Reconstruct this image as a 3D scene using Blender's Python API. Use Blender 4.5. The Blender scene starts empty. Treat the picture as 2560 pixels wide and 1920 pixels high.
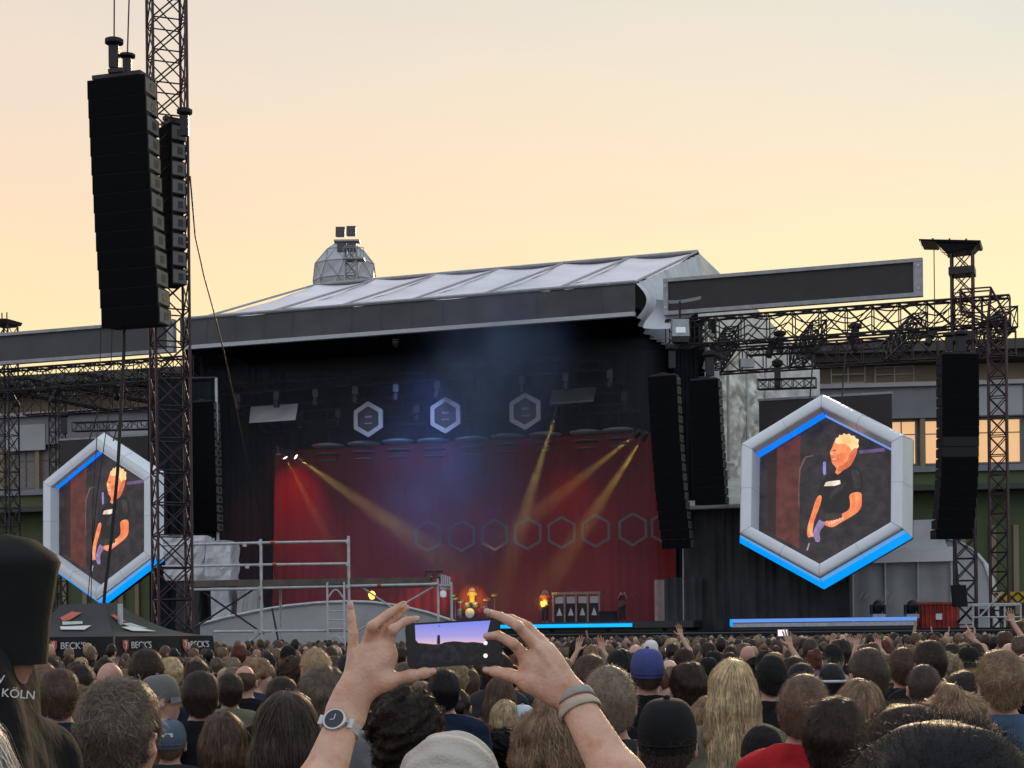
import bpy, math, random
import numpy as np
from mathutils import Vector, Matrix

random.seed(7)
RNG = np.random.default_rng(11)
sc = bpy.context.scene
COL = sc.collection
R = math.radians

# ------------------------------------------------------------------ camera
F, CX, HY, ROLL, CAMZ = 4200.0, 1280.0, 1590.0, 0.0105, 1.85   # photo pixels (2560 x 1920)
cam_d = bpy.data.cameras.new('camera')
cam = bpy.data.objects.new('camera', cam_d)
COL.objects.link(cam)
cam_d.sensor_width = 36.0
cam_d.lens = 36.0 * F / 2560.0
cam_d.shift_x = 0.0
cam_d.shift_y = (HY - 960.0) / 2560.0
cam_d.clip_start = 0.05
cam_d.clip_end = 4000.0
cam.matrix_world = Matrix.Translation((0, 0, CAMZ)) @ Matrix.Rotation(R(90), 4, 'X') @ Matrix.Rotation(-ROLL, 4, 'Z')
sc.camera = cam

# ------------------------------------------------------------------ world (dusk sky, sun gone behind the terminal)
SUN_AZ = R(11.0)      # to the right of the view axis (+Y)
SUN_EL = R(3.0)
world = bpy.data.worlds.new("World")
sc.world = world
world.use_nodes = True
wn = world.node_tree.nodes
wl = world.node_tree.links
wn.clear()
w_out = wn.new('ShaderNodeOutputWorld')
w_bg = wn.new('ShaderNodeBackground')
w_bg.inputs['Strength'].default_value = 1.0
sky = wn.new('ShaderNodeTexSky')
sky.sky_type = 'NISHITA'
sky.sun_disc = False
sky.sun_elevation = SUN_EL
sky.sun_rotation = SUN_AZ
sky.dust_density = 3.0
sky.ozone_density = 2.0
tc = wn.new('ShaderNodeTexCoord')
sep = wn.new('ShaderNodeSeparateXYZ')
wl.new(tc.outputs['Generated'], sep.inputs[0])


def wramp(stops):
    r = wn.new('ShaderNodeValToRGB')
    el = r.color_ramp.elements
    el[0].position, el[0].color = stops[0][0], (*stops[0][1], 1)
    el[1].position, el[1].color = stops[-1][0], (*stops[-1][1], 1)
    for p, c in stops[1:-1]:
        e = el.new(p)
        e.color = (*c, 1)
    return r


def wmath(op, a, b=None, c=None, clamp=False):
    n = wn.new('ShaderNodeMath')
    n.operation = op
    n.use_clamp = clamp
    for i, v in enumerate((a, b, c)):
        if v is None:
            continue
        if isinstance(v, (int, float)):
            n.inputs[i].default_value = v
        else:
            wl.new(v, n.inputs[i])
    return n.outputs[0]


def wmix(f, a, b, mode='MIX'):
    n = wn.new('ShaderNodeMix')
    n.data_type = 'RGBA'
    n.blend_type = mode
    for s, v in ((n.inputs['Factor'], f), (n.inputs['A'], a), (n.inputs['B'], b)):
        if isinstance(v, (int, float)):
            s.default_value = v
        elif isinstance(v, tuple):
            s.default_value = (*v, 1)
        else:
            wl.new(v, s)
    return n.outputs['Result']


# a thin even veil of high cloud over the clear dusk sky; glow towards the place where the sun went down
noise = wn.new('ShaderNodeTexNoise')
noise.inputs['Scale'].default_value = 2.6
noise.inputs['Detail'].default_value = 5
mp = wn.new('ShaderNodeMapping')
mp.inputs['Scale'].default_value = (1.0, 1.0, 3.5)
wl.new(tc.outputs['Generated'], mp.inputs[0])
wl.new(mp.outputs[0], noise.inputs['Vector'])
zz = wmath('ADD', sep.outputs['Z'], wmath('MULTIPLY', wmath('SUBTRACT', noise.outputs['Fac'], 0.5), 0.11), clamp=True)
glow = wramp([(0.0, (1.06, 0.93, 0.42)), (0.13, (1.05, 0.91, 0.46)), (0.19, (1.02, 0.82, 0.49)), (0.25, (0.95, 0.76, 0.54)),
              (0.31, (0.86, 0.75, 0.61)), (0.37, (0.74, 0.71, 0.65)), (0.5, (0.64, 0.65, 0.66)), (1.0, (0.66, 0.73, 0.84))])
wl.new(zz, glow.inputs[0])
back = wramp([(0.0, (0.74, 0.73, 0.80)), (0.2, (0.82, 0.84, 0.92)), (0.5, (0.76, 0.82, 0.92)), (1.0, (0.66, 0.73, 0.84))])
wl.new(zz, back.inputs[0])
az = wmath('ADD', wmath('MULTIPLY', sep.outputs['X'], math.sin(SUN_AZ)), wmath('MULTIPLY', sep.outputs['Y'], math.cos(SUN_AZ)))
mr = wn.new('ShaderNodeMapRange')
mr.interpolation_type = 'SMOOTHSTEP'
mr.inputs['From Min'].default_value = -0.35
mr.inputs['From Max'].default_value = 0.85
wl.new(az, mr.inputs['Value'])
veil = wmix(mr.outputs[0], back.outputs[0], glow.outputs[0])
# the glow is peach to the left of the sunset and yellow around it
side = wn.new('ShaderNodeMapRange')
side.inputs['From Min'].default_value = -0.32
side.inputs['From Max'].default_value = 0.28
wl.new(sep.outputs['X'], side.inputs['Value'])
veil = wmix(1.0, veil, wmix(side.outputs[0], (1.0, 0.95, 0.95), (0.97, 1.03, 1.03)), 'MULTIPLY')
# the Nishita sky below the veil, at strength 0.1
clear = wmix(1.0, sky.outputs[0], (0.1, 0.1, 0.1), 'MULTIPLY')
wl.new(wmix(0.93, clear, veil), w_bg.inputs['Color'])
wl.new(w_bg.outputs[0], w_out.inputs[0])

# ------------------------------------------------------------------ sun: only its soft glow is left above the roofs
sun_d = bpy.data.lights.new('sun', 'SUN')
sun_d.energy = 3.2
sun_d.angle = R(14)
sun_d.color = (1.0, 0.72, 0.42)
sun = bpy.data.objects.new('sun', sun_d)
COL.objects.link(sun)
sun.location = (30, 150, 60)
_sd = Vector((math.sin(SUN_AZ) * math.cos(R(13)), math.cos(SUN_AZ) * math.cos(R(13)), math.sin(R(13))))
sun.rotation_euler = _sd.to_track_quat('Z', 'Y').to_euler()

vs = sc.view_settings
vs.view_transform = 'Standard'
try:
    vs.look = 'None'
except Exception:
    pass
vs.exposure = 0.14
vs.gamma = 1.0
vs.use_curve_mapping = False
cy = sc.cycles if hasattr(sc, 'cycles') else None
sc.render.engine = 'CYCLES'
sc.cycles.use_denoising = True
try:
    sc.cycles.denoiser = 'OPENIMAGEDENOISE'
except Exception:
    pass
sc.cycles.max_bounces = 5
sc.cycles.diffuse_bounces = 2
sc.cycles.glossy_bounces = 2
sc.cycles.transmission_bounces = 3
sc.cycles.transparent_max_bounces = 8
sc.cycles.volume_bounces = 0
sc.cycles.volume_step_rate = 3.0
sc.cycles.caustics_reflective = False
sc.cycles.caustics_refractive = False

# ------------------------------------------------------------------ pixel of the photo <-> place in the world
_cr, _sr = math.cos(ROLL), math.sin(ROLL)


def sxy(px, py):
    dx, dy = px - CX, HY - py
    return dx * _cr + dy * _sr, -dx * _sr + dy * _cr


def at(px, py, Y):
    sx, sy = sxy(px, py)
    return Vector((sx / F * Y, Y, CAMZ + sy / F * Y))


# stage frame: u along the stage front (to the right), v into the stage, z up
TH = R(19.2)
SD = Vector((math.cos(TH), -math.sin(TH), 0))
SW = Vector((math.sin(TH), math.cos(TH), 0))
SO = Vector((317 / F * 88.0, 88.0, 0))


def S(u, v, z):
    return SO + SD * u + SW * v + Vector((0, 0, z))


def onv(px, py, v):
    """(u, z) where the pixel's ray meets the stage plane v"""
    sx, sy = sxy(px, py)
    a, b = sx / F, sy / F
    Y = (v + SO.dot(SW)) / (a * SW.x + SW.y)
    p = Vector((a * Y, Y, 0))
    return (p - SO).dot(SD), CAMZ + b * Y


def onvp(px, py, v):
    u, z = onv(px, py, v)
    return S(u, v, z)


def onu(px, py, u):
    sx, sy = sxy(px, py)
    a, b = sx / F, sy / F
    Y = (u + SO.dot(SD)) / (a * SD.x + SD.y)
    p = Vector((a * Y, Y, 0))
    return (p - SO).dot(SW), CAMZ + b * Y


# ------------------------------------------------------------------ materials
MATS = {}


def mat(name, col, rough=0.6, metal=0.0, spec=0.4, var=0.12, scale=8.0, bump=0.0, bscale=None, emit=None, estr=0.0, transl=0.0,
        stretch=None, island=0.0, alpha=None):
    if name in MATS:
        return MATS[name]
    m = bpy.data.materials.new(name)
    m.use_nodes = True
    nt = m.node_tree
    N, L = nt.nodes, nt.links
    b = N['Principled BSDF']
    b.inputs['Roughness'].default_value = rough
    b.inputs['Metallic'].default_value = metal
    b.inputs['Specular IOR Level'].default_value = spec
    b.inputs['Base Color'].default_value = (*col, 1)
    if var > 0:
        t = N.new('ShaderNodeTexCoord')
        mpp = N.new('ShaderNodeMapping')
        if stretch:
            mpp.inputs['Scale'].default_value = stretch
        L.new(t.outputs['Object'], mpp.inputs[0])
        nz = N.new('ShaderNodeTexNoise')
        nz.inputs['Scale'].default_value = scale
        nz.inputs['Detail'].default_value = 4
        L.new(mpp.outputs[0], nz.inputs['Vector'])
        rp = N.new('ShaderNodeMapRange')
        rp.inputs['From Min'].default_value = 0.25
        rp.inputs['From Max'].default_value = 0.75
        rp.inputs['To Min'].default_value = 1 - var
        rp.inputs['To Max'].default_value = 1 + var
        L.new(nz.outputs['Fac'], rp.inputs['Value'])
        fac = rp.outputs[0]
        if island > 0:
            g = N.new('ShaderNodeNewGeometry')
            r2 = N.new('ShaderNodeMapRange')
            r2.inputs['To Min'].default_value = 1 - island
            r2.inputs['To Max'].default_value = 1 + island
            L.new(g.outputs['Random Per Island'], r2.inputs['Value'])
            mm = N.new('ShaderNodeMath')
            mm.operation = 'MULTIPLY'
            L.new(fac, mm.inputs[0])
            L.new(r2.outputs[0], mm.inputs[1])
            fac = mm.outputs[0]
        hs = N.new('ShaderNodeVectorMath')
        hs.operation = 'SCALE'
        hs.inputs[0].default_value = col
        L.new(fac, hs.inputs['Scale'])
        L.new(hs.outputs[0], b.inputs['Base Color'])
        if bump > 0:
            bp = N.new('ShaderNodeBump')
            bp.inputs['Strength'].default_value = bump
            bp.inputs['Distance'].default_value = 0.02
            n2 = N.new('ShaderNodeTexNoise')
            n2.inputs['Scale'].default_value = bscale or scale * 4
            n2.inputs['Detail'].default_value = 3
            L.new(mpp.outputs[0], n2.inputs['Vector'])
            L.new(n2.outputs['Fac'], bp.inputs['Height'])
            L.new(bp.outputs[0], b.inputs['Normal'])
    if emit is not None:
        b.inputs['Emission Color'].default_value = (*emit, 1)
        b.inputs['Emission Strength'].default_value = estr
    if transl > 0:
        tr = N.new('ShaderNodeBsdfTranslucent')
        src = b.inputs['Base Color'].links[0].from_socket if b.inputs['Base Color'].is_linked else None
        if src:
            L.new(src, tr.inputs[0])
        else:
            tr.inputs[0].default_value = (*col, 1)
        mx = N.new('ShaderNodeMixShader')
        mx.inputs[0].default_value = transl
        L.new(b.outputs[0], mx.inputs[1])
        L.new(tr.outputs[0], mx.inputs[2])
        L.new(mx.outputs[0], N['Material Output'].inputs[0])
    MATS[name] = m
    return m


M_BLACKMETAL = mat('black_metal', (0.022, 0.02, 0.024), 0.45, 0.3, var=0.2)
M_TRUSS = mat('dark_truss_metal', (0.035, 0.028, 0.034), 0.5, 0.3, var=0.3, scale=3)
M_TRUSSRED = mat('silhouette_truss_metal', (0.045, 0.024, 0.032), 0.5, 0.3, var=0.3, scale=3)  # dark backlit tone of the aluminium put into its colour
M_STEEL = mat('galvanised_steel', (0.46, 0.48, 0.49), 0.45, 0.15, var=0.2, scale=6, bump=0.1)
M_GRILLE = mat('speaker_grille', (0.0025, 0.003, 0.004), 0.85, 0.0, spec=.1, var=0.3, scale=30, bump=0.2)
M_CAB = mat('speaker_cabinet_paint', (0.007, 0.007, 0.008), 0.7, spec=.2, var=0.2, scale=6, bump=0.1, bscale=60)
M_CABGREY = mat('worn_cabinet_side', (0.12, 0.12, 0.115), 0.6, var=0.3, scale=5)
M_BLACKCLOTH = mat('black_stage_molton', (0.013, 0.018, 0.022), 0.9, spec=0.15, var=0.3, scale=1.2)
M_BLACKMESH = mat('black_mesh_tarp', (0.026, 0.029, 0.029), 0.7, var=0.5, scale=0.8, bump=0.5, bscale=3)
M_FASCIA = mat('dark_grey_fascia_vinyl', (0.058, 0.060, 0.062), 0.6, var=0.25, scale=0.5, bump=0.2, bscale=2.5)
M_LED_PANEL = mat('unlit_led_panel', (0.022, 0.021, 0.023), 0.5, var=0.2, scale=1.5)
M_FRAMEGREY = mat('grey_frame_metal', (0.30, 0.31, 0.32), 0.5, 0.2, var=0.2, scale=3)
M_ROOF = mat('white_roof_membrane', (0.74, 0.73, 0.76), 0.45, var=0.14, scale=0.35, bump=0.8, bscale=0.9, stretch=(1, 1, 1))
M_SILVER = mat('silver_tarpaulin', (0.60, 0.60, 0.57), 0.4, 0.0, var=0.3, scale=0.7, bump=1.6, bscale=1.4)
M_GREYTARP = mat('grey_pvc_tarpaulin', (0.33, 0.345, 0.35), 0.5, var=0.2, scale=0.7, bump=0.5, bscale=1.5)
M_DRAPEGREY = mat('bluish_grey_gable_fabric', (0.52, 0.55, 0.59), 0.6, var=0.2, scale=0.6, bump=0.3)
M_RED = mat('red_velvet_curtain', (0.25, 0.030, 0.032), 0.9, spec=0.1, var=0.15, scale=0.7, stretch=(1, 1, 0.25))
M_DECK = mat('black_deck_plywood', (0.03, 0.03, 0.032), 0.5, var=0.3)
M_WHITEFRAME = mat('white_gel_coat', (0.79, 0.84, 0.87), 0.4, var=0.06, scale=0.6)
M_HEXGREY = mat('pale_grey_hexagon_paint', (0.34, 0.35, 0.36), 0.5, var=0.1)
M_HEXDIM = mat('dim_hexagon_paint', (0.12, 0.11, 0.12), 0.6, var=0.2)
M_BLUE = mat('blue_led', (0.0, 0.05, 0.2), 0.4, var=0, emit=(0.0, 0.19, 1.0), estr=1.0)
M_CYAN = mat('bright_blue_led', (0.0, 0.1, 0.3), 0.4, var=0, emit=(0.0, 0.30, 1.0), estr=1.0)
M_CYAN2 = mat('cyan_led_tube', (0.0, 0.1, 0.3), 0.4, var=0, emit=(0.0, 0.38, 1.0), estr=1.2)
M_PALELED = mat('pale_blue_led', (0.05, 0.1, 0.3), 0.4, var=0, emit=(0.12, 0.3, 0.75), estr=0.8)
M_BEIGE = mat('beige_render', (0.27, 0.215, 0.15), 0.85, var=0.15, scale=0.4)
M_GREYBAND = mat('grey_stone_band', (0.22, 0.23, 0.245), 0.8, var=0.12, scale=0.5)
M_WHITESTONE = mat('white_ledge_paint', (0.50, 0.50, 0.49), 0.7, var=0.15, scale=0.8)
M_ROOFEDGE = mat('dark_roof_edge', (0.06, 0.055, 0.05), 0.7, var=0.2, scale=0.5)
M_GREENWALL = mat('olive_green_cladding', (0.085, 0.115, 0.05), 0.75, var=0.18, scale=0.4)
M_WINFRAME = mat('grey_window_frame', (0.17, 0.165, 0.155), 0.6, var=0.1)
M_PANESUNSET = mat('sunset_glow_pane', (0.4, 0.25, 0.1), 0.3, var=0, emit=(1.0, 0.58, 0.28), estr=0.66)  # sunset seen through the hall, painted as glowing panes
M_PANEDARK = mat('dark_window_pane', (0.06, 0.055, 0.05), 0.15, var=0.2)
M_PANECURT = mat('curtained_window_pane', (0.20, 0.185, 0.16), 0.5, var=0.25, scale=1.5, stretch=(3, 3, .3))
M_PANELGREY = mat('pale_grey_panel', (0.40, 0.42, 0.43), 0.6, var=0.08, scale=0.6)
M_ASPHALT = mat('asphalt', (0.05, 0.05, 0.05), 0.9, var=0.2, scale=0.5)
M_PLANK = mat('scaffold_planks', (0.10, 0.085, 0.07), 0.8, var=0.35, scale=3)
M_REDPAINT = mat('red_container_paint', (0.28, 0.035, 0.025), 0.6, var=0.5, scale=1.5)
M_YELLOW = mat('yellow_machine_paint', (0.62, 0.40, 0.03), 0.45, var=0.15)
M_WHITEPLASTIC = mat('white_wrapping_film', (0.46, 0.47, 0.49), 0.35, var=0.35, scale=1.2, bump=0.8, bscale=4)
M_RUBBER = mat('black_rubber', (0.012, 0.012, 0.012), 0.7, var=0.2)
M_AMBER = mat('amber_lamp_glow', (0.5, 0.3, 0.05), 0.4, var=0, emit=(1.0, 0.62, 0.08), estr=2.2)
M_WARMLAMP = mat('warm_lamp_lens', (0.5, 0.4, 0.3), 0.4, var=0, emit=(1.0, 0.86, 0.6), estr=6.0)
M_COOLLAMP = mat('cool_lamp_lens', (0.5, 0.5, 0.5), 0.3, var=0, emit=(0.7, 0.9, 0.95), estr=0.25)
M_UMB = mat('dark_green_black_canvas', (0.028, 0.030, 0.030), 0.75, var=0.25, scale=1.5)
M_UMB2 = mat('lighter_side_of_canvas', (0.028, 0.031, 0.030), 0.75, var=0.25, scale=1.5)
M_VALANCE = mat('black_valance_canvas', (0.012, 0.012, 0.013), 0.8, var=0.2)
M_LETTER = mat('white_lettering', (0.62, 0.62, 0.62), 0.6, var=0.1)
M_PRINTRED = mat('red_print', (0.45, 0.10, 0.07), 0.6, var=0.2)
M_PRINTGREEN = mat('pale_green_print', (0.40, 0.48, 0.42), 0.6, var=0.2)

# ------------------------------------------------------------------ mesh helpers


def tag(o, label=None, cat=None, group=None, kind=None):
    if label:
        o['label'] = label
    if cat:
        o['category'] = cat
    if group:
        o['group'] = group
    if kind:
        o['kind'] = kind
    return o


def empty(name, loc, label, cat, group=None, rz=0.0):
    o = bpy.data.objects.new(name, None)
    o.empty_display_size = 0.2
    COL.objects.link(o)
    o.location = loc
    o.rotation_euler = (0, 0, rz)
    return tag(o, label, cat, group)


class MB:
    def __init__(s):
        s.v, s.f, s.m = [], [], []

    def add(s, verts, faces, mi=0):
        n = len(s.v)
        s.v.extend([tuple(p) for p in verts])
        s.f.extend([tuple(i + n for i in f) for f in faces])
        s.m.extend([mi] * len(faces))
        return s

    def hexa(s, p, mi=0):
        """8 corners: bottom 0-3 ccw, top 4-7"""
        return s.add(p, [(3, 2, 1, 0), (4, 5, 6, 7), (0, 1, 5, 4), (1, 2, 6, 5), (2, 3, 7, 6), (3, 0, 4, 7)], mi)

    def box(s, lo, hi, mi=0, M=None):
        x0, y0, z0 = lo
        x1, y1, z1 = hi
        p = [Vector(q) for q in ((x0, y0, z0), (x1, y0, z0), (x1, y1, z0), (x0, y1, z0), (x0, y0, z1), (x1, y0, z1), (x1, y1, z1), (x0, y1, z1))]
        if M is not None:
            p = [M @ q for q in p]
        return s.hexa(p, mi)

    def sbox(s, u0, u1, v0, v1, z0, z1, mi=0):
        return s.hexa([S(u0, v0, z0), S(u1, v0, z0), S(u1, v1, z0), S(u0, v1, z0), S(u0, v0, z1), S(u1, v0, z1), S(u1, v1, z1), S(u0, v1, z1)], mi)

    def tube(s, a, b, r, n=6, mi=0, r2=None):
        a, b = Vector(a), Vector(b)
        d = b - a
        if d.length < 1e-6:
            return s
        q = d.to_track_quat('Z', 'Y')
        r2 = r if r2 is None else r2
        vs_, fs = [], []
        for k in range(n):
            t = 2 * math.pi * k / n
            o = q @ Vector((math.cos(t), math.sin(t), 0))
            vs_.append(a + o * r)
            vs_.append(b + o * r2)
        for k in range(n):
            j = (k + 1) % n
            fs.append((2 * k, 2 * j, 2 * j + 1, 2 * k + 1))
        fs.append(tuple(2 * k for k in range(n))[::-1])
        fs.append(tuple(2 * k + 1 for k in range(n)))
        return s.add(vs_, fs, mi)

    def path(s, pts, r, n=6, mi=0):
        pts = [Vector(p) for p in pts]
        rs = r if isinstance(r, (list, tuple)) else [r] * len(pts)
        vs_, fs = [], []
        for i, p in enumerate(pts):
            d = (pts[min(i + 1, len(pts) - 1)] - pts[max(i - 1, 0)])
            q = d.to_track_quat('Z', 'Y')
            for k in range(n):
                t = 2 * math.pi * k / n
                vs_.append(p + q @ Vector((math.cos(t), math.sin(t), 0)) * rs[i])
        for i in range(len(pts) - 1):
            for k in range(n):
                j = (k + 1) % n
                fs.append((i * n + k, i * n + j, i * n + n + j, i * n + n + k))
        fs.append(tuple(range(n))[::-1])
        fs.append(tuple((len(pts) - 1) * n + k for k in range(n)))
        return s.add(vs_, fs, mi)

    def ring(s, c, ax1, ax2, R0, r, n=32, m=8, mi=0, flat=1.0):
        """torus; flat scales it along the axis"""
        c, ax1, ax2 = Vector(c), Vector(ax1), Vector(ax2)
        nrm = ax1.cross(ax2).normalized()
        vs_, fs = [], []
        for i in range(n):
            t = 2 * math.pi * i / n
            d = ax1 * math.cos(t) + ax2 * math.sin(t)
            dn = d.normalized()
            for k in range(m):
                q = 2 * math.pi * k / m
                vs_.append(c + d * R0 + dn * (r * math.cos(q)) + nrm * (r * flat * math.sin(q)))
        for i in range(n):
            i2 = (i + 1) % n
            for k in range(m):
                k2 = (k + 1) % m
                fs.append((i * m + k, i2 * m + k, i2 * m + k2, i * m + k2))
        return s.add(vs_, fs, mi)

    def prism(s, poly, off, mi=0):
        """3D polygon extruded by vector off"""
        n = len(poly)
        off = Vector(off)
        P = [Vector(p) for p in poly]
        vs_ = P + [p + off for p in P]
        fs = [tuple(range(n))[::-1], tuple(range(n, 2 * n))]
        fs += [(i, (i + 1) % n, n + (i + 1) % n, n + i) for i in range(n)]
        return s.add(vs_, fs, mi)

    def lathe(s, prof, n=24, mi=0, M=None):
        vs_, fs = [], []
        for (r, z) in prof:
            for k in range(n):
                t = 2 * math.pi * k / n
                p = Vector((r * math.cos(t), r * math.sin(t), z))
                vs_.append(M @ p if M is not None else p)
        for i in range(len(prof) - 1):
            for k in range(n):
                j = (k + 1) % n
                fs.append((i * n + k, i * n + j, i * n + n + j, i * n + n + k))
        return s.add(vs_, fs, mi)

    def grid(s, P, mi=0):
        """P[i][j] grid of points"""
        a, b = len(P), len(P[0])
        vs_ = [p for row in P for p in row]
        fs = [(i * b + j, i * b + j + 1, (i + 1) * b + j + 1, (i + 1) * b + j) for i in range(a - 1) for j in range(b - 1)]
        return s.add(vs_, fs, mi)

    def mesh(s, name, mats, smooth=False):
        me = bpy.data.meshes.new(name)
        me.from_pydata(s.v, [], s.f)
        for m in (mats if isinstance(mats, (list, tuple)) else [mats]):
            me.materials.append(m)
        if s.m and max(s.m) > 0:
            me.polygons.foreach_set('material_index', s.m)
        if smooth:
            me.polygons.foreach_set('use_smooth', [True] * len(s.f))
        me.update()
        return me

    def build(s, name, mats, parent=None, smooth=False, kind=None):
        o = bpy.data.objects.new(name, s.mesh(name, mats, smooth))
        COL.objects.link(o)
        if parent is not None:
            o.parent = parent
            o.matrix_parent_inverse = chain(parent).inverted()
        if kind:
            o['kind'] = kind
        return o


def chain(o):
    if o.parent is None:
        return o.matrix_basis.copy()
    return chain(o.parent) @ o.matrix_parent_inverse @ o.matrix_basis


def link_copy(me, name, parent, mats=None, loc=(0, 0, 0), rot=(0, 0, 0), scale=(1, 1, 1)):
    o = bpy.data.objects.new(name, me)
    COL.objects.link(o)
    o.parent = parent
    o.location, o.rotation_euler, o.scale = loc, rot, scale
    if mats:
        for i, m in enumerate(mats):
            if i < len(o.material_slots):
                o.material_slots[i].link = 'OBJECT'
                o.material_slots[i].material = m
    return o


def text_mesh(body, size, material, extrude=0.004):
    cu = bpy.data.curves.new('lettering', 'FONT')
    cu.body = body
    cu.size = size
    cu.extrude = extrude
    cu.align_x = 'CENTER'
    cu.align_y = 'CENTER'
    o = bpy.data.objects.new('lettering', cu)
    COL.objects.link(o)
    dg = bpy.context.evaluated_depsgraph_get()
    me = bpy.data.meshes.new_from_object(o.evaluated_get(dg))
    bpy.data.objects.remove(o)
    me.materials.clear()
    me.materials.append(material)
    return me


def frame_matrix(origin, x, y):
    x, y = Vector(x).normalized(), Vector(y).normalized()
    z = x.cross(y).normalized()
    y = z.cross(x)
    m = Matrix((x, y, z)).transposed().to_4x4()
    m.translation = origin
    return m


def put(me, name, parent, M):
    """mesh object given by a world matrix, under a parent that is not scaled"""
    o = bpy.data.objects.new(name, me)
    COL.objects.link(o)
    if parent is not None:
        o.parent = parent
        o.matrix_parent_inverse = chain(parent).inverted()
    o.matrix_basis = M
    return o


def lattice(mb, A, B, side, up, w, h, bay, r, rb, cross=True):
    """box truss from A to B; chords go to mb[0], bracing to mb[1]"""
    A, B = Vector(A), Vector(B)
    side, up = Vector(side).normalized() * w / 2, Vector(up).normalized() * h / 2
    cor = [side + up, -side + up, -side - up, side - up]
    for c in cor:
        mb[0].tube(A + c, B + c, r, 6)
    n = max(1, int(round((B - A).length / bay)))
    for i in range(n + 1):
        p = A.lerp(B, i / n)
        for k in range(4):
            mb[1].tube(p + cor[k], p + cor[(k + 1) % 4], rb, 4)
        if i < n:
            q = A.lerp(B, (i + 1) / n)
            for k in range(4):
                a, b = cor[k], cor[(k + 1) % 4]
                if (i + k) % 2:
                    a, b = b, a
                mb[1].tube(p + a, q + b, rb, 4)
                if cross:
                    mb[1].tube(p + b, q + a, rb, 4)


def truss_thing(name, label, cat, A, B, side, up, w, h, bay, r, rb, m=None, group=None, cross=False):
    m = m or M_TRUSS
    t = empty(name, A, label, cat, group)
    c, b = MB(), MB()
    lattice((c, b), A, B, side, up, w, h, bay, r, rb, cross)
    c.build('chords', m, t)
    b.build('bracing', m, t, kind='stuff')
    return t

# ================================================================== SETTING
mb = MB()
mb.add([(-400, -60, 0), (400, -60, 0), (400, 900, 0), (-400, 900, 0)], [(0, 1, 2, 3)])
g = mb.build('ground', M_ASPHALT)
g['kind'] = 'structure'

# ------------------------------------------------------------------ curved terminal building behind everything
line = [(-62, 137.5), (-39.7, 131), (-21.9, 126.2), (0, 122.3), (21.9, 120), (36.3, 118.4), (58, 117)]
B = empty('terminal_building', (0, 122, 0), 'long curved terminal building with flat roof, beige upper wall and green lower wall', 'building')


def seg_box(mb, i, t0, t1, d0, d1, z0, z1, mi=0, extend=False):
    a, b = Vector((*line[i], 0)), Vector((*line[i + 1], 0))
    x = (b - a).normalized()
    nrm = Vector((x.y, -x.x, 0))   # towards the camera
    p, q = a.lerp(b, t0), a.lerp(b, t1)
    mb.hexa([p + nrm * d1 + Vector((0, 0, z0)), q + nrm * d1 + Vector((0, 0, z0)), q + nrm * d0 + Vector((0, 0, z0)), p + nrm * d0 + Vector((0, 0, z0)),
             p + nrm * d1 + Vector((0, 0, z1)), q + nrm * d1 + Vector((0, 0, z1)), q + nrm * d0 + Vector((0, 0, z1)), p + nrm * d0 + Vector((0, 0, z1))], mi)


roofm, soff, beig, ledge, band, sill, grn, can, low = MB(), MB(), MB(), MB(), MB(), MB(), MB(), MB(), MB()
for i in range(len(line) - 1):
    seg_box(roofm, i, 0, 1, -14, 3.2, 21.25, 21.95)
    seg_box(soff, i, 0, 1, -14, 2.6, 20.75, 21.247)
    seg_box(beig, i, 0, 1, -12, 0.0, 19.5, 20.747)
    seg_box(ledge, i, 0, 1, -12, 0.7, 19.2, 19.497)
    seg_box(band, i, 0, 1, -12, 0.25, 17.0, 19.197)
    seg_box(low, i, 0, 1, -12, -0.35, 13.6, 16.997)
    seg_box(sill, i, 0, 1, -12, 0.3, 13.15, 13.597)
    seg_box(grn, i, 0, 1, -12, 0.0, 0.0, 13.147)
    seg_box(can, i, 0, 1, -0.0, 2.2, 11.7, 12.1)
roofm.build('roof', M_ROOFEDGE, B)
soff.build('soffit', mat('dark_soffit', (0.045, 0.04, 0.035), 0.8, var=0.2, scale=0.5), B)
beig.build('upper_wall', M_BEIGE, B)
ledge.build('ledge', M_WHITESTONE, B)
band.build('stone_band', M_GREYBAND, B)
low.build('recessed_wall', M_WINFRAME, B)
sill.build('window_sill', M_GREYBAND, B)
grn.build('green_wall', M_GREENWALL, B)
can.build('canopy', M_ROOFEDGE, B)
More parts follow.
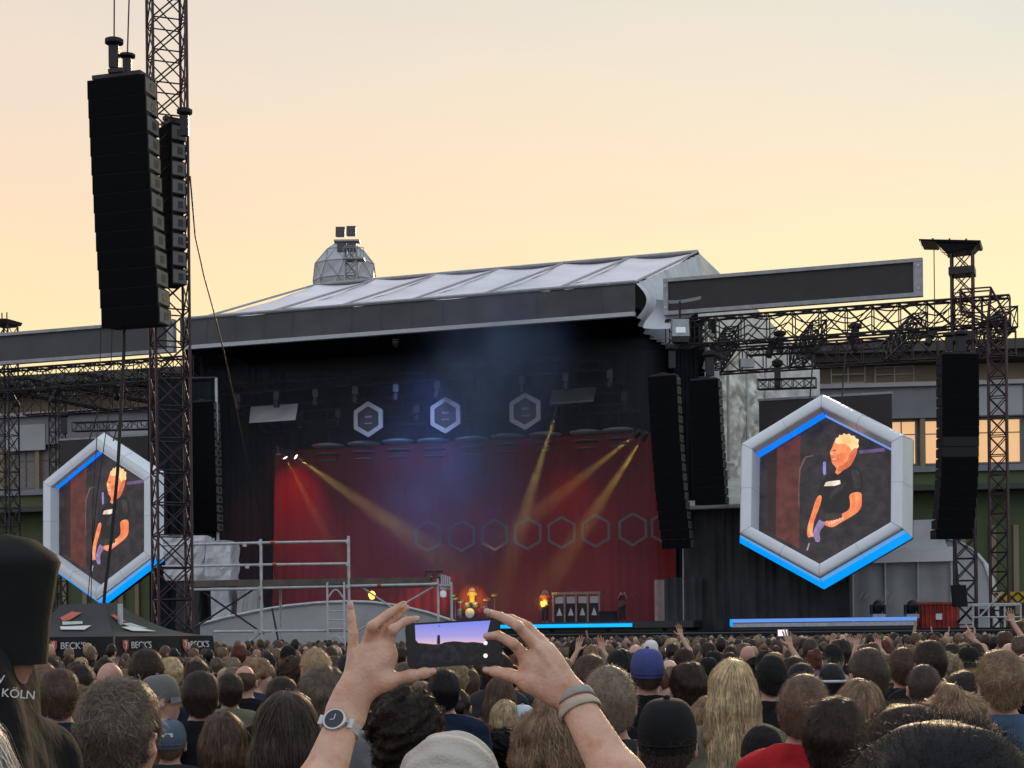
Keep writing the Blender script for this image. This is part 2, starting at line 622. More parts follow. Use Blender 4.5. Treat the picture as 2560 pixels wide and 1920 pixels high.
# pilasters, panels and windows, one by one
win_mesh = {}
pil = MB()
for i in range(len(line) - 1):
    a, b = Vector((*line[i], 0)), Vector((*line[i + 1], 0))
    L_ = (b - a).length
    x = (b - a).normalized()
    nrm = Vector((x.y, -x.x, 0))
    n = int(L_ // 3.0)
    for k in range(n):
        c = a + x * ((k + 0.5) * L_ / n)
        px = CX + F * c.x / c.y
        if px < -40 or px > 2600 or (560 < px < 1960):
            continue
        w = L_ / n
        lit = px > 2150 or px < 20  # panes that carry the painted sunset glow
        t = MB()
        M = frame_matrix(c + nrm * -0.347 + Vector((0, 0, 15.3)), x, Vector((0, 0, 1)))
        fw, fh = w * 0.445, 1.62
        key = 'frame%.2f' % w
        if key not in win_mesh:
            fm = MB()
            fm.box((-fw, -fh, 0), (fw, -fh + .12, .16)).box((-fw, fh - .12, 0), (fw, fh, .16))
            fm.box((-fw, -fh + .121, 0), (-fw + .12, fh - .121, .16)).box((fw - .12, -fh + .121, 0), (fw, fh - .121, .16))
            for q in (-.33, .33):
                fm.box((q * fw - .04, -fh + .121, 0), (q * fw + .04, fh - .121, .13))
            fm.box((-fw + .121, .55, 0), (-fw * .33 - .041, .62, .12)).box((-.33 * fw + .041, .55, 0), (.33 * fw - .041, .62, .12)).box((.33 * fw + .041, .55, 0), (fw - .121, .62, .12))
            fm2 = MB()
            fm2.box((-fw * .305, -fh + .13, 0.01), (fw * .305, fh - .13, .05))
            win_mesh[key] = (fm.mesh('window', M_WINFRAME), fm2.mesh('pane', None))
        wo = put(win_mesh[key][0], 'window', B, M)
        for q in (-.66, 0, .66):
            po = bpy.data.objects.new('pane', win_mesh[key][1])
            COL.objects.link(po)
            po.parent = wo
            po.location = (q * fw, 0, 0)
            po.material_slots[0].link = 'OBJECT'
            po.material_slots[0].material = M_PANESUNSET if (lit and not (q < 0 and k % 3 == 1)) else (M_PANECURT if px < 700 or q else M_PANEDARK)
        seg_box(pil, i, (k + .0) / n, (k + .10) / n, -.35, .12, 13.6, 16.99)
        seg_box(pil, i, (k + .3) / n, (k + .42) / n, 0, .25, 3.0, 9.3)
        seg_box(pil, i, (k + .75) / n, (k + .85) / n, 0, .25, 3.0, 9.3)
pil.build('pilaster', M_BEIGE, B, kind='stuff')
for i_, a_, b_, z0_, z1_ in ((4, .62, .985, 17.05, 19.1), (5, .18, .42, 17.05, 19.1), (1, .03, .22, 16.6, 18.6), (1, .52, .74, 17.3, 18.6)):
    pan = MB()
    seg_box(pan, i_, a_, b_, .25, .33, z0_, z1_)
    pan.build('white_panel', M_PANELGREY, B)

for xa, xb in ((2078, 2162), (2188, 2284)):
    yb_ = 119.2
    p, q = at(xa, 918, yb_), at(xb, 915, yb_)
    rl = MB()
    for t_ in (0, .5, 1):
        a = p.lerp(q, t_)
        rl.tube(a, a - Vector((0, 0, 1.15)), .045, 5)
    for z_ in (0, -.55, -1.15):
        rl.tube(p + Vector((0, 0, z_)), q + Vector((0, 0, z_)), .04, 5)
    rl.build('railing', M_WHITESTONE, B)

# ------------------------------------------------------------------ radar tower with white dome
YR = 165.0
c = at(862, 700, YR)
T = empty('radar_tower', (c.x, c.y, 0), 'white faceted radar dome standing behind the stage roof', 'radar dome')
dm, st = MB(), MB()
r_ = 79 / F * YR * 1.0
prof = [(r_ * .93, -1.6), (r_, 0.0), (r_ * .97, 1.6), (r_ * .62, 3.0), (r_ * .30, 3.75), (0.02, 3.95)]
zb = at(862, 705, YR).z
n = 10
P = [[Vector((c.x + r * math.cos(2 * math.pi * k / n + .2 * i), c.y + r * math.sin(2 * math.pi * k / n + .2 * i), zb + z * r_ / 3.1)) for k in range(n + 1)] for i, (r, z) in enumerate(prof)]
dm.grid([list(row) for row in P])
for i in range(len(P) - 2):
    for k in range(n):
        st.tube(P[i][k], P[i][k + 1], .05, 4).tube(P[i][k], P[i + 1][k], .05, 4).tube(P[i][k + 1], P[i + 1][k], .04, 4)
dm.build('dome', mat('radome_panel', (0.42, 0.44, 0.48), 0.5, var=0.1, scale=.4), T)
st.build('seam', M_FRAMEGREY, T, kind='stuff')
sh = MB()
sh.lathe([(r_ * .5, 0), (r_ * .45, zb - 1.6)], 16, M=Matrix.Translation((c.x, c.y, 0)))
sh.build('shaft', M_GREYBAND, T)

# ------------------------------------------------------------------ floodlight mast
YF = 150.0
t0, t1 = at(879, 830, YF), at(879, 585, YF)
T = empty('floodlight_mast', (t0.x, t0.y, 0), 'floodlight mast with four lamp boxes standing in front of the radar dome', 'floodlight')
cb, bb = MB(), MB()
lattice((cb, bb), (t0.x, YF, 0), (t0.x, YF, t1.z - 1.2), (1, 0, 0), (0, 1, 0), 1.0, 1.0, 1.2, .07, .05)
cb.build('mast', M_FRAMEGREY, T)
bb.build('bracing', M_FRAMEGREY, T, kind='stuff')
for (x, y) in ((852, 583), (879, 581), (856, 621), (880, 620)):
    q = at(x, y, YF)
    b_ = MB()
    b_.hexa([q + Vector(p) for p in ((-.42, -.6, -.45), (.42, -.6, -.45), (.36, .5, -.25), (-.36, .5, -.25), (-.42, -.35, .5), (.42, -.35, .5), (.36, .5, .35), (-.36, .5, .35))])
    f_ = b_.build('floodlight', mat('floodlight_housing', (.09, .09, .095), .5), T)
    g_ = MB()
    g_.hexa([q + Vector(p) for p in ((-.38, -.62, -.41), (.38, -.62, -.41), (.38, -.605, -.41), (-.38, -.605, -.41), (-.38, -.38, .46), (.38, -.38, .46), (.38, -.365, .46), (-.38, -.365, .46))])
    g_.build('lamp_glass', mat('dark_lamp_glass', (.05, .05, .055), .2), f_)
pf = MB()
q = at(868, 601, YF)
pf.box((q.x - 1.15, YF - .5, q.z - .18), (q.x + 1.15, YF + .5, q.z - .02))
q2 = at(885, 648, YF)
pf.box((q2.x - .95, YF - .7, q2.z - .1), (q2.x + .95, YF + .7, q2.z + .02))
for k in range(7):
    pf.tube((q2.x - .9 + .3 * k, YF - .65, q2.z), (q2.x - .9 + .3 * k, YF - .65, q2.z + .9), .03, 4)
pf.tube((q2.x - .9, YF - .65, q2.z + .9), (q2.x + .9, YF - .65, q2.z + .9), .03, 4)
pf.build('platform', M_FRAMEGREY, T)

# ================================================================== STAGE
UL = -26.9          # left end of the stage roof
ZE_T, ZE_B = 20.2, 18.55   # fascia top and bottom (world z)
u0, zt = onv(1588, 708, 0)
ub, zbm = onv(1588, 790, 0)
ZE_T, ZE_B = zt, zbm
uL, zl = onv(450, 790, 0)
ZR = 0
_v = 14.5
vr, zr = onu(1744, 631, 0.0)
ZR, VR = zr, vr
DECK = 2.55

ROOF = empty('stage_roof', S(-13, 0, 0), 'big white gabled membrane roof of the concert stage with dark front fascia', 'stage roof')
NP = 6
ULr = onv(508, 789, 0)[0]
edges = [ULr + (0 - ULr) * k / NP for k in range(NP + 1)]
# panels with a slight sag, one object each
for k in range(NP):
    a, b = edges[k] + .03, edges[k + 1] - .03
    m_ = MB()
    P = []
    for i in range(9):
        t = i / 8
        row = []
        for j in range(9):
            s_ = j / 8
            sag = -0.22 * math.sin(math.pi * t) * 1.0 - .20 * math.sin(math.pi * s_)
            rip = .035 * math.sin(t * 19 + k)
            row.append(S(a + (b - a) * s_, VR * t, ZE_T + .05 + (ZR - ZE_T) * t + sag + rip))
        P.append(row)
    m_.grid(P)
    m_.build('roof_panel', M_ROOF, ROOF, smooth=True)
    # rear slope
    m_ = MB()
    fl = 5.0 if k == NP - 1 else 0
    m_.grid([[S(a + (b - a) * s_ + (fl * t if s_ == 1 else 0), VR + 15 * t, ZR + .05 - 5.2 * t - .25 * math.sin(math.pi * t)) for s_ in (0, .5, 1)] for t in (0, .25, .5, .75, 1)])
    m_.build('rear_roof_panel', M_ROOF, ROOF, smooth=True)
raf = MB()
for e in edges:
    raf.tube(S(e, 0, ZE_T + .06), S(e, VR, ZR + .06), .07, 6)
    raf.tube(S(e, VR, ZR + .06), S(e, VR + 15, ZR - 5.15), .07, 6)
raf.tube(S(ULr, VR, ZR + .08), S(0, VR, ZR + .08), .09, 6)
raf.build('rafter', M_FRAMEGREY, ROOF)
fa = MB()
P = []
for i in range(5):
    t = i / 4
    P.append([S(uL + (0 - uL) * j / 40, -.03 + .05 * math.sin(j * .9 + i) * math.sin(math.pi * t), ZE_T + (ZE_B + .25 - ZE_T) * t + (.06 * math.sin(j * .7) if i == 0 else 0)) for j in range(41)])
fa.grid(P)
fa.build('fascia', M_FASCIA, ROOF, smooth=True)
for k in range(1, 15):
    u = uL + (0 - uL) * k / 15
    fs = MB()
    fs.path([S(u + .04 * math.sin(k * 2.1 + i), -.09 - .05 * math.sin(math.pi * i / 4), ZE_T - .08 + (ZE_B + .3 - ZE_T) * i / 4) for i in range(5)], .011, 4)
    fs.build('fascia_seam', M_FASCIA, ROOF)
lp = MB()
lp.sbox(uL + .2, 0, -.22, .12, ZE_B - .02, ZE_B + .2)
lp.build('fascia_lip', mat('pale_fascia_trim', (.42, .44, .45), .5), ROOF)
ea = MB()
ea.tube(S(uL, -.06, ZE_T + .06), S(0, -.06, ZE_T + .06), .1, 6)
ea.build('eave_tube', M_FRAMEGREY, ROOF)
# gable end: gathered fabric
gb = MB()
P = []
NG = 80
for j in range(NG + 1):
    t = j / NG
    v = VR * 1.02 * t
    ztop = ZE_T + (ZR - ZE_T) * t - .03
    zlow = ZE_B - .1 - .25 * math.sin(t * 9) - 1.2 * t
    row = []
    for i in range(9):
        s_ = i / 8
        fold = .24 * math.sin(j * .9) * (0.3 + s_ * .7) * (1 - .3 * math.sin(j * .5))
        bulge = .55 * math.sin(math.pi * s_) * (1 - t * .4)
        row.append(S(.06 + fold + bulge, v, ztop + (zlow - ztop) * s_))
    P.append(row)
gb.grid(P)
gb.build('gable_fabric', M_DRAPEGREY, ROOF, smooth=True)
# rear gable continuing down to the back corner
rg = MB()
rg.grid([[S(.1 + 4.9 * t, VR + 15 * t, ZR - 5.2 * t - .05 + (ZE_B - 2.0 - (ZR - 5.2 * t)) * s_ + .0) for s_ in (0, .35, .7, 1)] for t in (0, .2, .4, .6, .8, 1)])
rg.build('rear_gable_fabric', M_SILVER, ROOF, smooth=True)
# curled lower corner of the gable
cu = MB()
P = []
c0 = onvp(1640, 798, 1.0)
for j in range(7):
    t = j / 6
    P.append([S(.8 + 2.4 * t, -.15 + .4 * math.sin(k * .5), ZE_B + .75 - k * .21 - (.12 * math.sin(math.pi * t))) + SD * (.35 * math.cos(k * .52)) for k in range(8)])
cu.grid(P)
cu.build('fabric_corner', M_DRAPEGREY, ROOF, smooth=True)

# ------------------------------------------------------------------ black box of the stage
HS = empty('stage_house', S(-13, 8, 0), 'black draped box of the concert stage under the white roof', 'stage')
VB = 13.0


def drape(name, P0, P1, z0, z1, depth, waves, m, parent, amp=.08, nz=3):
    mb_ = MB()
    P0, P1 = Vector(P0), Vector(P1)
    d = (P1 - P0)
    nn = Vector((d.y, -d.x, 0)).normalized()
    N_ = int(waves * 6)
    mb_.grid([[P0 + d * (j / N_) + nn * (amp * math.sin(j / N_ * waves * 2 * math.pi) + amp * .5 * math.sin(j * .37 + 1)) * (.6 + .4 * (i / nz)) + Vector((0, 0, z1 + (z0 - z1) * i / nz)) for j in range(N_ + 1)] for i in range(nz + 1)])
    return mb_.build(name, m, parent, smooth=True)


drape('back_drape', S(UL, VB, 0), S(1.5, VB, 0), DECK, 20.5, 0, 24, M_BLACKCLOTH, HS, .12)
drape('side_drape', S(UL - .1, .3, 0), S(UL, VB, 0), DECK, 19.5, 0, 14, M_BLACKCLOTH, HS, .12)
drape('wing_drape', S(1.5, 2.2, 0), S(2.9, 2.0, 0), DECK, 18.8, 0, 6, M_BLACKCLOTH, HS, .1)
drape('wing_drape', S(1.9, 2.4, 0), S(2.2, VB, 0), DECK, 18.8, 0, 10, M_BLACKCLOTH, HS, .1)
ce = MB()
ce.sbox(UL, 0, .35, VB, 19.0, 19.06)
ce.build('shade_sheet', M_BLACKCLOTH, HS)  # added black sheet, keeps the space under the white roof dark
dk = MB()
dk.sbox(UL, 3.2, -1.2, VB, DECK - .35, DECK)
dk.build('deck', M_DECK, HS)
sk = MB()
sk.sbox(UL, 24, -1.6, -1.3, 0, 2.02)
sk.build('front_skirt', M_BLACKCLOTH, HS)
for k in range(9):
    leg = MB()
    leg.sbox(UL + .3 + k * 3.3, UL + .5 + k * 3.3, 6, 6.2, 0, DECK - .36)
    leg.build('support_leg', M_STEEL, HS)
# trusses and lamps in the dark flies
for (v, z) in ((2.0, 16.4), (5.0, 15.6), (8.0, 14.9)):
    truss_thing('lighting_truss', '%s dark lighting truss hanging across the top of the stage' % {2.0: 'front', 5.0: 'middle', 8.0: 'rear'}[v], 'truss', S(UL + 1, v, z), S(-2, v, z), SW, (0, 0, 1), .5, .5, 1.2, .03, .018, M_BLACKMETAL, 'trusses in the dark stage flies')
# hanging lamps in the flies
fl_h = MB()
fl_h.box((-.16, -.16, -.5), (.16, .16, 0)).lathe([(.0, -.95), (.17, -.95), (.19, -.7), (.12, -.5)], 10)
fl_me = fl_h.mesh('moving_light', M_BLACKMETAL)
for v, z in ((2.0, 16.15), (5.0, 15.35)):
    for k in range(10):
        o = bpy.data.objects.new('moving_light', fl_me)
        COL.objects.link(o)
        p = S(UL + 2.4 + k * 2.5, v, z)
        o.location = p
        nth_ = ('first', 'second', 'third', 'fourth', 'fifth', 'sixth', 'seventh', 'eighth', 'ninth', 'tenth')
        tag(o, 'black moving light on the %s dark truss, %s from the left' % ('front' if v < 3 else 'middle', nth_[k]), 'stage light', 'stage lights hung in the flies')

# panels hanging in the dark (speaker awnings either side)
for (x0, y0, x1, y1, lab) in ((627, 1022, 745, 1058, 'pale tilted flat panel hanging in the dark at the left of the stage'), (1378, 980, 1490, 1012, 'dark tilted flat panel hanging in the dark at the upper right of the stage')):
    a, b = onvp(x0, y0, 3.2), onvp(x1, y0 - 8, 3.2)
    c_, d_ = onvp(x1 - 6, y1 - 8, 2.2), onvp(x0 - 4, y1, 2.2)
    m_ = MB()
    m_.prism([a, b, c_, d_], (0, 0, .12))
    o = m_.build('stage_awning', M_FASCIA if x0 > 1000 else M_GREYTARP)
    tag(o, lab, 'panel')

# ------------------------------------------------------------------ red curtain
VC = 8.2
C = empty('stage_curtain', S(-13, VC, DECK), 'tall red velvet curtain hanging across the back of the stage', 'curtain')
ucl = onv(690, 1300, VC)[0]
ztop = onv(1000, 1112, VC)[1]
cm = MB()
N_ = 700
P = []
for i in range(6):
    t = i / 5
    row = []
    for j in range(N_ + 1):
        u = ucl - .35 * t + (1.6 + .2 * t - ucl + .35 * t) * j / N_
        ph = j / N_ * 300 + .6 * math.sin(j * .11)
        row.append(S(u, VC + .022 * math.sin(ph) * (.5 + .5 * t) + .03 * math.sin(j * .13), ztop - (ztop - DECK) * t))
    P.append(row)
cm.grid(P)
cm.build('fabric', M_RED, C, smooth=True)
ra = MB()
ra.tube(S(ucl - .2, VC + .1, ztop + .05), S(1.6, VC + .1, ztop + .05), .06, 6)
ra.build('curtain_rail', M_BLACKMETAL, C)

# ------------------------------------------------------------------ hexagon frames over the stage
ang6 = [math.pi / 2 + k * math.pi / 3 for k in range(6)]


def hex_ring_mesh(name, Ro, Ri, d, m):
    b = MB()
    for k in range(6):
        a0, a1 = ang6[k], ang6[(k + 1) % 6]
        o0, o1 = Vector((Ro * math.cos(a0), 0, Ro * math.sin(a0))), Vector((Ro * math.cos(a1), 0, Ro * math.sin(a1)))
        i0, i1 = o0 * (Ri / Ro), o1 * (Ri / Ro)
        y = Vector((0, d, 0))
        b.add([o0, o1, i1, i0, o0 + y, o1 + y, i1 + y, i0 + y], [(0, 1, 2, 3), (7, 6, 5, 4), (0, 4, 5, 1), (2, 6, 7, 3)])
    return b.mesh(name, m)


def hex_panel_mesh(name, Rr, d, m):
    b = MB()
    b.prism([Vector((Rr * math.cos(a), 0, Rr * math.sin(a))) for a in ang6], (0, d, 0))
    return b.mesh(name, m)


hr1 = hex_ring_mesh('outline', 1.0, .73, .12, M_HEXGREY)
hp1 = hex_panel_mesh('back_panel', .735, .05, M_LED_PANEL)
tb = MB()
tb.box((-.2, -.02, .08), (.2, 0, .2)).box((-.24, -.02, -.26), (.24, 0, -.19))
tb1 = tb.mesh('lettering_bar', mat('grey_screen_text', (.2, .2, .2), .5, var=.1))
hr2 = hex_ring_mesh('outline', 1.0, .83, .06, M_HEXDIM)
hp2 = hex_panel_mesh('back_panel', .835, .02, mat('smoky_hexagon_infill', (.035, .022, .03), .6))
for (x, y, h, v, w) in ((920, 1048, 45, 3.2, 'left'), (1113, 1038, 46, 3.2, 'middle'), (1312, 1028, 47, 3.2, 'right')):
    p = onvp(x, y, v)
    rr = h / F * p.y
    t = empty('hexagon_sign', p, 'pale grey hexagon outline with dark screen, %s one of the upper three over the stage' % w, 'hexagon', 'upper row of hexagon signs')
    t.rotation_euler = (0, 0, -TH)
    for me, nm, yo in ((hr1, 'outline', 0), (hp1, 'back_panel', .06), (tb1, 'text_line', .05)):
        link_copy(me, nm, t, loc=(0, yo, 0), scale=(rr, rr, rr))
    wr = MB()
    wr.tube(p + Vector((0, 0, rr)), p + Vector((0, 0, 15.9 - p.z)), .02, 4)
    wr.build('hanger', M_BLACKMETAL, t)
names8 = ['leftmost', 'second from the left', 'third from the left', 'fourth from the left', 'fourth from the right', 'third from the right', 'second from the right', 'rightmost']
for k, (x, y, h) in enumerate(((1070, 1340, 41), (1154, 1340, 41), (1236, 1337, 41), (1319, 1334, 42), (1404, 1331, 42), (1489, 1327, 43), (1582, 1323, 43), (1664, 1319, 44))):
    p = onvp(x, y, 6.6)
    rr = h / F * p.y
    t = empty('hexagon_ornament', p, 'dim hexagon outline on the red curtain, %s of its row' % names8[k], 'hexagon', 'low row of dim hexagons')
    t.rotation_euler = (0, 0, -TH)
    link_copy(hr2, 'outline', t, scale=(rr, rr, rr))

# row of flat dish lamps
ds = MB()
ds.lathe([(0.0, .10), (.55, .09), (.95, .0), (.98, -.05), (.8, -.16), (.35, -.24), (0, -.25)], 28)
dish_me = ds.mesh('shade', mat('grey_lamp_dish', (.2, .21, .225), .35, .3, var=.15), smooth=True)
for k, (x, y) in enumerate(((820, 1113), (909, 1108), (996, 1102), (1084, 1100), (1180, 1096), (1269, 1089), (1364, 1085), (1466, 1079), (1548, 1074))):
    p = onvp(x, y, 4.5)
    t = empty('dish_lamp', p, 'flat grey dish lamp over the red curtain, %s of nine from the left' % ('first', 'second', 'third', 'fourth', 'fifth', 'sixth', 'seventh', 'eighth', 'ninth')[k], 'hanging lamp', 'row of dish lamps above the curtain')
    link_copy(dish_me, 'shade', t, scale=(.98, .98, 1.0))
    w_ = MB()
    w_.tube(p + Vector((0, 0, .05)), p + Vector((0, 0, 2.8)), .025, 5)
    w_.tube(p + Vector((.5, 0, .05)), p + Vector((.3, 0, 2.8)), .012, 4).tube(p + Vector((-.5, 0, .05)), p + Vector((-.3, 0, 2.8)), .012, 4)
    w_.build('hanger', M_BLACKMETAL, t)
    d2 = MB()
    for q, rad in ((-.55, .7), (-.95, .55)):
        d2.lathe([(0, q + .05), (rad, q + .04), (rad + .03, q), (0, q - .03)], 20, M=Matrix.Translation(p))
    d2.build('lower_dish', M_CABGREY, t)

# ------------------------------------------------------------------ stage spotlights (lit lamps, real beams)
hz = MB()
hz.sbox(UL + .6, .4, .5, 5.2, DECK + .02, 17.6)
ho = hz.build('stage_haze', None)
ho['kind'] = 'stuff'
ho['label'] = 'thin theatrical smoke hanging inside the stage'
m = bpy.data.materials.new('stage_smoke')
m.use_nodes = True
nt = m.node_tree
nt.nodes.clear()
o_ = nt.nodes.new('ShaderNodeOutputMaterial')
pv = nt.nodes.new('ShaderNodeVolumePrincipled')
pv.inputs['Color'].default_value = (.8, .85, .95, 1)
pv.inputs['Density'].default_value = .026
pv.inputs['Anisotropy'].default_value = .2
nt.links.new(pv.outputs[0], o_.inputs['Volume'])
ho.data.materials.clear()
ho.data.materials.append(m)


def spot(name, loc, target, power, col, cone, label, group=None, lens=None, blend=1.0, size=.06, body=True, bs=1.0):
    loc, target = Vector(loc), Vector(target)
    q = (target - loc).to_track_quat('-Z', 'Y')
    t = empty(name, loc, label, 'spotlight', group)
    if body:
        Mx = Matrix.Translation(loc) @ q.to_matrix().to_4x4() @ Matrix.Scale(bs, 4)
        b = MB()
        b.lathe([(0, .5), (.12, .5), (.17, .3), (.19, .02), (.165, .02), (.16, .1)], 14, M=Mx)
        b.build('housing', M_BLACKMETAL, t)
        y = MB()
        y.tube(Mx @ Vector((-.24, 0, .2)), Mx @ Vector((-.24, 0, .2)) + Vector((0, 0, .45 * bs)), .03 * bs, 5)
        y.tube(Mx @ Vector((.24, 0, .2)), Mx @ Vector((.24, 0, .2)) + Vector((0, 0, .45 * bs)), .03 * bs, 5)
        y.tube(Mx @ Vector((-.24, 0, .2)) + Vector((0, 0, .45 * bs)), Mx @ Vector((.24, 0, .2)) + Vector((0, 0, .45 * bs)), .03, 5)
        y.build('yoke', M_BLACKMETAL, t)
        if lens:
            l = MB()
            l.lathe([(0, .06), (.155, .06)], 16, M=Mx)
            l.build('lens', lens, t)
    d = bpy.data.lights.new('spot_lamp', 'SPOT')
    d.energy = power
    d.color = col
    d.spot_size = R(cone)
    d.spot_blend = blend
    d.shadow_soft_size = size
    lo = bpy.data.objects.new('spot_lamp', d)
    COL.objects.link(lo)
    lo.parent = t
    lo.matrix_parent_inverse = chain(t).inverted()
    lo.matrix_basis = Matrix.Translation(loc + (target - loc).normalized() * .12) @ q.to_matrix().to_4x4()
    return t


AM = (1.0, .62, .12)
BEAM = 8000
pL = [onvp(696, 1137, 3.0), onvp(714, 1146, 3.0), onvp(741, 1143, 3.0)]
spot('spotlight', pL[0], onvp(700, 1400, 3.0), 900, AM, 9, 'lit amber spotlight, leftmost of the three glowing at the left of the curtain', 'amber spotlights', M_WARMLAMP)
spot('spotlight', pL[1], onvp(860, 1420, 3.2), BEAM * .6, AM, 10, 'lit amber spotlight, lowest of the three glowing at the left of the curtain', 'amber spotlights', M_WARMLAMP)
spot('spotlight', pL[2], onvp(1010, 1330, 3.6), BEAM * 1.5, AM, 12, 'lit amber spotlight, rightmost of the three glowing at the left of the curtain', 'amber spotlights', M_WARMLAMP)
spot('spotlight', onvp(1604, 1100, 2.0), onvp(1440, 1350, 4.0), BEAM * 2.8, AM, 11, 'amber spotlight beaming down from the right edge of the curtain, lower of the pair', 'amber spotlights', M_AMBER)
spot('spotlight', onvp(1585, 1090, 2.0), onvp(1395, 1240, 4.0), BEAM * 2.2, AM, 10, 'amber spotlight beaming far to the left from the right edge of the curtain', 'amber spotlights', M_AMBER)
spot('spotlight', onvp(1388, 1038, 3.0), onvp(1310, 1290, 4.0), BEAM * 2.2, AM, 10, 'amber spotlight beaming steeply down below the dark tilted panel', 'amber spotlights', M_AMBER)
spot('spotlight', S(-12.6, -2.4, 17.4), S(-13.9, 3.2, 10.5), 2600, (.26, .42, 1.0), 84, 'added blue wash light in front of the middle of the roof lip', None, None, 1.0, .6, True, .6)  # lamp added to throw blue into the smoke
spot('spotlight', S(-23, 5.5, 15.0), S(-25.3, VC, 5.5), 1300, (1.0, .07, .11), 70, 'red wash light hung at the left of the middle truss', 'red wash lights', None, 1.0, .2)
spot('spotlight', S(-6, 5.5, 15.0), S(-6.5, VC, 2.0), 600, (1.0, .12, .06), 60, 'red wash light hung at the right of the middle truss', 'red wash lights', None, 1.0, .2)

# a drifting puff of smoke under the middle of the roof lip, bluish light put into its colour
M_ = bpy.data.materials.new('drifting_smoke')
M_.use_nodes = True
nt = M_.node_tree
nt.nodes.clear()
o_ = nt.nodes.new('ShaderNodeOutputMaterial')
pv = nt.nodes.new('ShaderNodeVolumePrincipled')
pv.inputs['Color'].default_value = (.42, .60, 1.0, 1)
pv.inputs['Anisotropy'].default_value = .1
tco = nt.nodes.new('ShaderNodeTexCoord')
ln_ = nt.nodes.new('ShaderNodeVectorMath')
ln_.operation = 'LENGTH'
nt.links.new(tco.outputs['Object'], ln_.inputs[0])
mrd = nt.nodes.new('ShaderNodeMapRange')
mrd.interpolation_type = 'SMOOTHERSTEP'
mrd.inputs['From Min'].default_value = 1.0
mrd.inputs['From Max'].default_value = .1
mrd.inputs['To Min'].default_value = 0.0
mrd.inputs['To Max'].default_value = .42
nt.links.new(ln_.outputs['Value'], mrd.inputs['Value'])
nz_ = nt.nodes.new('ShaderNodeTexNoise')
nz_.inputs['Scale'].default_value = 2.2
nz_.inputs['Detail'].default_value = 3
nt.links.new(tco.outputs['Object'], nz_.inputs['Vector'])
mrn_ = nt.nodes.new('ShaderNodeMapRange')
mrn_.inputs['From Min'].default_value = .32
mrn_.inputs['From Max'].default_value = .72
nt.links.new(nz_.outputs['Fac'], mrn_.inputs['Value'])
mm_ = nt.nodes.new('ShaderNodeMath')
mm_.operation = 'MULTIPLY'
nt.links.new(mrd.outputs[0], mm_.inputs[0])
nt.links.new(mrn_.outputs[0], mm_.inputs[1])
nt.links.new(mm_.outputs[0], pv.inputs['Density'])
nt.links.new(pv.outputs[0], o_.inputs['Volume'])
for (px_, py_, v_, ru, rv, rz_, nm_) in ((1240, 900, .8, 6.0, 3.0, 7.6, 'blue smoke drifting up to the middle of the roof lip'), (1130, 1230, 3.2, 7.0, 2.4, 6.5, 'smoke hanging low in the middle of the stage')):
    b = MB()
    b.lathe([(math.sin(math.pi * i / 12), -math.cos(math.pi * i / 12)) for i in range(13)], 20)
    o = b.build('smoke', M_)
    o.location = onvp(px_, py_, v_)
    o.rotation_euler = (0, 0, -TH)
    o.scale = (ru, rv, rz_)
    tag(o, nm_, None, None, 'stuff')

# ================================================================== WINGS: banners, screens, trusses, towers


def banner(ua, ub_, label):
    t = empty('wing_banner', S((ua + ub_) / 2, 0, ZE_B), label, 'banner panel', 'long dark panels either side of the stage roof')
    p = MB()
    p.sbox(ua + .25, ub_ - .45, -.02, .1, ZE_B + .12, ZE_T - .1)
    p.build('led_panel', M_LED_PANEL if ua > 0 else M_FASCIA, t)
    f = MB()
    f.sbox(ua, ub_, -.18, .2, ZE_T - .1, ZE_T + .08)
    f.build('top_rail', M_FRAMEGREY, t)
    f = MB()
    f.sbox(ua, ub_, -.18, .2, ZE_B - .1, ZE_B + .1)
    f.build('bottom_rail', M_FRAMEGREY, t)
    f = MB()
    f.sbox(ua, ua + .24, -.16, .18, ZE_B + .103, ZE_T - .103)
    f.build('end_plate', M_FRAMEGREY, t)
    f = MB()
    f.sbox(ub_ - .44, ub_, -.16, .18, ZE_B + .103, ZE_T - .103)
    f.build('end_plate', M_FRAMEGREY, t)
    bt = MB()
    for e in (ua + .12, ub_ - .2):
        for z in (ZE_B + .3, ZE_T - .3):
            bt.tube(S(e, -.2, z), S(e, -.15, z), .07, 8)
    bt.build('bolt', M_STEEL, t)
    return t


ubA, ubB = onv(1660, 740, 0)[0], onv(2307, 700, 0)[0]
banner(ubA, ubB, 'long dark panel in a grey frame sticking out to the right of the stage roof')
ulA, ulB = onv(-60, 850, 0)[0], uL - .35
banner(ulA, ulB, 'long dark grey panel left of the stage roof, behind the delay tower')

ZW = ZE_B - 1.0
truss_thing('wing_truss', 'front box truss hung just under the right wing panel', 'truss', S(1.6, .5, ZW), S(ubB + 4.1, .5, ZW), SW, (0, 0, 1), .9, 1.35, 1.35, .06, .032, M_TRUSS, 'wing trusses', True)
truss_thing('wing_truss', 'rear box truss running behind the right wing panel', 'truss', S(1.6, 6.5, ZW - .6), S(ubB + 4.1, 6.5, ZW - .6), SW, (0, 0, 1), .9, 1.3, 1.35, .06, .034, M_TRUSSRED, 'wing trusses')
for k, u in enumerate((5.0, 9.5, 14.5, 18.8)):
    truss_thing('wing_truss', 'short cross truss under the right wing, %s from the stage' % ('first', 'second', 'third', 'fourth')[k], 'truss', S(u, .6, ZW - .3), S(u - 2.2, 6.4, ZW - .7), SD, (0, 0, 1), .7, 1.0, 1.1, .05, .032, M_TRUSS, 'wing trusses', True)
truss_thing('hanging_truss', 'thin red-brown truss hanging in front of the terminal roof at the right', 'truss', onvp(2022, 874, 9), onvp(2250, 858, 9), SW, (0, 0, 1), .45, .4, .7, .03, .02, M_TRUSSRED)
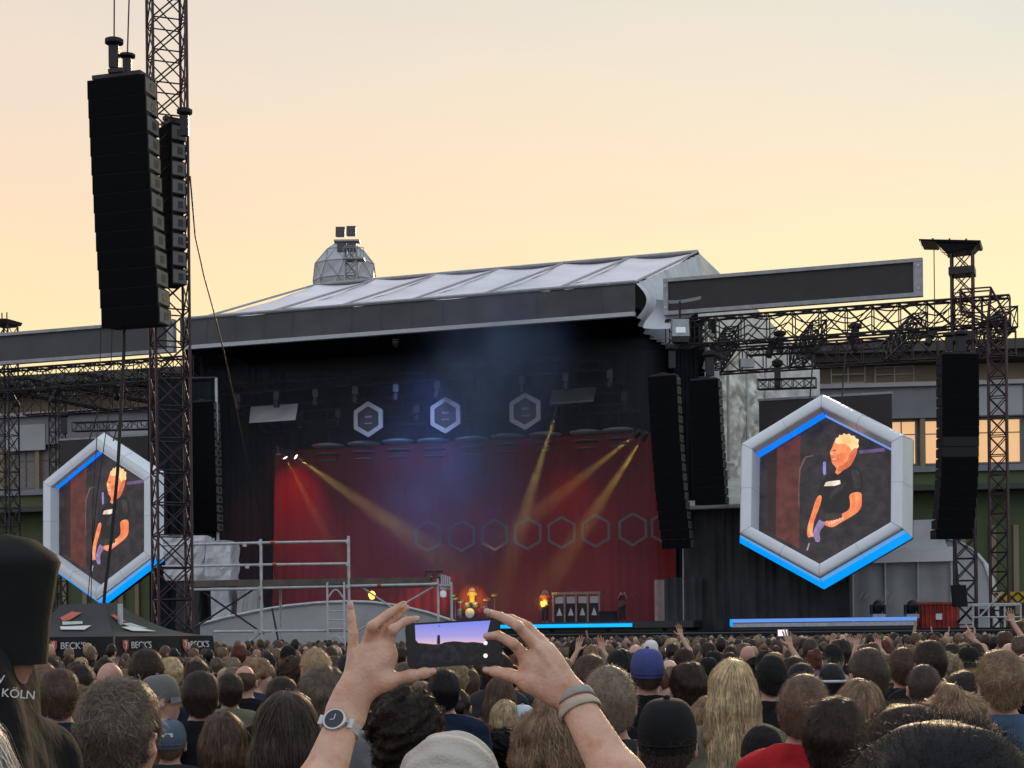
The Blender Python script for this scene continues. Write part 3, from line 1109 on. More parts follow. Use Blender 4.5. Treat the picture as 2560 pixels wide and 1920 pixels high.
truss_thing('hanging_truss', 'black truss bar above the right hexagon screen', 'truss', onvp(1895, 962, 1.5), onvp(2040, 957, 1.5), SW, (0, 0, 1), .4, .5, .6, .035, .022, M_BLACKMETAL)
truss_thing('hanging_truss', 'black truss bar above the left hexagon screen', 'truss', onvp(185, 1068, -2), onvp(372, 1062, -2), SW, (0, 0, 1), .4, .5, .6, .035, .022, M_BLACKMETAL)
truss_thing('hanging_truss', 'black bar truss at the right of the silver side wall', 'truss', onvp(1870, 882, 1), onvp(2035, 872, 1), SW, (0, 0, 1), .35, .3, .6, .04, .02, M_BLACKMETAL)
ZWL = ZW
truss_thing('wing_truss', 'front box truss hung just under the left wing panel', 'truss', S(ulA - 1, .5, ZWL), S(UL + .6, .5, ZWL), SW, (0, 0, 1), .9, 1.3, 1.35, .06, .032, M_TRUSS, 'wing trusses', True)
truss_thing('wing_truss', 'rear box truss running behind the left wing panel', 'truss', S(ulA - 1, 6.5, ZWL - .6), S(UL + .6, 6.5, ZWL - .6), SW, (0, 0, 1), .9, 1.2, 1.35, .06, .034, M_TRUSSRED, 'wing trusses')
for k, u in enumerate((-38.5, -34.0, -30.0)):
    truss_thing('wing_truss', 'short cross truss under the left wing, %s from the stage' % ('third', 'second', 'nearest')[k], 'truss', S(u, .6, ZWL - .3), S(u + 2.2, 6.4, ZWL - .7), SD, (0, 0, 1), .7, .9, 1.1, .05, .032, M_TRUSS, 'wing trusses', True)


def tower(label, x, y, ztop, w, yaw, m, bay=None, r=.05, rb=.025, group='truss towers', cross=True, z0=0.0):
    t = empty('truss_tower', (x, y, 0), label, 'truss tower', group)
    q = Matrix.Rotation(yaw, 3, 'Z')
    a, b = MB(), MB()
    lattice((a, b), (x, y, z0), (x, y, ztop), q @ Vector((1, 0, 0)), q @ Vector((0, 1, 0)), w, w, bay or w, r, rb, cross)
    # each upright is a part
    n_ = len(a.f) // 4
    nv = len(a.v) // 4
    for k in range(4):
        c_ = MB()
        c_.v = a.v[k * nv:(k + 1) * nv]
        c_.f = [tuple(i - k * nv for i in f) for f in a.f[k * n_:(k + 1) * n_]]
        c_.m = [0] * n_
        c_.build('upright', m, t)
    b.build('bracing', m, t, kind='stuff')
    f = MB()
    for k in range(4):
        d = q @ Vector((math.cos(k * math.pi / 2 + .785), math.sin(k * math.pi / 2 + .785), 0))
        f.tube((x + d.x * w * .7, y + d.y * w * .7, .04), (x + d.x * w * 1.6, y + d.y * w * 1.6, .04), .05, 5)
        f.tube((x + d.x * w * 1.6, y + d.y * w * 1.6, 0), (x + d.x * w * 1.6, y + d.y * w * 1.6, .25), .07, 6)
    f.build('outrigger', m, t)
    return t


# towers at the outer ends of the wings
pt = onvp(2415, 1560, .5)
ztop = onvp(2415, 625, .5).z
TA = tower('truss tower with dark flat cap at the outer end of the right wing', pt.x, pt.y, ztop, 1.0, -TH, M_TRUSSRED, 1.1, .06, .03)
cp = MB()
zc = onvp(2415, 620, .5).z
cx_ = Vector((pt.x, pt.y, 0))
cp.hexa([cx_ + SD * a + SW * b + Vector((0, 0, zc + c)) for a, b, c in ((-1.9, -1.0, .30), (.9, -.9, -.02), (.9, .9, -.02), (-1.9, 1.0, .30), (-2.0, -1.1, .40), (.95, -1.0, .10), (.95, 1.0, .10), (-2.0, 1.1, .40))])
cp.hexa([cx_ + SD * a + SW * b + Vector((0, 0, zc + c)) for a, b, c in ((-.7, -.6, -.30), (.55, -.6, -.25), (.55, .6, -.25), (-.7, .6, -.30), (-1.2, -.8, .215), (.75, -.8, -.01), (.75, .8, -.01), (-1.2, .8, .215))])
for k in range(3):
    cp.tube(cx_ + SD * (-1.4 + .8 * k) + Vector((0, 0, zc + .3 - .08 * k)), cx_ + SD * (-1.4 + .8 * k) + Vector((0, 0, zc + .62 - .08 * k)), .05, 5)
cp.build('cap', M_BLACKMETAL, TA)
for zz_ in (.9, 4.2):
    hd = MB()
    hd.box((-.62, -.62, ztop - zz_ - .35), (.62, .62, ztop - zz_), M=Matrix.Translation((pt.x, pt.y, 0)) @ Matrix.Rotation(-TH, 4, 'Z'))
    hd.build('sleeve_block', M_BLACKMETAL, TA)
ch = MB()
q = cx_ + SD * -1.35 + Vector((0, 0, zc + .1))
ch.tube(q, q - Vector((0, 0, 4.2)), .025, 4)
ch.build('chain', M_TRUSSRED, TA)
pt2 = onvp(2500, 1560, .3)
TB = tower('truss tower with slanting top bracket at the far right', pt2.x, pt2.y, onvp(2500, 880, .3).z + 1.6, .85, -TH, M_TRUSSRED, .95, .055, .028)
br = MB()
zb2 = onvp(2475, 722, .3).z
b0 = Vector((pt2.x, pt2.y, 0))
zt2 = onvp(2500, 880, .3).z + 1.6
for w_ in (-.42, .42):
    A_, B_, C_, D_ = [b0 + SW * w_ + SD * a + Vector((0, 0, z)) for a, z in ((-1.7, zb2), (-.25, zb2), (.47, zb2 - 1.45), (.42, zt2))]
    E_ = b0 + SW * w_ + SD * -.42 + Vector((0, 0, zt2))
    G_ = b0 + SW * w_ + SD * -1.7 + Vector((0, 0, zb2 - 1.1))
    for s_, e_ in ((A_, B_), (B_, C_), (C_, D_), (E_, B_), (E_, C_), (A_, G_), (G_, E_), (A_, E_)):
        br.tube(s_, e_, .045, 5)
br.build('top_bracket', M_TRUSSRED, TB)
pt3 = onvp(22, 1560, 1.0)
TC = tower('dark truss tower with flat cap at the far left behind the wing panel', pt3.x, pt3.y, onvp(22, 815, 1.0).z, 1.0, -TH, M_TRUSS, 1.1, .06, .03)
cp = MB()
zc = onvp(22, 812, 1.0).z
c3 = Vector((pt3.x, pt3.y, 0))
cp.hexa([c3 + SD * a + SW * b + Vector((0, 0, zc + c)) for a, b, c in ((-.8, -.7, 0), (.6, -.7, 0), (.6, .7, 0), (-.8, .7, 0), (-.9, -.8, .3), (.65, -.8, .22), (.65, .8, .22), (-.9, .8, .3))])
for k in range(5):
    cp.tube(c3 + SD * (-.8 + .35 * k) + SW * -.7 + Vector((0, 0, zc + .25)), c3 + SD * (-.8 + .35 * k) + SW * -.7 + Vector((0, 0, zc + .6)), .04, 4)
cp.build('cap', M_BLACKMETAL, TC)
pt4 = onvp(148, 1560, 3.0)
tower('dark truss tower between the far left tower and the left hexagon screen', pt4.x, pt4.y, onvp(148, 968, 3.0).z, .7, -TH, M_TRUSS, .9, .045, .025)


# ------------------------------------------------------------------ hexagon screens
def hex_screen(cpx, cpy, hpx, v, side, yaw, pitch, shx, shy, DD=1.6):
    """deep white hexagon frame with the screen at its back"""
    p0 = onvp(cpx + shx * hpx / 2, cpy + shy * hpx / 2, v)
    Rr = hpx / F * p0.y / 2
    t = empty('hexagon_screen', p0, 'big white hexagon video screen with blue light strips, %s of the stage' % side, 'video screen', 'hexagon video screens')
    M = Matrix.Translation(p0) @ Matrix.Rotation(yaw, 4, 'Z') @ Matrix.Rotation(pitch, 4, 'X')
    NRM = (M.to_3x3() @ Vector((0, 1, 0))).normalized()

    def ringpt(r, d, a):
        return M @ Vector((r * Rr * math.cos(a), -d, r * Rr * math.sin(a)))

    def faces(prof, ks, mm, nm):
        for k in ks:
            a0, a1 = ang6[k], ang6[(k + 1) % 6]
            b = MB()
            rows = []
            for (r, d) in prof:
                rows.append([ringpt(r, d, a0).lerp(ringpt(r, d, a1), q / 6) for q in range(7)])
            b.grid(rows)
            b.build(nm, mm, t, smooth=len(prof) > 2)
    OB, O, I, IB = .985, .905, .785, .76

    def ob(t_):
        return (OB + (O - OB) * t_, DD * t_)

    def ib(t_):
        return (IB + (I - IB) * t_, DD * t_)
    e_ = .95
    front = [ob(e_), (O - .004, DD - .04), (O - .022, DD), (I + .022, DD), (I + .004, DD - .04), ib(e_)]
    faces(front, range(6), M_WHITEFRAME, 'front_rim')
    faces([ob(0), ob(e_)], (0, 1, 4, 5), M_WHITEFRAME, 'outer_side')
    faces([ob(0), ob(.55)], (2, 3), M_CYAN, 'light_band')
    faces([ob(.55), ob(.8)], (2, 3), M_BLUEFADE, 'light_band')  # glow fading over the white bevel, painted as emission
    faces([ob(.8), ob(e_)], (2, 3), M_WHITEFRAME, 'outer_side')
    faces([ib(e_), ib(.5)], (0,), M_WHITEFRAME, 'inner_side')
    faces([ib(.5), ib(.02)], (0,), M_BLUE, 'light_band')
    faces([ib(e_), ib(.3)], (5,), M_WHITEFRAME, 'inner_side')
    faces([ib(.3), ib(.02)], (5,), M_BLUEREFLECT, 'light_band')  # blue reflected on this bevel, painted as emission
    faces([ib(e_), ib(.02)], (1, 2, 3, 4), M_WHITEFRAME, 'inner_side')
    bk = MB()
    bk.prism([ringpt(OB, .0, a) for a in ang6], NRM * .3)
    bk.build('back_case', M_BLACKMETAL, t)
    for k in range(6):
        for t_, rr_ in ((0.0, .010), (.5, .006)):
            q_ = MB()
            a0, a1 = ang6[k], ang6[(k + 1) % 6]
            q_.path([ringpt(r + (.0015 if r > .85 else -.0015 if r < .8 else 0), d + .004, a0).lerp(ringpt(r + (.0015 if r > .85 else -.0015 if r < .8 else 0), d + .004, a1), t_) for r, d in [ob(.1), ob(.5), ob(.9)] + front + [ib(.9), ib(.5), ib(.1)]], rr_, 4)
            q_.build('joint', M_FRAMEGREY, t)
    sp = MB()
    sp.prism([ringpt(.764, .02, a) for a in ang6], NRM * .015)
    sp.build('screen', mat('screen_dark_picture', (.01, .01, .012), .4, var=0, emit=(.021, .020, .024), estr=1.0), t)
    # the live picture on the screen, flat
    W = lambda x, y, e=.03: M @ Vector((((x - 770) / 652 - .0) * Rr * 1.01, -e, ((727 - y) / 652 + .0) * Rr * 1.01))

    def blob(pts, m_, e):
        b = MB()
        b.prism([W(x, y, e) for x, y in pts], NRM * -.004)
        return b

    def smooth(pts, n=3):
        for _ in range(n):
            o_ = []
            for i in range(len(pts)):
                a, b = pts[i], pts[(i + 1) % len(pts)]
                o_ += [(a[0] * .75 + b[0] * .25, a[1] * .75 + b[1] * .25), (a[0] * .25 + b[0] * .75, a[1] * .25 + b[1] * .75)]
            pts = o_
        return pts
    def E(n_, c, c2=None):
        fresh = 'screen_' + n_ not in MATS
        m = mat('screen_' + n_, (.01, .01, .01), .4, var=0, emit=c, estr=1.0)
        if fresh:
            nt = m.node_tree
            g_ = nt.nodes.new('ShaderNodeNewGeometry')
            nz = nt.nodes.new('ShaderNodeTexNoise')
            nz.inputs['Scale'].default_value = 1.9
            nz.inputs['Detail'].default_value = 7
            nz.inputs['Roughness'].default_value = .62
            nt.links.new(g_.outputs['Position'], nz.inputs['Vector'])
            rp = nt.nodes.new('ShaderNodeValToRGB')
            rp.color_ramp.elements[0].position, rp.color_ramp.elements[1].position = .36, .64
            c2 = c2 or tuple(q * .55 for q in c)
            rp.color_ramp.elements[0].color = (*c2, 1)
            rp.color_ramp.elements[1].color = (*c, 1)
            nt.links.new(nz.outputs['Fac'], rp.inputs[0])
            nt.links.new(rp.outputs[0], nt.nodes['Principled BSDF'].inputs['Emission Color'])
        return m
    pic = []
    pic.append((blob([(770, 232), (1199, 480), (1199, 975), (770, 1222), (341, 975), (341, 480)], 0, .0205), E('backdrop', (.034, .027, .030), (.011, .010, .012))))
    pic.append((blob([(455, 425), (607, 345), (607, 1095), (480, 1025), (455, 1010)], 0, .022), E('curtain_red', (.115, .03, .022))))
    pic.append((blob([(390, 480), (455, 430), (455, 1000), (405, 968)], 0, .0215), E('curtain_dark', (.03, .014, .012))))
    shirt = smooth([(850, 600), (930, 560), (985, 570), (1010, 640), (1015, 735), (940, 745), (915, 860), (870, 880), (760, 870), (735, 750), (715, 740), (745, 660), (790, 610)], 2)
    pic.append((blob(shirt, 0, .026), E('shirt', (.014, .013, .014))))
    head = smooth([(838, 380), (880, 362), (930, 372), (975, 400), (978, 440), (950, 500), (935, 545), (900, 575), (850, 600), (832, 560), (812, 545), (805, 500), (796, 470), (812, 440), (820, 410)], 2)
    pic.append((blob(head, 0, .030), E('skin', (1.0, .34, .13), (.78, .15, .05))))
    hair = smooth([(826, 405), (838, 372), (850, 378), (858, 352), (872, 364), (888, 344), (900, 360), (922, 350), (930, 368), (955, 366), (960, 386), (984, 392), (976, 420), (984, 440), (968, 455), (955, 495), (938, 480), (928, 445), (905, 425), (875, 412), (850, 418)], 1)
    pic.append((blob(hair, 0, .034), E('blond_hair', (1.0, .74, .40), (1.0, .50, .17))))
    ck = smooth([(835, 500), (870, 470), (905, 480), (900, 520), (860, 545), (840, 535)], 2)
    pic.append((blob(ck, 0, .034), E('cheek_shade', (.88, .25, .09), (.70, .14, .05))))
    pic.append((blob(smooth([(815, 455), (838, 452), (836, 462), (816, 464)], 1), 0, .0345), E('brow_shade', (.35, .07, .03))))
    pic.append((blob(smooth([(810, 520), (838, 514), (836, 524), (814, 530)], 1), 0, .0345), E('brow_shade', (.35, .07, .03))))
    arm1 = smooth([(735, 745), (752, 760), (735, 830), (705, 900), (695, 960), (692, 1010), (668, 1030), (655, 1000), (662, 940), (690, 850), (712, 770)], 2)
    pic.append((blob(arm1, 0, .030), E('skin', (1.0, .34, .13), (.78, .15, .05))))
    arm2 = smooth([(920, 745), (1000, 732), (1005, 790), (1000, 850), (950, 890), (860, 940), (820, 965), (775, 950), (760, 930), (800, 910), (870, 880), (930, 850), (930, 800)], 2)
    pic.append((blob(arm2, 0, .030), E('skin', (1.0, .34, .13), (.78, .15, .05))))
    pic.append((blob(smooth([(935, 750), (960, 745), (965, 800), (955, 850), (900, 885), (880, 880), (935, 845), (940, 800)], 2), 0, .034), E('cheek_shade', (.88, .25, .09), (.70, .14, .05))))
    pic.append((blob(smooth([(770, 880), (800, 870), (880, 872), (880, 905), (830, 915), (775, 920)], 1), 0, .036), E('wristbands', (.06, .035, .03))))
    gt = [(690, 1010), (720, 930), (740, 905), (752, 925), (775, 920), (770, 950), (735, 985), (745, 1055), (715, 1055), (705, 1030)]
    pic.append((blob(smooth(gt, 1), 0, .038), E('guitar', (.33, .24, .45))))
    pic.append((blob([(655, 1105), (668, 1060), (676, 1062), (664, 1108)], 0, .034), E('guitar_strap', (.45, .35, .45))))
    # shaded side of the head, ear, jaw, smile, folds and tattoos
    pic.append((blob(smooth([(930, 470), (965, 440), (975, 470), (950, 530), (925, 570), (895, 585), (885, 560), (915, 520)], 2), 0, .0352), E('jaw_shade', (.75, .19, .07), (.58, .11, .04))))
    pic.append((blob(smooth([(905, 455), (925, 450), (930, 480), (916, 505), (904, 490)], 2), 0, .0358), E('ear', (.98, .30, .12))))
    pic.append((blob(smooth([(812, 516), (842, 508), (838, 520), (818, 526)], 1), 0, .0362), E('teeth', (.95, .75, .6))))
    pic.append((blob(smooth([(796, 470), (812, 462), (822, 480), (812, 492)], 1), 0, .0362), E('nose_light', (1.0, .55, .28))))
    pic.append((blob(smooth([(848, 566), (900, 556), (930, 545), (925, 566), (880, 596), (846, 600)], 1), 0, .0355), E('jaw_shade', (.75, .19, .07), (.58, .11, .04))))
    pic.append((blob(smooth([(800, 740), (850, 700), (905, 660), (900, 690), (850, 740), (800, 790)], 1), 0, .0285), E('shirt_fold', (.045, .036, .036), (.012, .01, .01))))
    pic.append((blob(smooth([(930, 590), (985, 590), (1000, 700), (960, 720), (945, 650)], 1), 0, .0285), E('shirt_fold', (.045, .036, .036))))
    pic.append((blob(smooth([(690, 900), (712, 840), (724, 850), (700, 930)], 1), 0, .0345), E('cheek_shade', (.72, .17, .06))))
    for q in range(6):
        xq, yq = 790 + q * 17, 930 - q * 6
        pic.append((blob(smooth([(xq, yq), (xq + 12, yq - 5), (xq + 16, yq + 16), (xq + 3, yq + 18)], 1), 0, .0372), E('ring_light', (1.0, .62, .42))))
    for xq, yq in ((668, 985), (680, 1000), (662, 965)):
        pic.append((blob(smooth([(xq, yq), (xq + 16, yq - 4), (xq + 20, yq + 18), (xq + 5, yq + 22)], 1), 0, .0345), E('finger_light', (1.0, .50, .24))))
    lt = [(762, 690), (775, 665), (800, 660), (865, 655), (868, 680), (830, 692)]
    pic.append((blob(lt, 0, .038), E('shirt_print', (1.0, .86, .68))))
    pic.append((blob([(832, 605), (850, 560), (900, 570), (870, 605), (850, 618)], 0, .031), E('skin', (1.0, .34, .13), (.78, .15, .05))))
    mic = [(755, 530), (773, 530), (775, 610), (762, 620), (754, 600)]
    pic.append((blob(mic, 0, .034), E('microphone', (.30, .27, .62))))
    for a, b, w_ in (((640, 495), (607, 570), 5), ((607, 570), (600, 690), 4), ((600, 690), (604, 840), 3), ((640, 495), (690, 485), 4)):
        dx, dy = b[0] - a[0], b[1] - a[1]
        l_ = math.hypot(dx, dy)
        nx, ny = -dy / l_ * w_, dx / l_ * w_
        pic.append((blob([(a[0] + nx, a[1] + ny), (b[0] + nx, b[1] + ny), (b[0] - nx, b[1] - ny), (a[0] - nx, a[1] - ny)], 0, .034), E('stand', (.17, .10, .09))))
    pic.append((blob([(985, 465), (1145, 455), (1145, 478), (985, 488)], 0, .0225), E('back_bar', (.14, .09, .22))))
    for b, mm in pic:
        pass
    allm = []
    whole = MB()
    for b, mm in pic:
        if mm not in allm:
            allm.append(mm)
        i = allm.index(mm)
        n0 = len(whole.v)
        whole.v += b.v
        whole.f += [tuple(q_ + n0 for q_ in f) for f in b.f]
        whole.m += [i] * len(b.f)
    whole.build('screen_picture', allm, t)
    hg = MB()
    a = ringpt(O, .4, ang6[0])
    for sg in (-.8, .8):
        hg.tube(a + SD * sg - Vector((0, 0, .45)), a + SD * sg + SW * 1.6 + Vector((0, 0, 2.6)), .04, 5)
    hg.build('hanger', M_BLACKMETAL, t)
    return t


M_BLUEFADE = mat('blue_led_glow_fade', (.2, .3, .5), .4, var=0, emit=(.09, .30, .62), estr=1.0)  # fading LED glow on white frame, put into emission
M_BLUEREFLECT = mat('faint_blue_reflection', (.2, .25, .4), .4, var=0, emit=(.12, .24, .6), estr=1.1)  # reflected blue on white frame, put into emission
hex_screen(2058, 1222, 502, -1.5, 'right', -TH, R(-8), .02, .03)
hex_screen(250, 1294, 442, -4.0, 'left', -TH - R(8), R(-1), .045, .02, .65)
# dark blank screens behind the hexagons
for (xa, ya, xb, yb, v, lab) in ((1897, 1003, 2232, 1260, 2.5, 'plain dark rectangular screen half hidden behind the right hexagon screen'), (150, 1102, 372, 1330, 1.5, 'plain dark rectangular screen half hidden behind the left hexagon screen')):
    ua, za = onv(xa, ya, v)
    ub_, zb_ = onv(xb, yb, v)
    m_ = MB()
    m_.sbox(ua, ub_, v, v + .2, zb_, za)
    t = empty('blank_screen', S((ua + ub_) / 2, v, zb_), lab, 'screen')
    m_.build('panel', M_LED_PANEL, t)
    f_ = MB()
    f_.sbox(ua - .06, ub_ + .06, v - .03, v + .19, za + .003, za + .12)
    f_.build('top_rail', M_FRAMEGREY, t)


# ------------------------------------------------------------------ line arrays
def cabinet_meshes(W_, H_, D_):
    b = MB()
    b.hexa([Vector(p) for p in ((-W_ / 2, 0, -H_ / 2), (W_ / 2, 0, -H_ / 2), (W_ / 2 * .94, D_, -H_ * .42), (-W_ / 2 * .94, D_, -H_ * .42), (-W_ / 2, 0, H_ / 2), (W_ / 2, 0, H_ / 2), (W_ / 2 * .94, D_, H_ * .42), (-W_ / 2 * .94, D_, H_ * .42))])
    g_ = MB()
    g_.box((-W_ / 2 + .02, -.012, -H_ / 2 + .012), (W_ / 2 - .02, -.003, H_ / 2 - .012))
    s_ = MB()
    for sg in (1,):
        M = Matrix.Translation((sg * (W_ / 2 - .006), 0, 0)) @ Matrix.Rotation(sg * math.atan(W_ * .03 / D_) , 4, 'Z')
        s_.box((0, .03, -H_ * .38), (.012, D_ * .92, H_ * .38), M=M)
    h_ = MB()
    for sg in (1,):
        M = Matrix.Translation((sg * (W_ / 2 - .004), 0, 0)) @ Matrix.Rotation(sg * math.atan(W_ * .03 / D_), 4, 'Z')
        h_.box((-.004 if sg < 0 else 0, D_ * .42, -H_ * .2), (0 if sg < 0 else .014, D_ * .75, H_ * .2), M=M)
    return b.mesh('cabinet', M_CAB), g_.mesh('grille', M_GRILLE), s_.mesh('side_plate', M_CABGREY), h_.mesh('handle_recess', M_BLACKMETAL)


def array(label, cpts, n, W_, D_, yaw, group, gap=.012, plates=True, light=()):
    """cpts: world points of the front centre line, top to bottom"""
    cpts = [Vector(p) for p in cpts]
    L_ = [0]
    for a, b in zip(cpts, cpts[1:]):
        L_.append(L_[-1] + (b - a).length)

    def pos(s_):
        for i in range(len(cpts) - 1):
            if s_ <= L_[i + 1] + 1e-6:
                return cpts[i].lerp(cpts[i + 1], (s_ - L_[i]) / (L_[i + 1] - L_[i]))
        return cpts[-1]
    H_ = L_[-1] / n
    c_, g_, s_, h_ = cabinet_meshes(W_, H_ - gap, D_)
    t = empty('line_array', cpts[0], label, 'line array speaker', group)
    Q = Matrix.Rotation(yaw, 4, 'Z')
    for k in range(n):
        a, b = pos(H_ * k), pos(H_ * (k + 1))
        d = (a - b).normalized()
        x = (Q @ Vector((1, 0, 0)))
        z = (d - x * d.dot(x)).normalized()
        y = z.cross(x)
        M = Matrix((x, y, z)).transposed().to_4x4()
        M.translation = (a + b) / 2
        o = put(c_, 'cabinet', t, M)
        for me, nm in ((g_, 'grille'), (s_, 'side_plate'), (h_, 'handle_recess')):
            if me is s_ and not plates:
                continue
            ob = bpy.data.objects.new(nm, me)
            COL.objects.link(ob)
            ob.parent = o
            if nm == 'grille' and k in light:
                ob.material_slots[0].link = 'OBJECT'
                ob.material_slots[0].material = mat('greyer_grille', (.010, .011, .012), .8, var=.3)
    b_ = MB()
    top = cpts[0]
    M = Matrix.Translation(top) @ Q
    b_.box((-W_ * .42, .02, .02), (W_ * .42, D_ * .95, .10), M=M)
    b_.box((-W_ * .12, -.02, .10), (W_ * .12, D_ * 1.1, .18), M=M)
    b_.build('flying_frame', M_BLACKMETAL, t)
    return t


def hoist(label, p, h, w, top=None, group='chain hoists'):
    """motor body at p (bottom), chain bag beside it"""
    p = Vector(p)
    t = empty('chain_hoist', p, label, 'chain hoist', group)
    b = MB()
    b.box((-w * .5, -w * .4, 0), (w * .5, w * .4, h * .72), M=Matrix.Translation(p))
    b.build('motor', M_BLACKMETAL, t)
    b = MB()
    b.lathe([(0, h * .72), (w * .55, h * .74), (w * .95, h * .80), (w * .95, h * .93), (w * .4, h), (0, h)], 10, M=Matrix.Translation(p))
    b.build('chain_bag', M_RUBBER, t)
    if top:
        b = MB()
        b.tube(p + Vector((0, 0, h)), Vector(top), .016, 5)
        b.build('chain', M_TRUSSRED, t)
    return t


YT = 34.0
yawT = R(-17)
fc = lambda xl, xr, y: at((xl + xr) / 2, y, YT)
array('tall black line array, the larger one hanging from the delay tower at the left', [fc(211, 366, 193), fc(222, 376, 400), fc(234, 388, 600), fc(243, 397, 720), fc(251, 402, 814)], 13, 155 / F * YT / math.cos(yawT), .58, yawT, 'line arrays', gap=.008)
ya2 = R(-50)
array('slimmer black line array with pale side hanging behind the larger one on the delay tower', [at(412, 312, YT + .9), at(414, 520, YT + .9), at(415, 716, YT + .9)], 9, .50, .36, ya2, 'line arrays')
hoist('chain hoist with black bag above the larger delay tower array, left one', at(286, 170, YT + .15), .62, .2, at(286, -150, YT + .15))
hoist('lower chain hoist with black bag above the larger delay tower array', at(319, 182, YT + .2), .40, .17, at(327, -150, YT + .2))
hoist('chain hoist with black bag above the slimmer delay tower array', at(462, 340, YT + .6), .58, .17, at(462, -150, YT + .6))
cbm = MB()
cbm.path([at(311, 812, YT + .3), at(310, 870, YT + .3), at(304, 1000, YT + .25), at(294, 1180, YT + .1), at(278, 1350, YT), at(262, 1480, YT), at(256, 1570, YT), at(250, 1760, YT)], .035, 6)
o = cbm.build('speaker_cable', M_RUBBER)
tag(o, 'thick black speaker cable hanging down from the larger delay tower array', 'cable')
for k, (xa, xb) in enumerate(((252, 226), (280, 214))):
    cbm = MB()
    cbm.path([at(xa, 816, YT + .2), at(xa - 4, 1000, YT + .2), at((xa + xb) / 2 - 6, 1250, YT), at(xb, 1560, YT)], .009, 4)
    o = cbm.build('guy_line', M_RUBBER)
    tag(o, 'thin black line hanging in front of the left hexagon screen, %s one' % ('left', 'right')[k], 'cable')

pT = at(432, 1560, YT + 1.2)
t0_ = tower('tall slim delay tower carrying two speaker arrays at the left', pT.x, pT.y, at(424, -260, YT + 1.2).z, .70, R(22), M_TRUSSRED, .66, .03, .016)
arm = MB()
zt_ = at(424, -150, YT).z
arm.box((-2.2, -.1, 0), (1.0, .1, .25), M=Matrix.Translation((pT.x, pT.y - .9, zt_)))
arm.box((-.2, -1.0, -.02), (.2, .4, .2), M=Matrix.Translation((pT.x, pT.y, zt_ - .25)))
arm.build('hoist_beam', M_TRUSS, t0_)
gl = MB()
gl.path([at(475, 440, YT + 1), at(488, 590, YT + 1.2), at(510, 690, YT + 3), at(532, 770, YT + 6), at(560, 880, YT + 10), at(620, 1160, YT + 14), at(690, 1440, YT + 18)], .018, 5)
o = gl.build('guy_line', M_TRUSSRED)
tag(o, 'slanting guy line running down from the delay tower in front of the stage', 'cable')

# arrays hung at the right of the stage
c1 = [onvp(1655, 940, -1.5), onvp(1662, 1080, -1.5), onvp(1675, 1240, -1.5), onvp(1692, 1372, -1.5)]
array('black line array nearest the curtain at the right of the stage', c1, 18, 1.55, .8, R(-24), 'line arrays')
c2 = [onvp(1757, 950, -1.7), onvp(1764, 1080, -1.7), onvp(1776, 1262, -1.7)]
array('black line array in front of the silver side wall', c2, 14, 1.6, .8, R(-24), 'line arrays')
hoist('chain hoist above the array nearest the curtain', onvp(1680, 920, -1.2), 1.2, .35, onvp(1680, 800, -1.2))
hoist('chain hoist above the array in front of the silver wall', onvp(1775, 940, -1.4), 1.3, .4, onvp(1775, 800, -1.4))
YRr = 70
c3_ = [at(2401, 885, YRr), at(2402, 1060, YRr), at(2400, 1180, YRr), at(2394, 1270, YRr), at(2385, 1348, YRr)]
array('black curved line array hanging in front of the terminal at the far right', c3_, 18, 95 / F * YRr, .9, R(4), 'line arrays', plates=False, light=(8, 9))
hoist('left chain hoist with round bag above the far right array', at(2372, 878, YRr), .8, .26, at(2372, 770, YRr))
hoist('right chain hoist with round bag above the far right array', at(2402, 880, YRr + .3), .9, .36, at(2402, 770, YRr + .3))
# the array beside the left hexagon
array('black line array at the left edge of the stage behind the delay tower', [onvp(505, 1005, -1), onvp(509, 1150, -1), onvp(514, 1330, -1)], 14, 1.5, .8, R(-20), 'line arrays')
cb_ = MB()
cb_.path([at(2388, 1350, YRr), at(2390, 1400, YRr), at(2396, 1470, YRr)], .05, 6)
o = cb_.build('speaker_cable', M_RUBBER)
tag(o, 'thick cable hanging below the far right array', 'cable')
sb = MB()
q = at(2398, 1490, YRr)
sb.hexa([q + Vector(p) for p in ((-.22, -.3, -.45), (.28, -.3, -.45), (.28, .3, -.45), (-.22, .3, -.45), (-.28, -.25, .45), (.22, -.25, .45), (.22, .3, .45), (-.28, .3, .45))])
o = sb.build('small_speaker', M_CAB)
tag(o, 'small black box speaker below the far right array', 'speaker')
# lamps and cameras on the trusses at the right
for (x, y, v, h, w, lab) in ((1950, 880, 1, 1.1, .34, 'black chain motor standing on the truss bar beside the silver side wall'), (1944, 975, 1.5, 1.6, .3, 'black chain motor standing on the bar above the right hexagon screen'), (2138, 862, 9, 1.2, .4, 'black egg shaped chain bag on the thin hanging truss'), (160, 1085, -2, 1.3, .32, 'black chain motor at the left end of the bar over the left hexagon screen')):
    hoist(lab, onvp(x, y, v), h, w, None, 'chain hoists')
fl = empty('floodlight', onvp(1700, 822, -.5), 'square work floodlight with pale glass under the end of the right wing panel', 'floodlight')
q = onvp(1700, 826, -.5)
b_ = MB()
b_.box((-.45, -.3, -.5), (.45, .3, .5), M=Matrix.Translation(q) @ Matrix.Rotation(-.35, 4, 'X'))
b_.build('housing', M_FRAMEGREY, fl)
b_ = MB()
b_.box((-.25, -.34, -.32), (.25, -.305, .0), M=Matrix.Translation(q) @ Matrix.Rotation(-.35, 4, 'X'))
b_.build('glass', M_COOLLAMP, fl)
b_ = MB()
b_.tube(q + Vector((0, 0, .4)), q + Vector((0, 0, 1.5)), .06, 6)
b_.build('bracket', M_BLACKMETAL, fl)
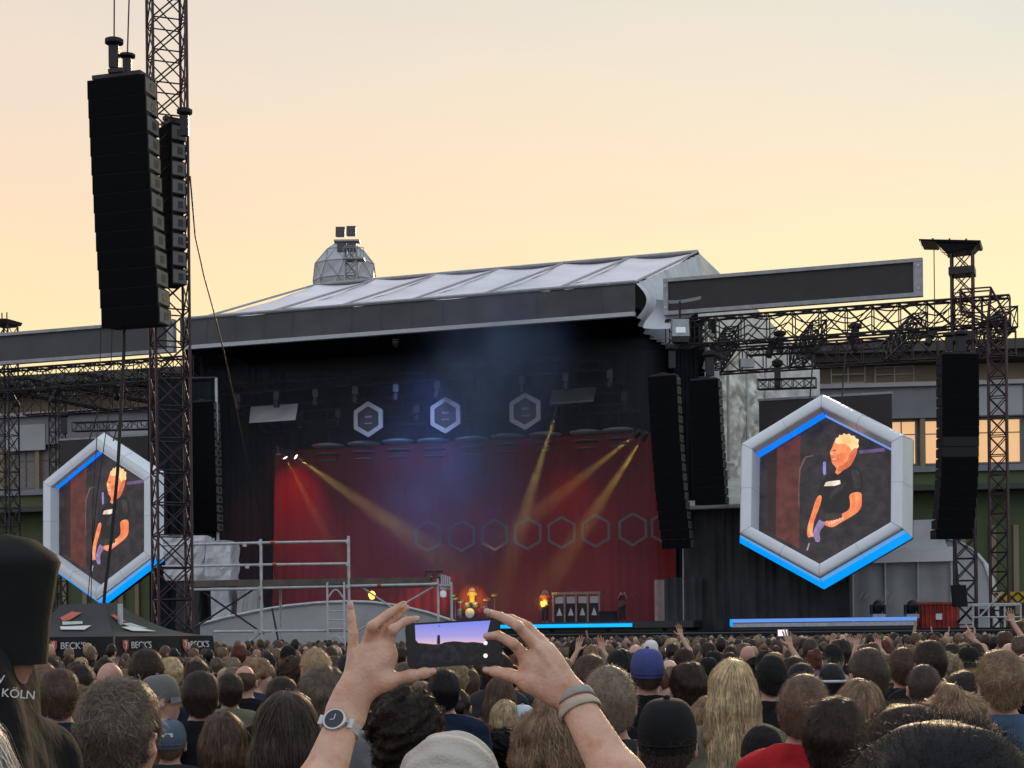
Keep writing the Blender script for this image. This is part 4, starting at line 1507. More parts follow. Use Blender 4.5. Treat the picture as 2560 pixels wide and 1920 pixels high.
# work lamps hanging on the silver wall
for k, (x, y) in enumerate(((1780, 940), (1868, 908))):
    q = onvp(x, y, -.9 + k)
    t = empty('work_lamp', q, ('white work lamp above the array in front of the silver wall', 'grey work lamp on the black hanging truss by the silver wall')[k], 'lamp')
    b_ = MB()
    b_.box((-.35, -.2, -.22), (.35, .2, .22), M=Matrix.Translation(q))
    b_.build('housing', M_WHITESTONE if k == 0 else M_FRAMEGREY, t)
    b_ = MB()
    b_.tube(q, q + Vector((0, 0, 1.2)), .04, 5)
    b_.build('bracket', M_BLACKMETAL, t)

# ------------------------------------------------------------------ silver side wall and black mesh wall
from mathutils import noise as mnoise
sw = empty('side_wall', S(3, 10, 0), 'tall wrinkled silver tarpaulin wall on the right side of the stage', 'tarpaulin wall')
P = []
NU = 120
z_lo = 8.6
u_w = 2.85
for i in range(61):
    s_ = i / 60
    row = []
    for j in range(NU + 1):
        v = 3.0 + 24 * (j / NU)
        zt_w = ZE_B - .2 if v < 12 else ZE_B - .2 - (v - 12) * .05
        z = z_lo + (zt_w - z_lo) * s_
        q_ = Vector((v * .55, z * 1.25, 3.7))
        wr_ = .34 * mnoise.noise(q_) + .24 * abs(mnoise.noise(q_ * 2.3)) + .10 * mnoise.noise(Vector((v * .9, z * 5.0, 1.1))) + .05 * mnoise.noise(q_ * 7.0)
        row.append(S(u_w + wr_ + .1 * math.sin(v * .6), v, z))
    P.append(row)
m_ = MB()
m_.grid(P)
m_.build('tarpaulin', M_SILVER, sw, smooth=True)
for k, v in enumerate((3.0, 8.5, 14, 20)):
    m_ = MB()
    m_.tube(S(u_w + .25, v, 2.5), S(u_w + .25, v, ZE_B), .09, 6)
    m_.build('mast_tube', M_STEEL, sw)
m_ = MB()
m_.grid([[S(u_w - 2.2 + 2.2 * j / 10, 2.9 + .15 * math.sin(j * .8), z) for j in range(11)] for z in (12.2, 13, 14, 14.8, 15.3)])
m_.build('front_flap', M_SILVER, sw, smooth=True)
for z in (11.1, 9.2):
    m_ = MB()
    m_.tube(S(u_w - .1, 2.6, z), S(u_w + 1.2, 5.2, z), .12, 6)
    m_.build('white_roll', M_WHITESTONE, sw)
mw = empty('black_mesh_wall', S(7, 1, 0), 'low black mesh covered wall under the right hexagon screen', 'mesh wall')
zt1 = onv(1765, 1272, 1.0)[1]
um = onv(2125, 1400, 1.0)[0]
P = [[S(u_w - .6 + (um - u_w + .6) * j / 60, .95 + .10 * math.sin(j * .9 + i * .3) + .06 * math.sin(j * 2.1), 1.2 + (zt1 - 1.2) * i / 12) for j in range(61)] for i in range(13)]
m_ = MB()
m_.grid(P)
m_.build('mesh_cloth', M_BLACKMESH, mw, smooth=True)
for k in range(5):
    m_ = MB()
    u = u_w - .6 + (um - u_w + .6) * k / 4
    m_.tube(S(u, .72, 1.2), S(u, .72, zt1 - (.0 if k else 0)), .05, 6)
    m_.build('post', M_FRAMEGREY if k == 0 else M_TRUSS, mw)
m_ = MB()
m_.prism([S(u_w - 1.0, .5, zt1 + .02), S(um, .5, zt1 + .02), S(um, 9, zt1 + 2.2), S(u_w - .1, 9, zt1 + 2.2)], (0, 0, .12))
m_.build('tarpaulin_roof', M_SILVER, mw)
m_ = MB()
m_.tube(S(u_w - 1.0, .55, zt1), S(um, .55, zt1), .07, 6)
m_.build('top_tube', M_STEEL, mw)

# ------------------------------------------------------------------ white tent at the right
vt = 5.0
ua, zea = onv(2127, 1392, vt)
ub_, zeb = onv(2383, 1420, vt)
ze = onv(2300, 1405, vt)[1]
pale_tw = mat('pale_tent_wall', (.44, .46, .47), .5, var=.12, scale=.8, bump=.4, bscale=1.6)
tt = empty('white_tent', S((ua + ub_) / 2, vt + 3, 0), 'grey walled tent with white eave behind the blue light strip at the right', 'tent')
m_ = MB()
m_.grid([[S(ua + (ub_ - ua) * j / 20, vt + .05 * math.sin(j * 1.3), z) for j in range(21)] for z in (0, 1.5, 3, ze)])
m_.build('front_wall', pale_tw, tt, smooth=True)
m_ = MB()
m_.grid([[S(ub_ + .05 * math.sin(j), vt + 6 * j / 10, z) for j in range(11)] for z in (0, 1.5, 3, ze)])
m_.build('side_wall', pale_tw, tt, smooth=True)
m_ = MB()
zr_ = ze + 2.4
m_.grid([[S(ua - .2 + (ub_ - ua + .35) * j / 10 - (1.2 * t_ if j == 10 else 0), vt - .25 + 3.2 * t_, ze + (zr_ - ze) * t_ - .2 * math.sin(math.pi * t_)) for j in range(11)] for t_ in (0, .25, .5, .75, 1)])
m_.build('roof', M_GREYTARP, tt, smooth=True)
m_ = MB()
m_.prism([S(ua - .2, vt - .3, ze + .0), S(ub_ + .15, vt - .3, ze + .0), S(ub_ + .15, vt - .22, ze + .75), S(ua - .2, vt - .22, ze + .75)], SW * -.06)
m_.build('eave', mat('white_tent_eave', (.88, .88, .88), .4, var=.06), tt)
for k in range(4):
    u = ua + (ub_ - ua) * (.02 + .32 * k)
    m_ = MB()
    m_.tube(S(u, vt - .12, 0), S(u, vt - .12, ze), .07, 6)
    m_.build('pole', M_STEEL, tt)
for j, (u_, z_) in enumerate(((.06, 3.6), (.12, 3.6), (.3, 3.5), (.36, 3.4), (.6, 3.2), (.66, 3.2), (.72, 3.2))):
    m_ = MB()
    a = S(ua + (ub_ - ua) * u_, vt - .14, z_)
    m_.prism([a, a + SD * .12, a + SD * .45 + Vector((0, 0, .45)), a + SD * .3 + Vector((0, 0, .45))], SW * -.02)
    m_.build('white_stripe', M_WHITESTONE, tt)

# pale arched shelter to the right of the tent
ah = empty('arched_shelter', onvp(2430, 1560, 9.5), 'pale arched tarpaulin shelter right of the grey tent, behind the far right array', 'shelter')
prof = [(2300, 1352), (2350, 1346), (2395, 1352), (2430, 1372), (2458, 1405), (2474, 1450), (2482, 1510), (2484, 1570)]
tp_ = [onvp(x, y, 9.5) for x, y in prof]
pale_t = mat('pale_tarpaulin', (.50, .52, .54), .5, var=.2, scale=.8, bump=.6, bscale=1.6)
m_ = MB()
m_.grid([[Vector((p.x, p.y, 0)) for p in tp_], [Vector((p.x + .05, p.y, p.z * .5)) for p in tp_], tp_])
m_.build('front_wall', pale_t, ah)
m_ = MB()
m_.grid([[p + SW * (6 * t) + Vector((0, 0, -.15 * math.sin(math.pi * t))) for p in tp_] for t in (0, .33, .66, 1)])
m_.build('roof', pale_t, ah, smooth=True)
m_ = MB()
m_.path([p - SW * .05 for p in tp_], .06, 6)
m_.build('edge_tube', M_STEEL, ah)

# blue strip riser right, moving heads, red container, yellow lift, scaffold
ua, za = onv(1826, 1556, -1.3)
ub_, _ = onv(2292, 1556, -1.3)
rs = empty('side_runway', S((ua + ub_) / 2, -1, 0), 'low runway with a blue light strip along its edge under the right hexagon screen', 'runway')
m_ = MB()
m_.sbox(ua, ub_, -1.2, .6, 2.02, za - .12)
m_.build('deck', M_DECK, rs)
m_ = MB()
m_.sbox(ua, ub_, -1.32, -1.22, za - .02, za + .16)
m_.build('light_band', M_PALELED, rs)
m_ = MB()
m_.sbox(ua, ub_, -1.27, -1.21, za - .25, za - .06)
m_.build('lower_edge', M_STEEL, rs)
m_ = MB()
m_.sbox(ua - .02, ua + .12, -1.34, -1.3, za - .2, za + .16)
m_.build('end_light', M_CYAN, rs)
ua, za = onv(1300, 1566, -1.4)
ub_, _ = onv(1580, 1566, -1.4)
ua = onv(1100, 1566, -1.4)[0]
ls = MB()
ls.sbox(ua, ub_, -1.5, -1.35, za - .09, za + .09)
o = ls.build('light_band', M_CYAN2)
tag(o, 'bright blue light strip along the front edge of the main stage', 'light strip')
gw = MB()
for x in (2195, 2280):
    q = onvp(x, 1546, -.8)
    t = empty('moving_spotlight', q, 'black moving head lamp standing on the runway, %s' % ('left of the pair' if x < 2240 else 'next to the red container'), 'moving head lamp', 'moving head lamps on the runway')
    b_ = MB()
    b_.box((-.3, -.25, 0), (.3, .25, .22), M=Matrix.Translation(q))
    b_.build('base', M_FRAMEGREY, t)
    b_ = MB()
    for sg in (-1, 1):
        b_.box((sg * .33 - .05, -.12, .2), (sg * .33 + .05, .12, .68), M=Matrix.Translation(q))
    b_.build('yoke', M_BLACKMETAL, t)
    b_ = MB()
    b_.lathe([(0, -.4), (.24, -.38), (.28, -.1), (.27, .2), (.16, .4), (0, .42)], 14, M=Matrix.Translation(q + Vector((0, 0, .55))) @ Matrix.Rotation(.9, 4, 'X'))
    b_.build('head', M_BLACKMETAL, t, smooth=True)
ua, za = onv(2293, 1512, -.3)
ub_, zb_ = onv(2390, 1566, -.3)
rc = empty('red_container', S((ua + ub_) / 2, 0, 0), 'scuffed red corrugated container under the far right array', 'container')
P = []
m_ = MB()
N_ = 36
row = [(ua + (ub_ - ua) * j / N_, -.3 + (.09 if (j // 2) % 2 else 0)) for j in range(N_ + 1)]
m_.grid([[S(u, v, z) for u, v in row] for z in (0.1, za)])
m_.sbox(ua, ub_, -.18, 2.2, .1, za - .003)
m_.build('body', M_REDPAINT, rc)
for (z0_, z1_) in ((za, za + .12), (0, .1)):
    m_ = MB()
    m_.sbox(ua - .03, ub_ + .03, -.34, 2.2, z0_ + .002, z1_)
    m_.build('rail', M_REDPAINT, rc)
m_ = MB()
a = S(ua + .9, -.36, za - .75)
m_.prism([a, a + SD * .3, a + SD * .3 + Vector((0, 0, .3)), a + Vector((0, 0, .3))], SW * -.01)
m_.build('white_label', M_LETTER, rc)
q = onvp(2530, 1545, 4)
yl = empty('yellow_lift', (q.x, q.y, 0), 'yellow work lift with lattice platform parked at the far right', 'work lift')
za = onvp(2530, 1482, 4).z
m_ = MB()
m_.sbox(onv(2484, 1500, 4)[0], onv(2610, 1500, 4)[0], 4, 5.2, za - .5, za + .05)
m_.build('platform', M_YELLOW, yl)
m_ = MB()
for k in range(5):
    u = onv(2490, 1500, 4)[0] + k * .55
    m_.tube(S(u, 3.96, za - .5), S(u + .5, 3.96, za + .02), .04, 5).tube(S(u + .5, 3.96, za - .5), S(u, 3.96, za + .02), .04, 5)
m_.build('lattice', M_BLACKMETAL, yl)
m_ = MB()
for k in range(4):
    z_ = .9 + (za - 1.4) * k / 4
    z2_ = .9 + (za - 1.4) * (k + 1) / 4
    m_.tube(S(19.8, 4.2, z_), S(22.0, 4.2, z2_), .06, 5).tube(S(22.0, 4.2, z_), S(19.8, 4.2, z2_), .06, 5)
m_.build('scissor_arms', M_FRAMEGREY, yl)
u_y = onv(2550, 1570, 3.5)[0]
m_ = MB()
m_.sbox(u_y, u_y + 2.4, 3.4, 5.2, .45, onv(2550, 1546, 3.5)[1])
m_.build('chassis', M_YELLOW, yl)
for k in range(2):
    m_ = MB()
    m_.tube(S(u_y + .5 + 1.4 * k, 3.3, .4), S(u_y + .5 + 1.4 * k, 3.6, .4), .4, 14)
    m_.build('wheel', M_RUBBER, yl)
ua, za = onv(2432, 1512, -.8)
ub_, zb_ = onv(2552, 1542, -.8)
sf = empty('riser_scaffold', S((ua + ub_) / 2, -.8, 0), 'low grey tube scaffold with black gear at the right end of the stage', 'scaffold')
m_ = MB()
for k in range(4):
    u = ua + (ub_ - ua) * k / 3
    m_.tube(S(u, -.8, 0), S(u, -.8, za), .05, 6)
m_.build('post', M_STEEL, sf)
m_ = MB()
for z in (za - .05, zb_, za + .02):
    m_.tube(S(ua, -.86, z), S(ub_, -.86, z), .045, 6)
m_.tube(S(ua + .3, -.9, zb_), S(ua + 1.4, -.9, za + .6), .05, 5)
m_.build('rail', M_STEEL, sf)
for k in range(3):
    m_ = MB()
    u = ua + .3 + k * .95
    m_.sbox(u, u + .7, -.6, .2, zb_ + .06, zb_ + .06 + .35 + .12 * k)
    m_.build('gear_case', M_BLACKMESH, sf)
# barrier in front of the stage
bar = empty('crowd_barrier', S(-2, -6, 0), 'long black barrier wall between the crowd and the stage front', 'barrier')
m_ = MB()
m_.sbox(UL, 26, -6.2, -6.08, 0, onv(1900, 1583, -6.1)[1])
m_.build('panel', M_BLACKCLOTH, bar)
m_ = MB()
m_.tube(S(UL, -6.14, onv(1900, 1583, -6.1)[1] + .03), S(26, -6.14, onv(1900, 1583, -6.1)[1] + .03), .04, 6)
m_.build('top_rail', M_FASCIA, bar)

# grey hanging cloth panel and dark frame at the right edge of the curtain
ua, za = onv(1636, 1450, 1.0)
ub_, zb_ = onv(1684, 1568, 1.0)
o = drape('hanging_cloth', S(ua, 1.0, 0), S(ub_, 1.0, 0), zb_, za, 0, 2, mat('pinkish_grey_cloth', (.30, .24, .23), .8, var=.25, scale=2), None, .05)
tag(o, 'pale grey cloth panel hanging at the right edge of the red curtain', 'cloth')
o = drape('hanging_cloth', S(ub_ - .4, .7, 0), S(ub_ + 1.6, .7, 0), DECK, za + .1, 0, 4, M_BLACKMESH, None, .1)
tag(o, 'dark crumpled cloth hanging beside the pale cloth panel', 'cloth')

# left stage wing: black drape with pale edge pole, white wrapped gear
wl_ = empty('left_wing_wall', onvp(470, 1560, -2), 'black draped wall with pale edge poles at the left of the stage', 'draped wall')
a, b = onvp(372, 1300, -2.0), onvp(545, 1300, -.5)
ztw = onvp(545, 945, -.5).z
drape('drape', (a.x, a.y, 0), (b.x, b.y, 0), 2.0, ztw - .2, 0, 7, M_BLACKCLOTH, wl_, .1)
m_ = MB()
m_.tube((b.x, b.y - .1, 2), (b.x, b.y - .1, ztw), .09, 6)
m_.build('edge_pole', M_STEEL, wl_)
m_ = MB()
m_.tube((a.x, a.y - .1, ztw - .1), (b.x, b.y - .1, ztw), .08, 6)
m_.build('top_pole', M_TRUSS, wl_)
m_ = MB()
q = onvp(530, 1150, -.7)
m_.box((-.25, -.05, -2.0), (.25, .05, 2.0), M=Matrix.Translation(q))
m_.build('white_strip', M_WHITESTONE, wl_)

YW = 74
wg = empty('wrapped_gear', at(490, 1560, YW), 'stack of gear wrapped in white film behind the scaffold at the left', 'wrapped gear')


def crumple(lo, hi, n=8, amp=.08, seed=1):
    rg_ = random.Random(seed)
    b = MB()
    lo, hi = Vector(lo), Vector(hi)
    P = []
    for i in range(n + 1):
        row = []
        for j in range(4 * n):
            k, s_ = divmod(j, n)
            s_ = s_ / n
            cs = [(lo.x, lo.y), (hi.x, lo.y), (hi.x, hi.y), (lo.x, hi.y)]
            x = cs[k][0] + (cs[(k + 1) % 4][0] - cs[k][0]) * s_
            y = cs[k][1] + (cs[(k + 1) % 4][1] - cs[k][1]) * s_
            row.append(Vector((x + rg_.uniform(-amp, amp), y + rg_.uniform(-amp, amp), lo.z + (hi.z - lo.z) * i / n + rg_.uniform(-amp, amp) * .4)))
        row.append(row[0])
        P.append(row)
    b.grid(P)
    b.add(P[-1][:-1], [tuple(range(4 * n))])
    return b


a, b = at(410, 1452, YW), at(512, 1338, YW)
crumple((a.x, YW, a.z), (b.x, YW + 2.5, b.z), 8, .07, 2).build('wrapped_stack', M_WHITEPLASTIC, wg, smooth=False)
a, b = at(514, 1455, YW - .5), at(575, 1350, YW - .5)
crumple((a.x, YW - .5, a.z), (b.x, YW + 2, b.z), 7, .06, 3).build('wrapped_stack', M_WHITEPLASTIC, wg)
a, b = at(420, 1620, YW), at(500, 1456, YW)
crumple((a.x + .4, YW, 0), (b.x, YW + 2, b.z), 7, .07, 4).build('dark_stack', M_BLACKMESH, wg)
a, b = at(528, 1620, YW), at(574, 1462, YW)
crumple((a.x, YW, 0), (b.x, YW + 2, b.z), 6, .06, 5).build('wrapped_stack', M_WHITEPLASTIC, wg)
a, b = at(594, 1560, YW), at(640, 1455, YW)
crumple((a.x, YW, 0), (b.x, YW + 2, b.z), 6, .06, 6).build('grey_stack', M_GREYTARP, wg)

# ------------------------------------------------------------------ scaffold platform with guard rail
YS = 42.0
sp = empty('scaffold_platform', at(800, 1560, YS), 'steel tube scaffold platform with double guard rail and ladder in front of the stage', 'scaffold')
P_ = lambda x, y, dy=0.0: at(x, y, YS + dy)
rt = .035


def stb(name, pts, r=rt, m=M_STEEL):
    b = MB()
    for a, c in pts:
        b.tube(a, c, r, 8)
    return b.build(name, m, sp)


def down(x, y, dy=0.0):
    p = P_(x, y, dy)
    return p, Vector((p.x, p.y, 0))


for x, y in ((652, 1348), (871, 1340)):
    stb('standard', [down(x, y)])
for x, y in ((701, 1470), (480, 1470), (1095, 1446)):
    stb('standard', [down(x, y, 1.3 if x == 701 else 0)], .03)
stb('standard', [down(1128, 1455, 1.2)], .03)
for y0_, y1_, x0_, x1_ in ((1363, 1357, 405, 652), (1357, 1353, 652, 870), (1417, 1412, 405, 652), (1412, 1409, 652, 870)):
    stb('guard_rail', [(P_(x0_, y0_), P_(x1_, y1_))], .032)
stb('ledger', [(P_(485, 1474), P_(650, 1472))])
stb('ledger', [(P_(652, 1470), P_(871, 1466))])
stb('ledger', [(P_(871, 1465), P_(1095, 1460))], .04)
stb('ledger', [(P_(535, 1579), P_(872, 1576))])
stb('ledger', [(P_(485, 1474, 1.3), P_(1128, 1464, 1.3))], .03)
dkm = [(486, 652, 1466, 1462), (654, 870, 1464, 1459), (874, 1078, 1460, 1456)]
for k, (xa, xb, ya_, yb_) in enumerate(dkm):
    for r_i in range(4):
        a, b = P_(xa, ya_, .05 + .32 * r_i), P_(xb, yb_, .05 + .32 * r_i)
        b = Vector((b.x, a.y, b.z))
        m_ = MB()
        m_.hexa([a + Vector((0, 0, -.03)), b + Vector((0, 0, -.03)), b + Vector((0, .29, -.03)), a + Vector((0, .29, -.03)), a + Vector((0, 0, .05)), b + Vector((0, 0, .05)), b + Vector((0, .29, .05)), a + Vector((0, .29, .05))])
        m_.build('plank', M_PLANK, sp)
    a, b = P_(xa, ya_ - 4), P_(xb, yb_ - 4)
    m_ = MB()
    m_.hexa([a + Vector((0, -.02, -.06)), b + Vector((0, -.02, -.06)), b + Vector((0, .02, -.06)), a + Vector((0, .02, -.06)), a + Vector((0, -.02, .1)), b + Vector((0, -.02, .1)), b + Vector((0, .02, .1)), a + Vector((0, .02, .1))])
    m_.build('toe_board', M_PLANK, sp)
for a, b in (((640, 1470), (485, 1570)), ((505, 1478), (660, 1585)), ((655, 1580), (560, 1650)), ((680, 1520), (705, 1650)), ((1092, 1462), (898, 1575)), ((905, 1468), (1085, 1590))):
    stb('diagonal_brace', [(P_(a[0], a[1], .06), P_(b[0], b[1], .06))], .024, M_TRUSS if a[0] in (505, 640, 680) else M_STEEL)
# ladder frame
lad = []
for x in (818, 860):
    stb('ladder_rail', [down(x, 1455, -.08)], .028)
for k in range(9):
    y = 1506 + k * 22
    lad.append((P_(818, y, -.08), P_(860, y, -.08)))
stb('ladder_rungs', lad, .018)
arch = MB()
for yb_ in (1480, 1594):
    pts = [P_(820 + 38 * t, yb_ + 16 - 22 * math.sin(math.pi * min(max(t, .03), .97)), -.08) for t in [i / 8 for i in range(9)]]
    arch.path(pts, .022, 6)
arch.build('ladder_arch', M_STEEL, sp)
for x, y in ((650, 1357), (652, 1412), (651, 1470), (651, 1578), (870, 1354), (870, 1410), (871, 1466), (612, 1362), (618, 1416), (640, 1578), (684, 1577)):
    p = P_(x, y)
    cl = MB()
    cl.box((-.045, -.05, -.05), (.045, .05, .05), M=Matrix.Translation(p))
    cl.build('coupler', M_STEEL, sp)
rd = MB()
for x, y in ((682, 1356), (686, 1411), (650, 1495), (610, 1362), (948, 1463)):
    p = P_(x, y)
    if x == 650:
        rd.tube(p - Vector((0, 0, .05)), p + Vector((0, 0, .05)), .041, 8)
    else:
        rd.tube(p - Vector((.05, 0, 0)), p + Vector((.05, 0, 0)), .045, 8)
rd.build('red_marker', mat('red_tape', (.45, .06, .05), .5), sp)
# lamp unit on the scaffold's right end
lu = empty('lamp_unit', P_(1112, 1455), 'grey lamp unit with ribbed housing on the right end of the scaffold', 'lamp')
m_ = MB()
for k in range(5):
    p = P_(1104 + 5 * k, 1452 + k * 1.5)
    m_.box((-.015, -.12, -.16), (.015, .12, .16), M=Matrix.Translation(p))
p = P_(1115, 1468)
m_.box((-.14, -.12, -.05), (.14, .12, .03), M=Matrix.Translation(p))
m_.build('ribbed_housing', M_STEEL, lu)
m_ = MB()
m_.lathe([(0, -.1), (.07, -.08), (.08, .0), (.07, .06), (0, .1)], 12, M=Matrix.Translation(P_(1108, 1484)))
m_.build('lamp_glass', M_COOLLAMP, lu)

# ------------------------------------------------------------------ arched grey tent in front of the stage
YA = 52.0
at_ = empty('arched_tent', at(850, 1600, YA), 'low arched grey fabric shelter behind the scaffold platform', 'shelter')
prof = [(500, 1562), (560, 1546), (650, 1527), (720, 1516), (790, 1509), (860, 1505), (930, 1507), (1000, 1516), (1070, 1533), (1140, 1556), (1200, 1578), (1240, 1598)]
top = [at(x, y, YA) for x, y in prof]
m_ = MB()
rows = [[Vector((p.x, p.y, 0)) for p in top], [Vector((p.x, p.y, p.z * .5)) for p in top], top]
m_.grid(rows)
m_.build('front_wall', M_GREYTARP, at_)
m_ = MB()
m_.grid([[p + Vector((0, 5 * t, -.25 * math.sin(math.pi * t))) for p in top] for t in (0, .33, .66, 1)])
m_.build('roof', mat('grey_green_tarp', (.27, .29, .29), .5, var=.15), at_, smooth=True)
m_ = MB()
m_.path([p + Vector((0, -.04, .02)) for p in top], .05, 6)
m_.build('edge_tube', M_STEEL, at_)

# ------------------------------------------------------------------ beer garden canopy with valance lettering
YU = 30.0
um_ = empty('canopy', at(285, 1640, YU), 'black promotional canopy with white brand lettering on its valance at the left', 'canopy')
c_front = at(285, 1591, YU)
zv = c_front.z
c_left = at(60, 1580, YU + .5)
c_right = at(530, 1579, YU + 2.2)
c_left.z = c_right.z = zv
c_back = c_left + (c_right - c_front)
apex_a = at(150, 1512, YU + 1.6)
apex_b = at(262, 1507, YU + 1.8)


def slope(P, Q, A, B_, n=10, sag=.12):
    rows = []
    for i in range(n + 1):
        t = i / n
        rows.append([P.lerp(Q, s_).lerp(A.lerp(B_, s_), t) + Vector((0, 0, -sag * math.sin(math.pi * t))) for s_ in [k / 8 for k in range(9)]])
    m_ = MB()
    m_.grid(rows)
    return m_, rows


m1, r1 = slope(c_left, c_front, apex_a, apex_b, sag=.05)
m1.build('roof_face', M_UMB, um_, smooth=True)
m2, r2 = slope(c_front, c_right, apex_b, apex_b + (c_right - c_front) * .12, sag=.16)
m2.build('roof_face', M_UMB2, um_, smooth=True)
m3, _r = slope(c_right, c_back, apex_b + (c_right - c_front) * .12, apex_a + Vector((0, .8, 0)), sag=.16)
m3.build('roof_face', M_UMB, um_, smooth=True)
m4, _r = slope(c_back, c_left, apex_a + Vector((0, .8, 0)), apex_a, sag=.16)
m4.build('roof_face', M_UMB, um_, smooth=True)
for nm, a, b in (('valance', c_left, c_front), ('valance', c_front, c_right)):
    m_ = MB()
    rows = []
    nn = Vector(((b - a).y, -(b - a).x, 0)).normalized()
    for i in range(4):
        rows.append([a.lerp(b, s_) + Vector((0, 0, -.33 * i / 3 + (.0 if i == 0 else -.02 * math.sin(math.pi * s_)))) + nn * (.03 + .012 * math.sin(s_ * 14) * i) for s_ in [k / 24 for k in range(25)]])
    m_.grid(rows)
    m_.build(nm, M_VALANCE, um_, smooth=True)


def sign_on(a, b, s_, h, body, z, extra=True):
    d = (b - a).normalized()
    nn = Vector((d.y, -d.x, 0))
    p = a.lerp(b, s_) + Vector((0, 0, z)) + nn * .062
    put(text_mesh(body, h, M_LETTER, .004), 'lettering', um_, frame_matrix(p, d, Vector((0, 0, 1))))
    if extra:
        q_ = a.lerp(b, s_) - d * (h * 2.35) + Vector((0, 0, z)) + nn * .06
        e = MB()
        e.prism([q_ + d * x + Vector((0, 0, y)) for x, y in ((-.07, .10), (.07, .10), (.07, -.03), (0, -.12), (-.07, -.03))], nn * .006)
        e.build('red_emblem', M_PRINTRED, um_)
        e = MB()
        e.tube(q_ + nn * .008 + Vector((0, 0, -.06)), q_ + nn * .008 + Vector((.02, 0, .06)), .012, 6)
        e.ring(q_ + nn * .009 + Vector((0, 0, .05)), d * .02, Vector((0, 0, .02)), 1, .01, 10, 5)
        e.build('white_key', M_LETTER, um_)


sl = (c_front - c_left).length
sign_on(c_left, c_front, (at(187, 1608, YU + .2).x - c_left.x) / (c_front.x - c_left.x), .17, "BECK'S", -.165)
sign_on(c_front, c_right, .24, .17, "BECK'S", -.165)
sign_on(c_front, c_right, .84, .17, "BECK'S", -.165)


def print_on(rows, pts, m_, name):
    def bil(s_, t):
        i = min(int(t * 10), 9)
        k = min(int(s_ * 8), 7)
        ft, fs = t * 10 - i, s_ * 8 - k
        a = rows[i][k].lerp(rows[i][k + 1], fs)
        b = rows[i + 1][k].lerp(rows[i + 1][k + 1], fs)
        return a.lerp(b, ft)
    P = [bil(*p) for p in pts]
    nn = (P[1] - P[0]).cross(P[2] - P[0]).normalized()
    if nn.y > 0:
        nn = -nn
    e = MB()
    e.prism([p + nn * .02 for p in P], nn * .008)
    e.build(name, m_, um_)


print_on(r1, [(.22, .62), (.36, .78), (.55, .74), (.40, .55), (.30, .52)], M_PRINTRED, 'roof_print')
print_on(r1, [(.30, .50), (.60, .50), (.62, .42), (.34, .40)], M_PRINTGREEN, 'roof_print')
print_on(r1, [(.32, .34), (.74, .36), (.66, .22), (.36, .24)], M_LETTER, 'roof_print')
print_on(r2, [(.10, .76), (.2, .78), (.40, .62), (.24, .62)], M_PRINTRED, 'roof_print')
print_on(r2, [(.25, .58), (.45, .60), (.60, .44), (.42, .44)], M_PRINTGREEN, 'roof_print')
print_on(r2, [(.20, .48), (.38, .50), (.62, .32), (.30, .34)], M_LETTER, 'roof_print')
pl = MB()
cm_ = (c_left + c_right) / 2
pl.tube((cm_.x, cm_.y, 0), (cm_.x, cm_.y, apex_a.z), .05, 8)
pl.build('pole', M_STEEL, um_)
for c_ in (c_left, c_right, c_back, c_front):
    pl = MB()
    pl.tube((c_.x, c_.y + .05, 0), (c_.x, c_.y + .05, zv), .025, 8)
    pl.build('leg', M_STEEL, um_)

# lamps slung under the wing trusses
for side_, us in (('right', (4.0, 7.2, 11.0, 15.2)), ('left', (-39.0, -35.5, -31.5))):
    for k, u in enumerate(us):
        o = bpy.data.objects.new('moving_light', fl_me)
        COL.objects.link(o)
        o.location = S(u, .3, ZW - .7)
        o.rotation_euler = (.5, .3 * (-1) ** k, u)
        tag(o, 'black moving light slung under the %s wing truss, %s from its left end' % (side_, ('first', 'second', 'third', 'fourth')[k]), 'stage light', 'lamps under the wing trusses')
# cables drooping along the wing trusses
for side_, u0_, u1_, n_ in (('right', 1.8, 18.4, 8), ('left', -41.5, -27.5, 7)):
    cbm = MB()
    for r_i in range(3):
        pts = []
        for k in range(n_ * 6 + 1):
            t = k / 6
            pts.append(S(u0_ + (u1_ - u0_) * t / n_, .05 - .12 * r_i, ZW + .55 - .75 * r_i * .6 - .42 * abs(math.sin(math.pi * t)) * (1 + .5 * math.sin(int(t) * 2.3 + r_i))))
        cbm.path(pts, .035, 4)
    o = cbm.build('cable_bundle', M_RUBBER)
    tag(o, 'black cable loops drooping along the front truss of the %s wing' % side_, 'cable', None, 'stuff')

# ================================================================== PEOPLE


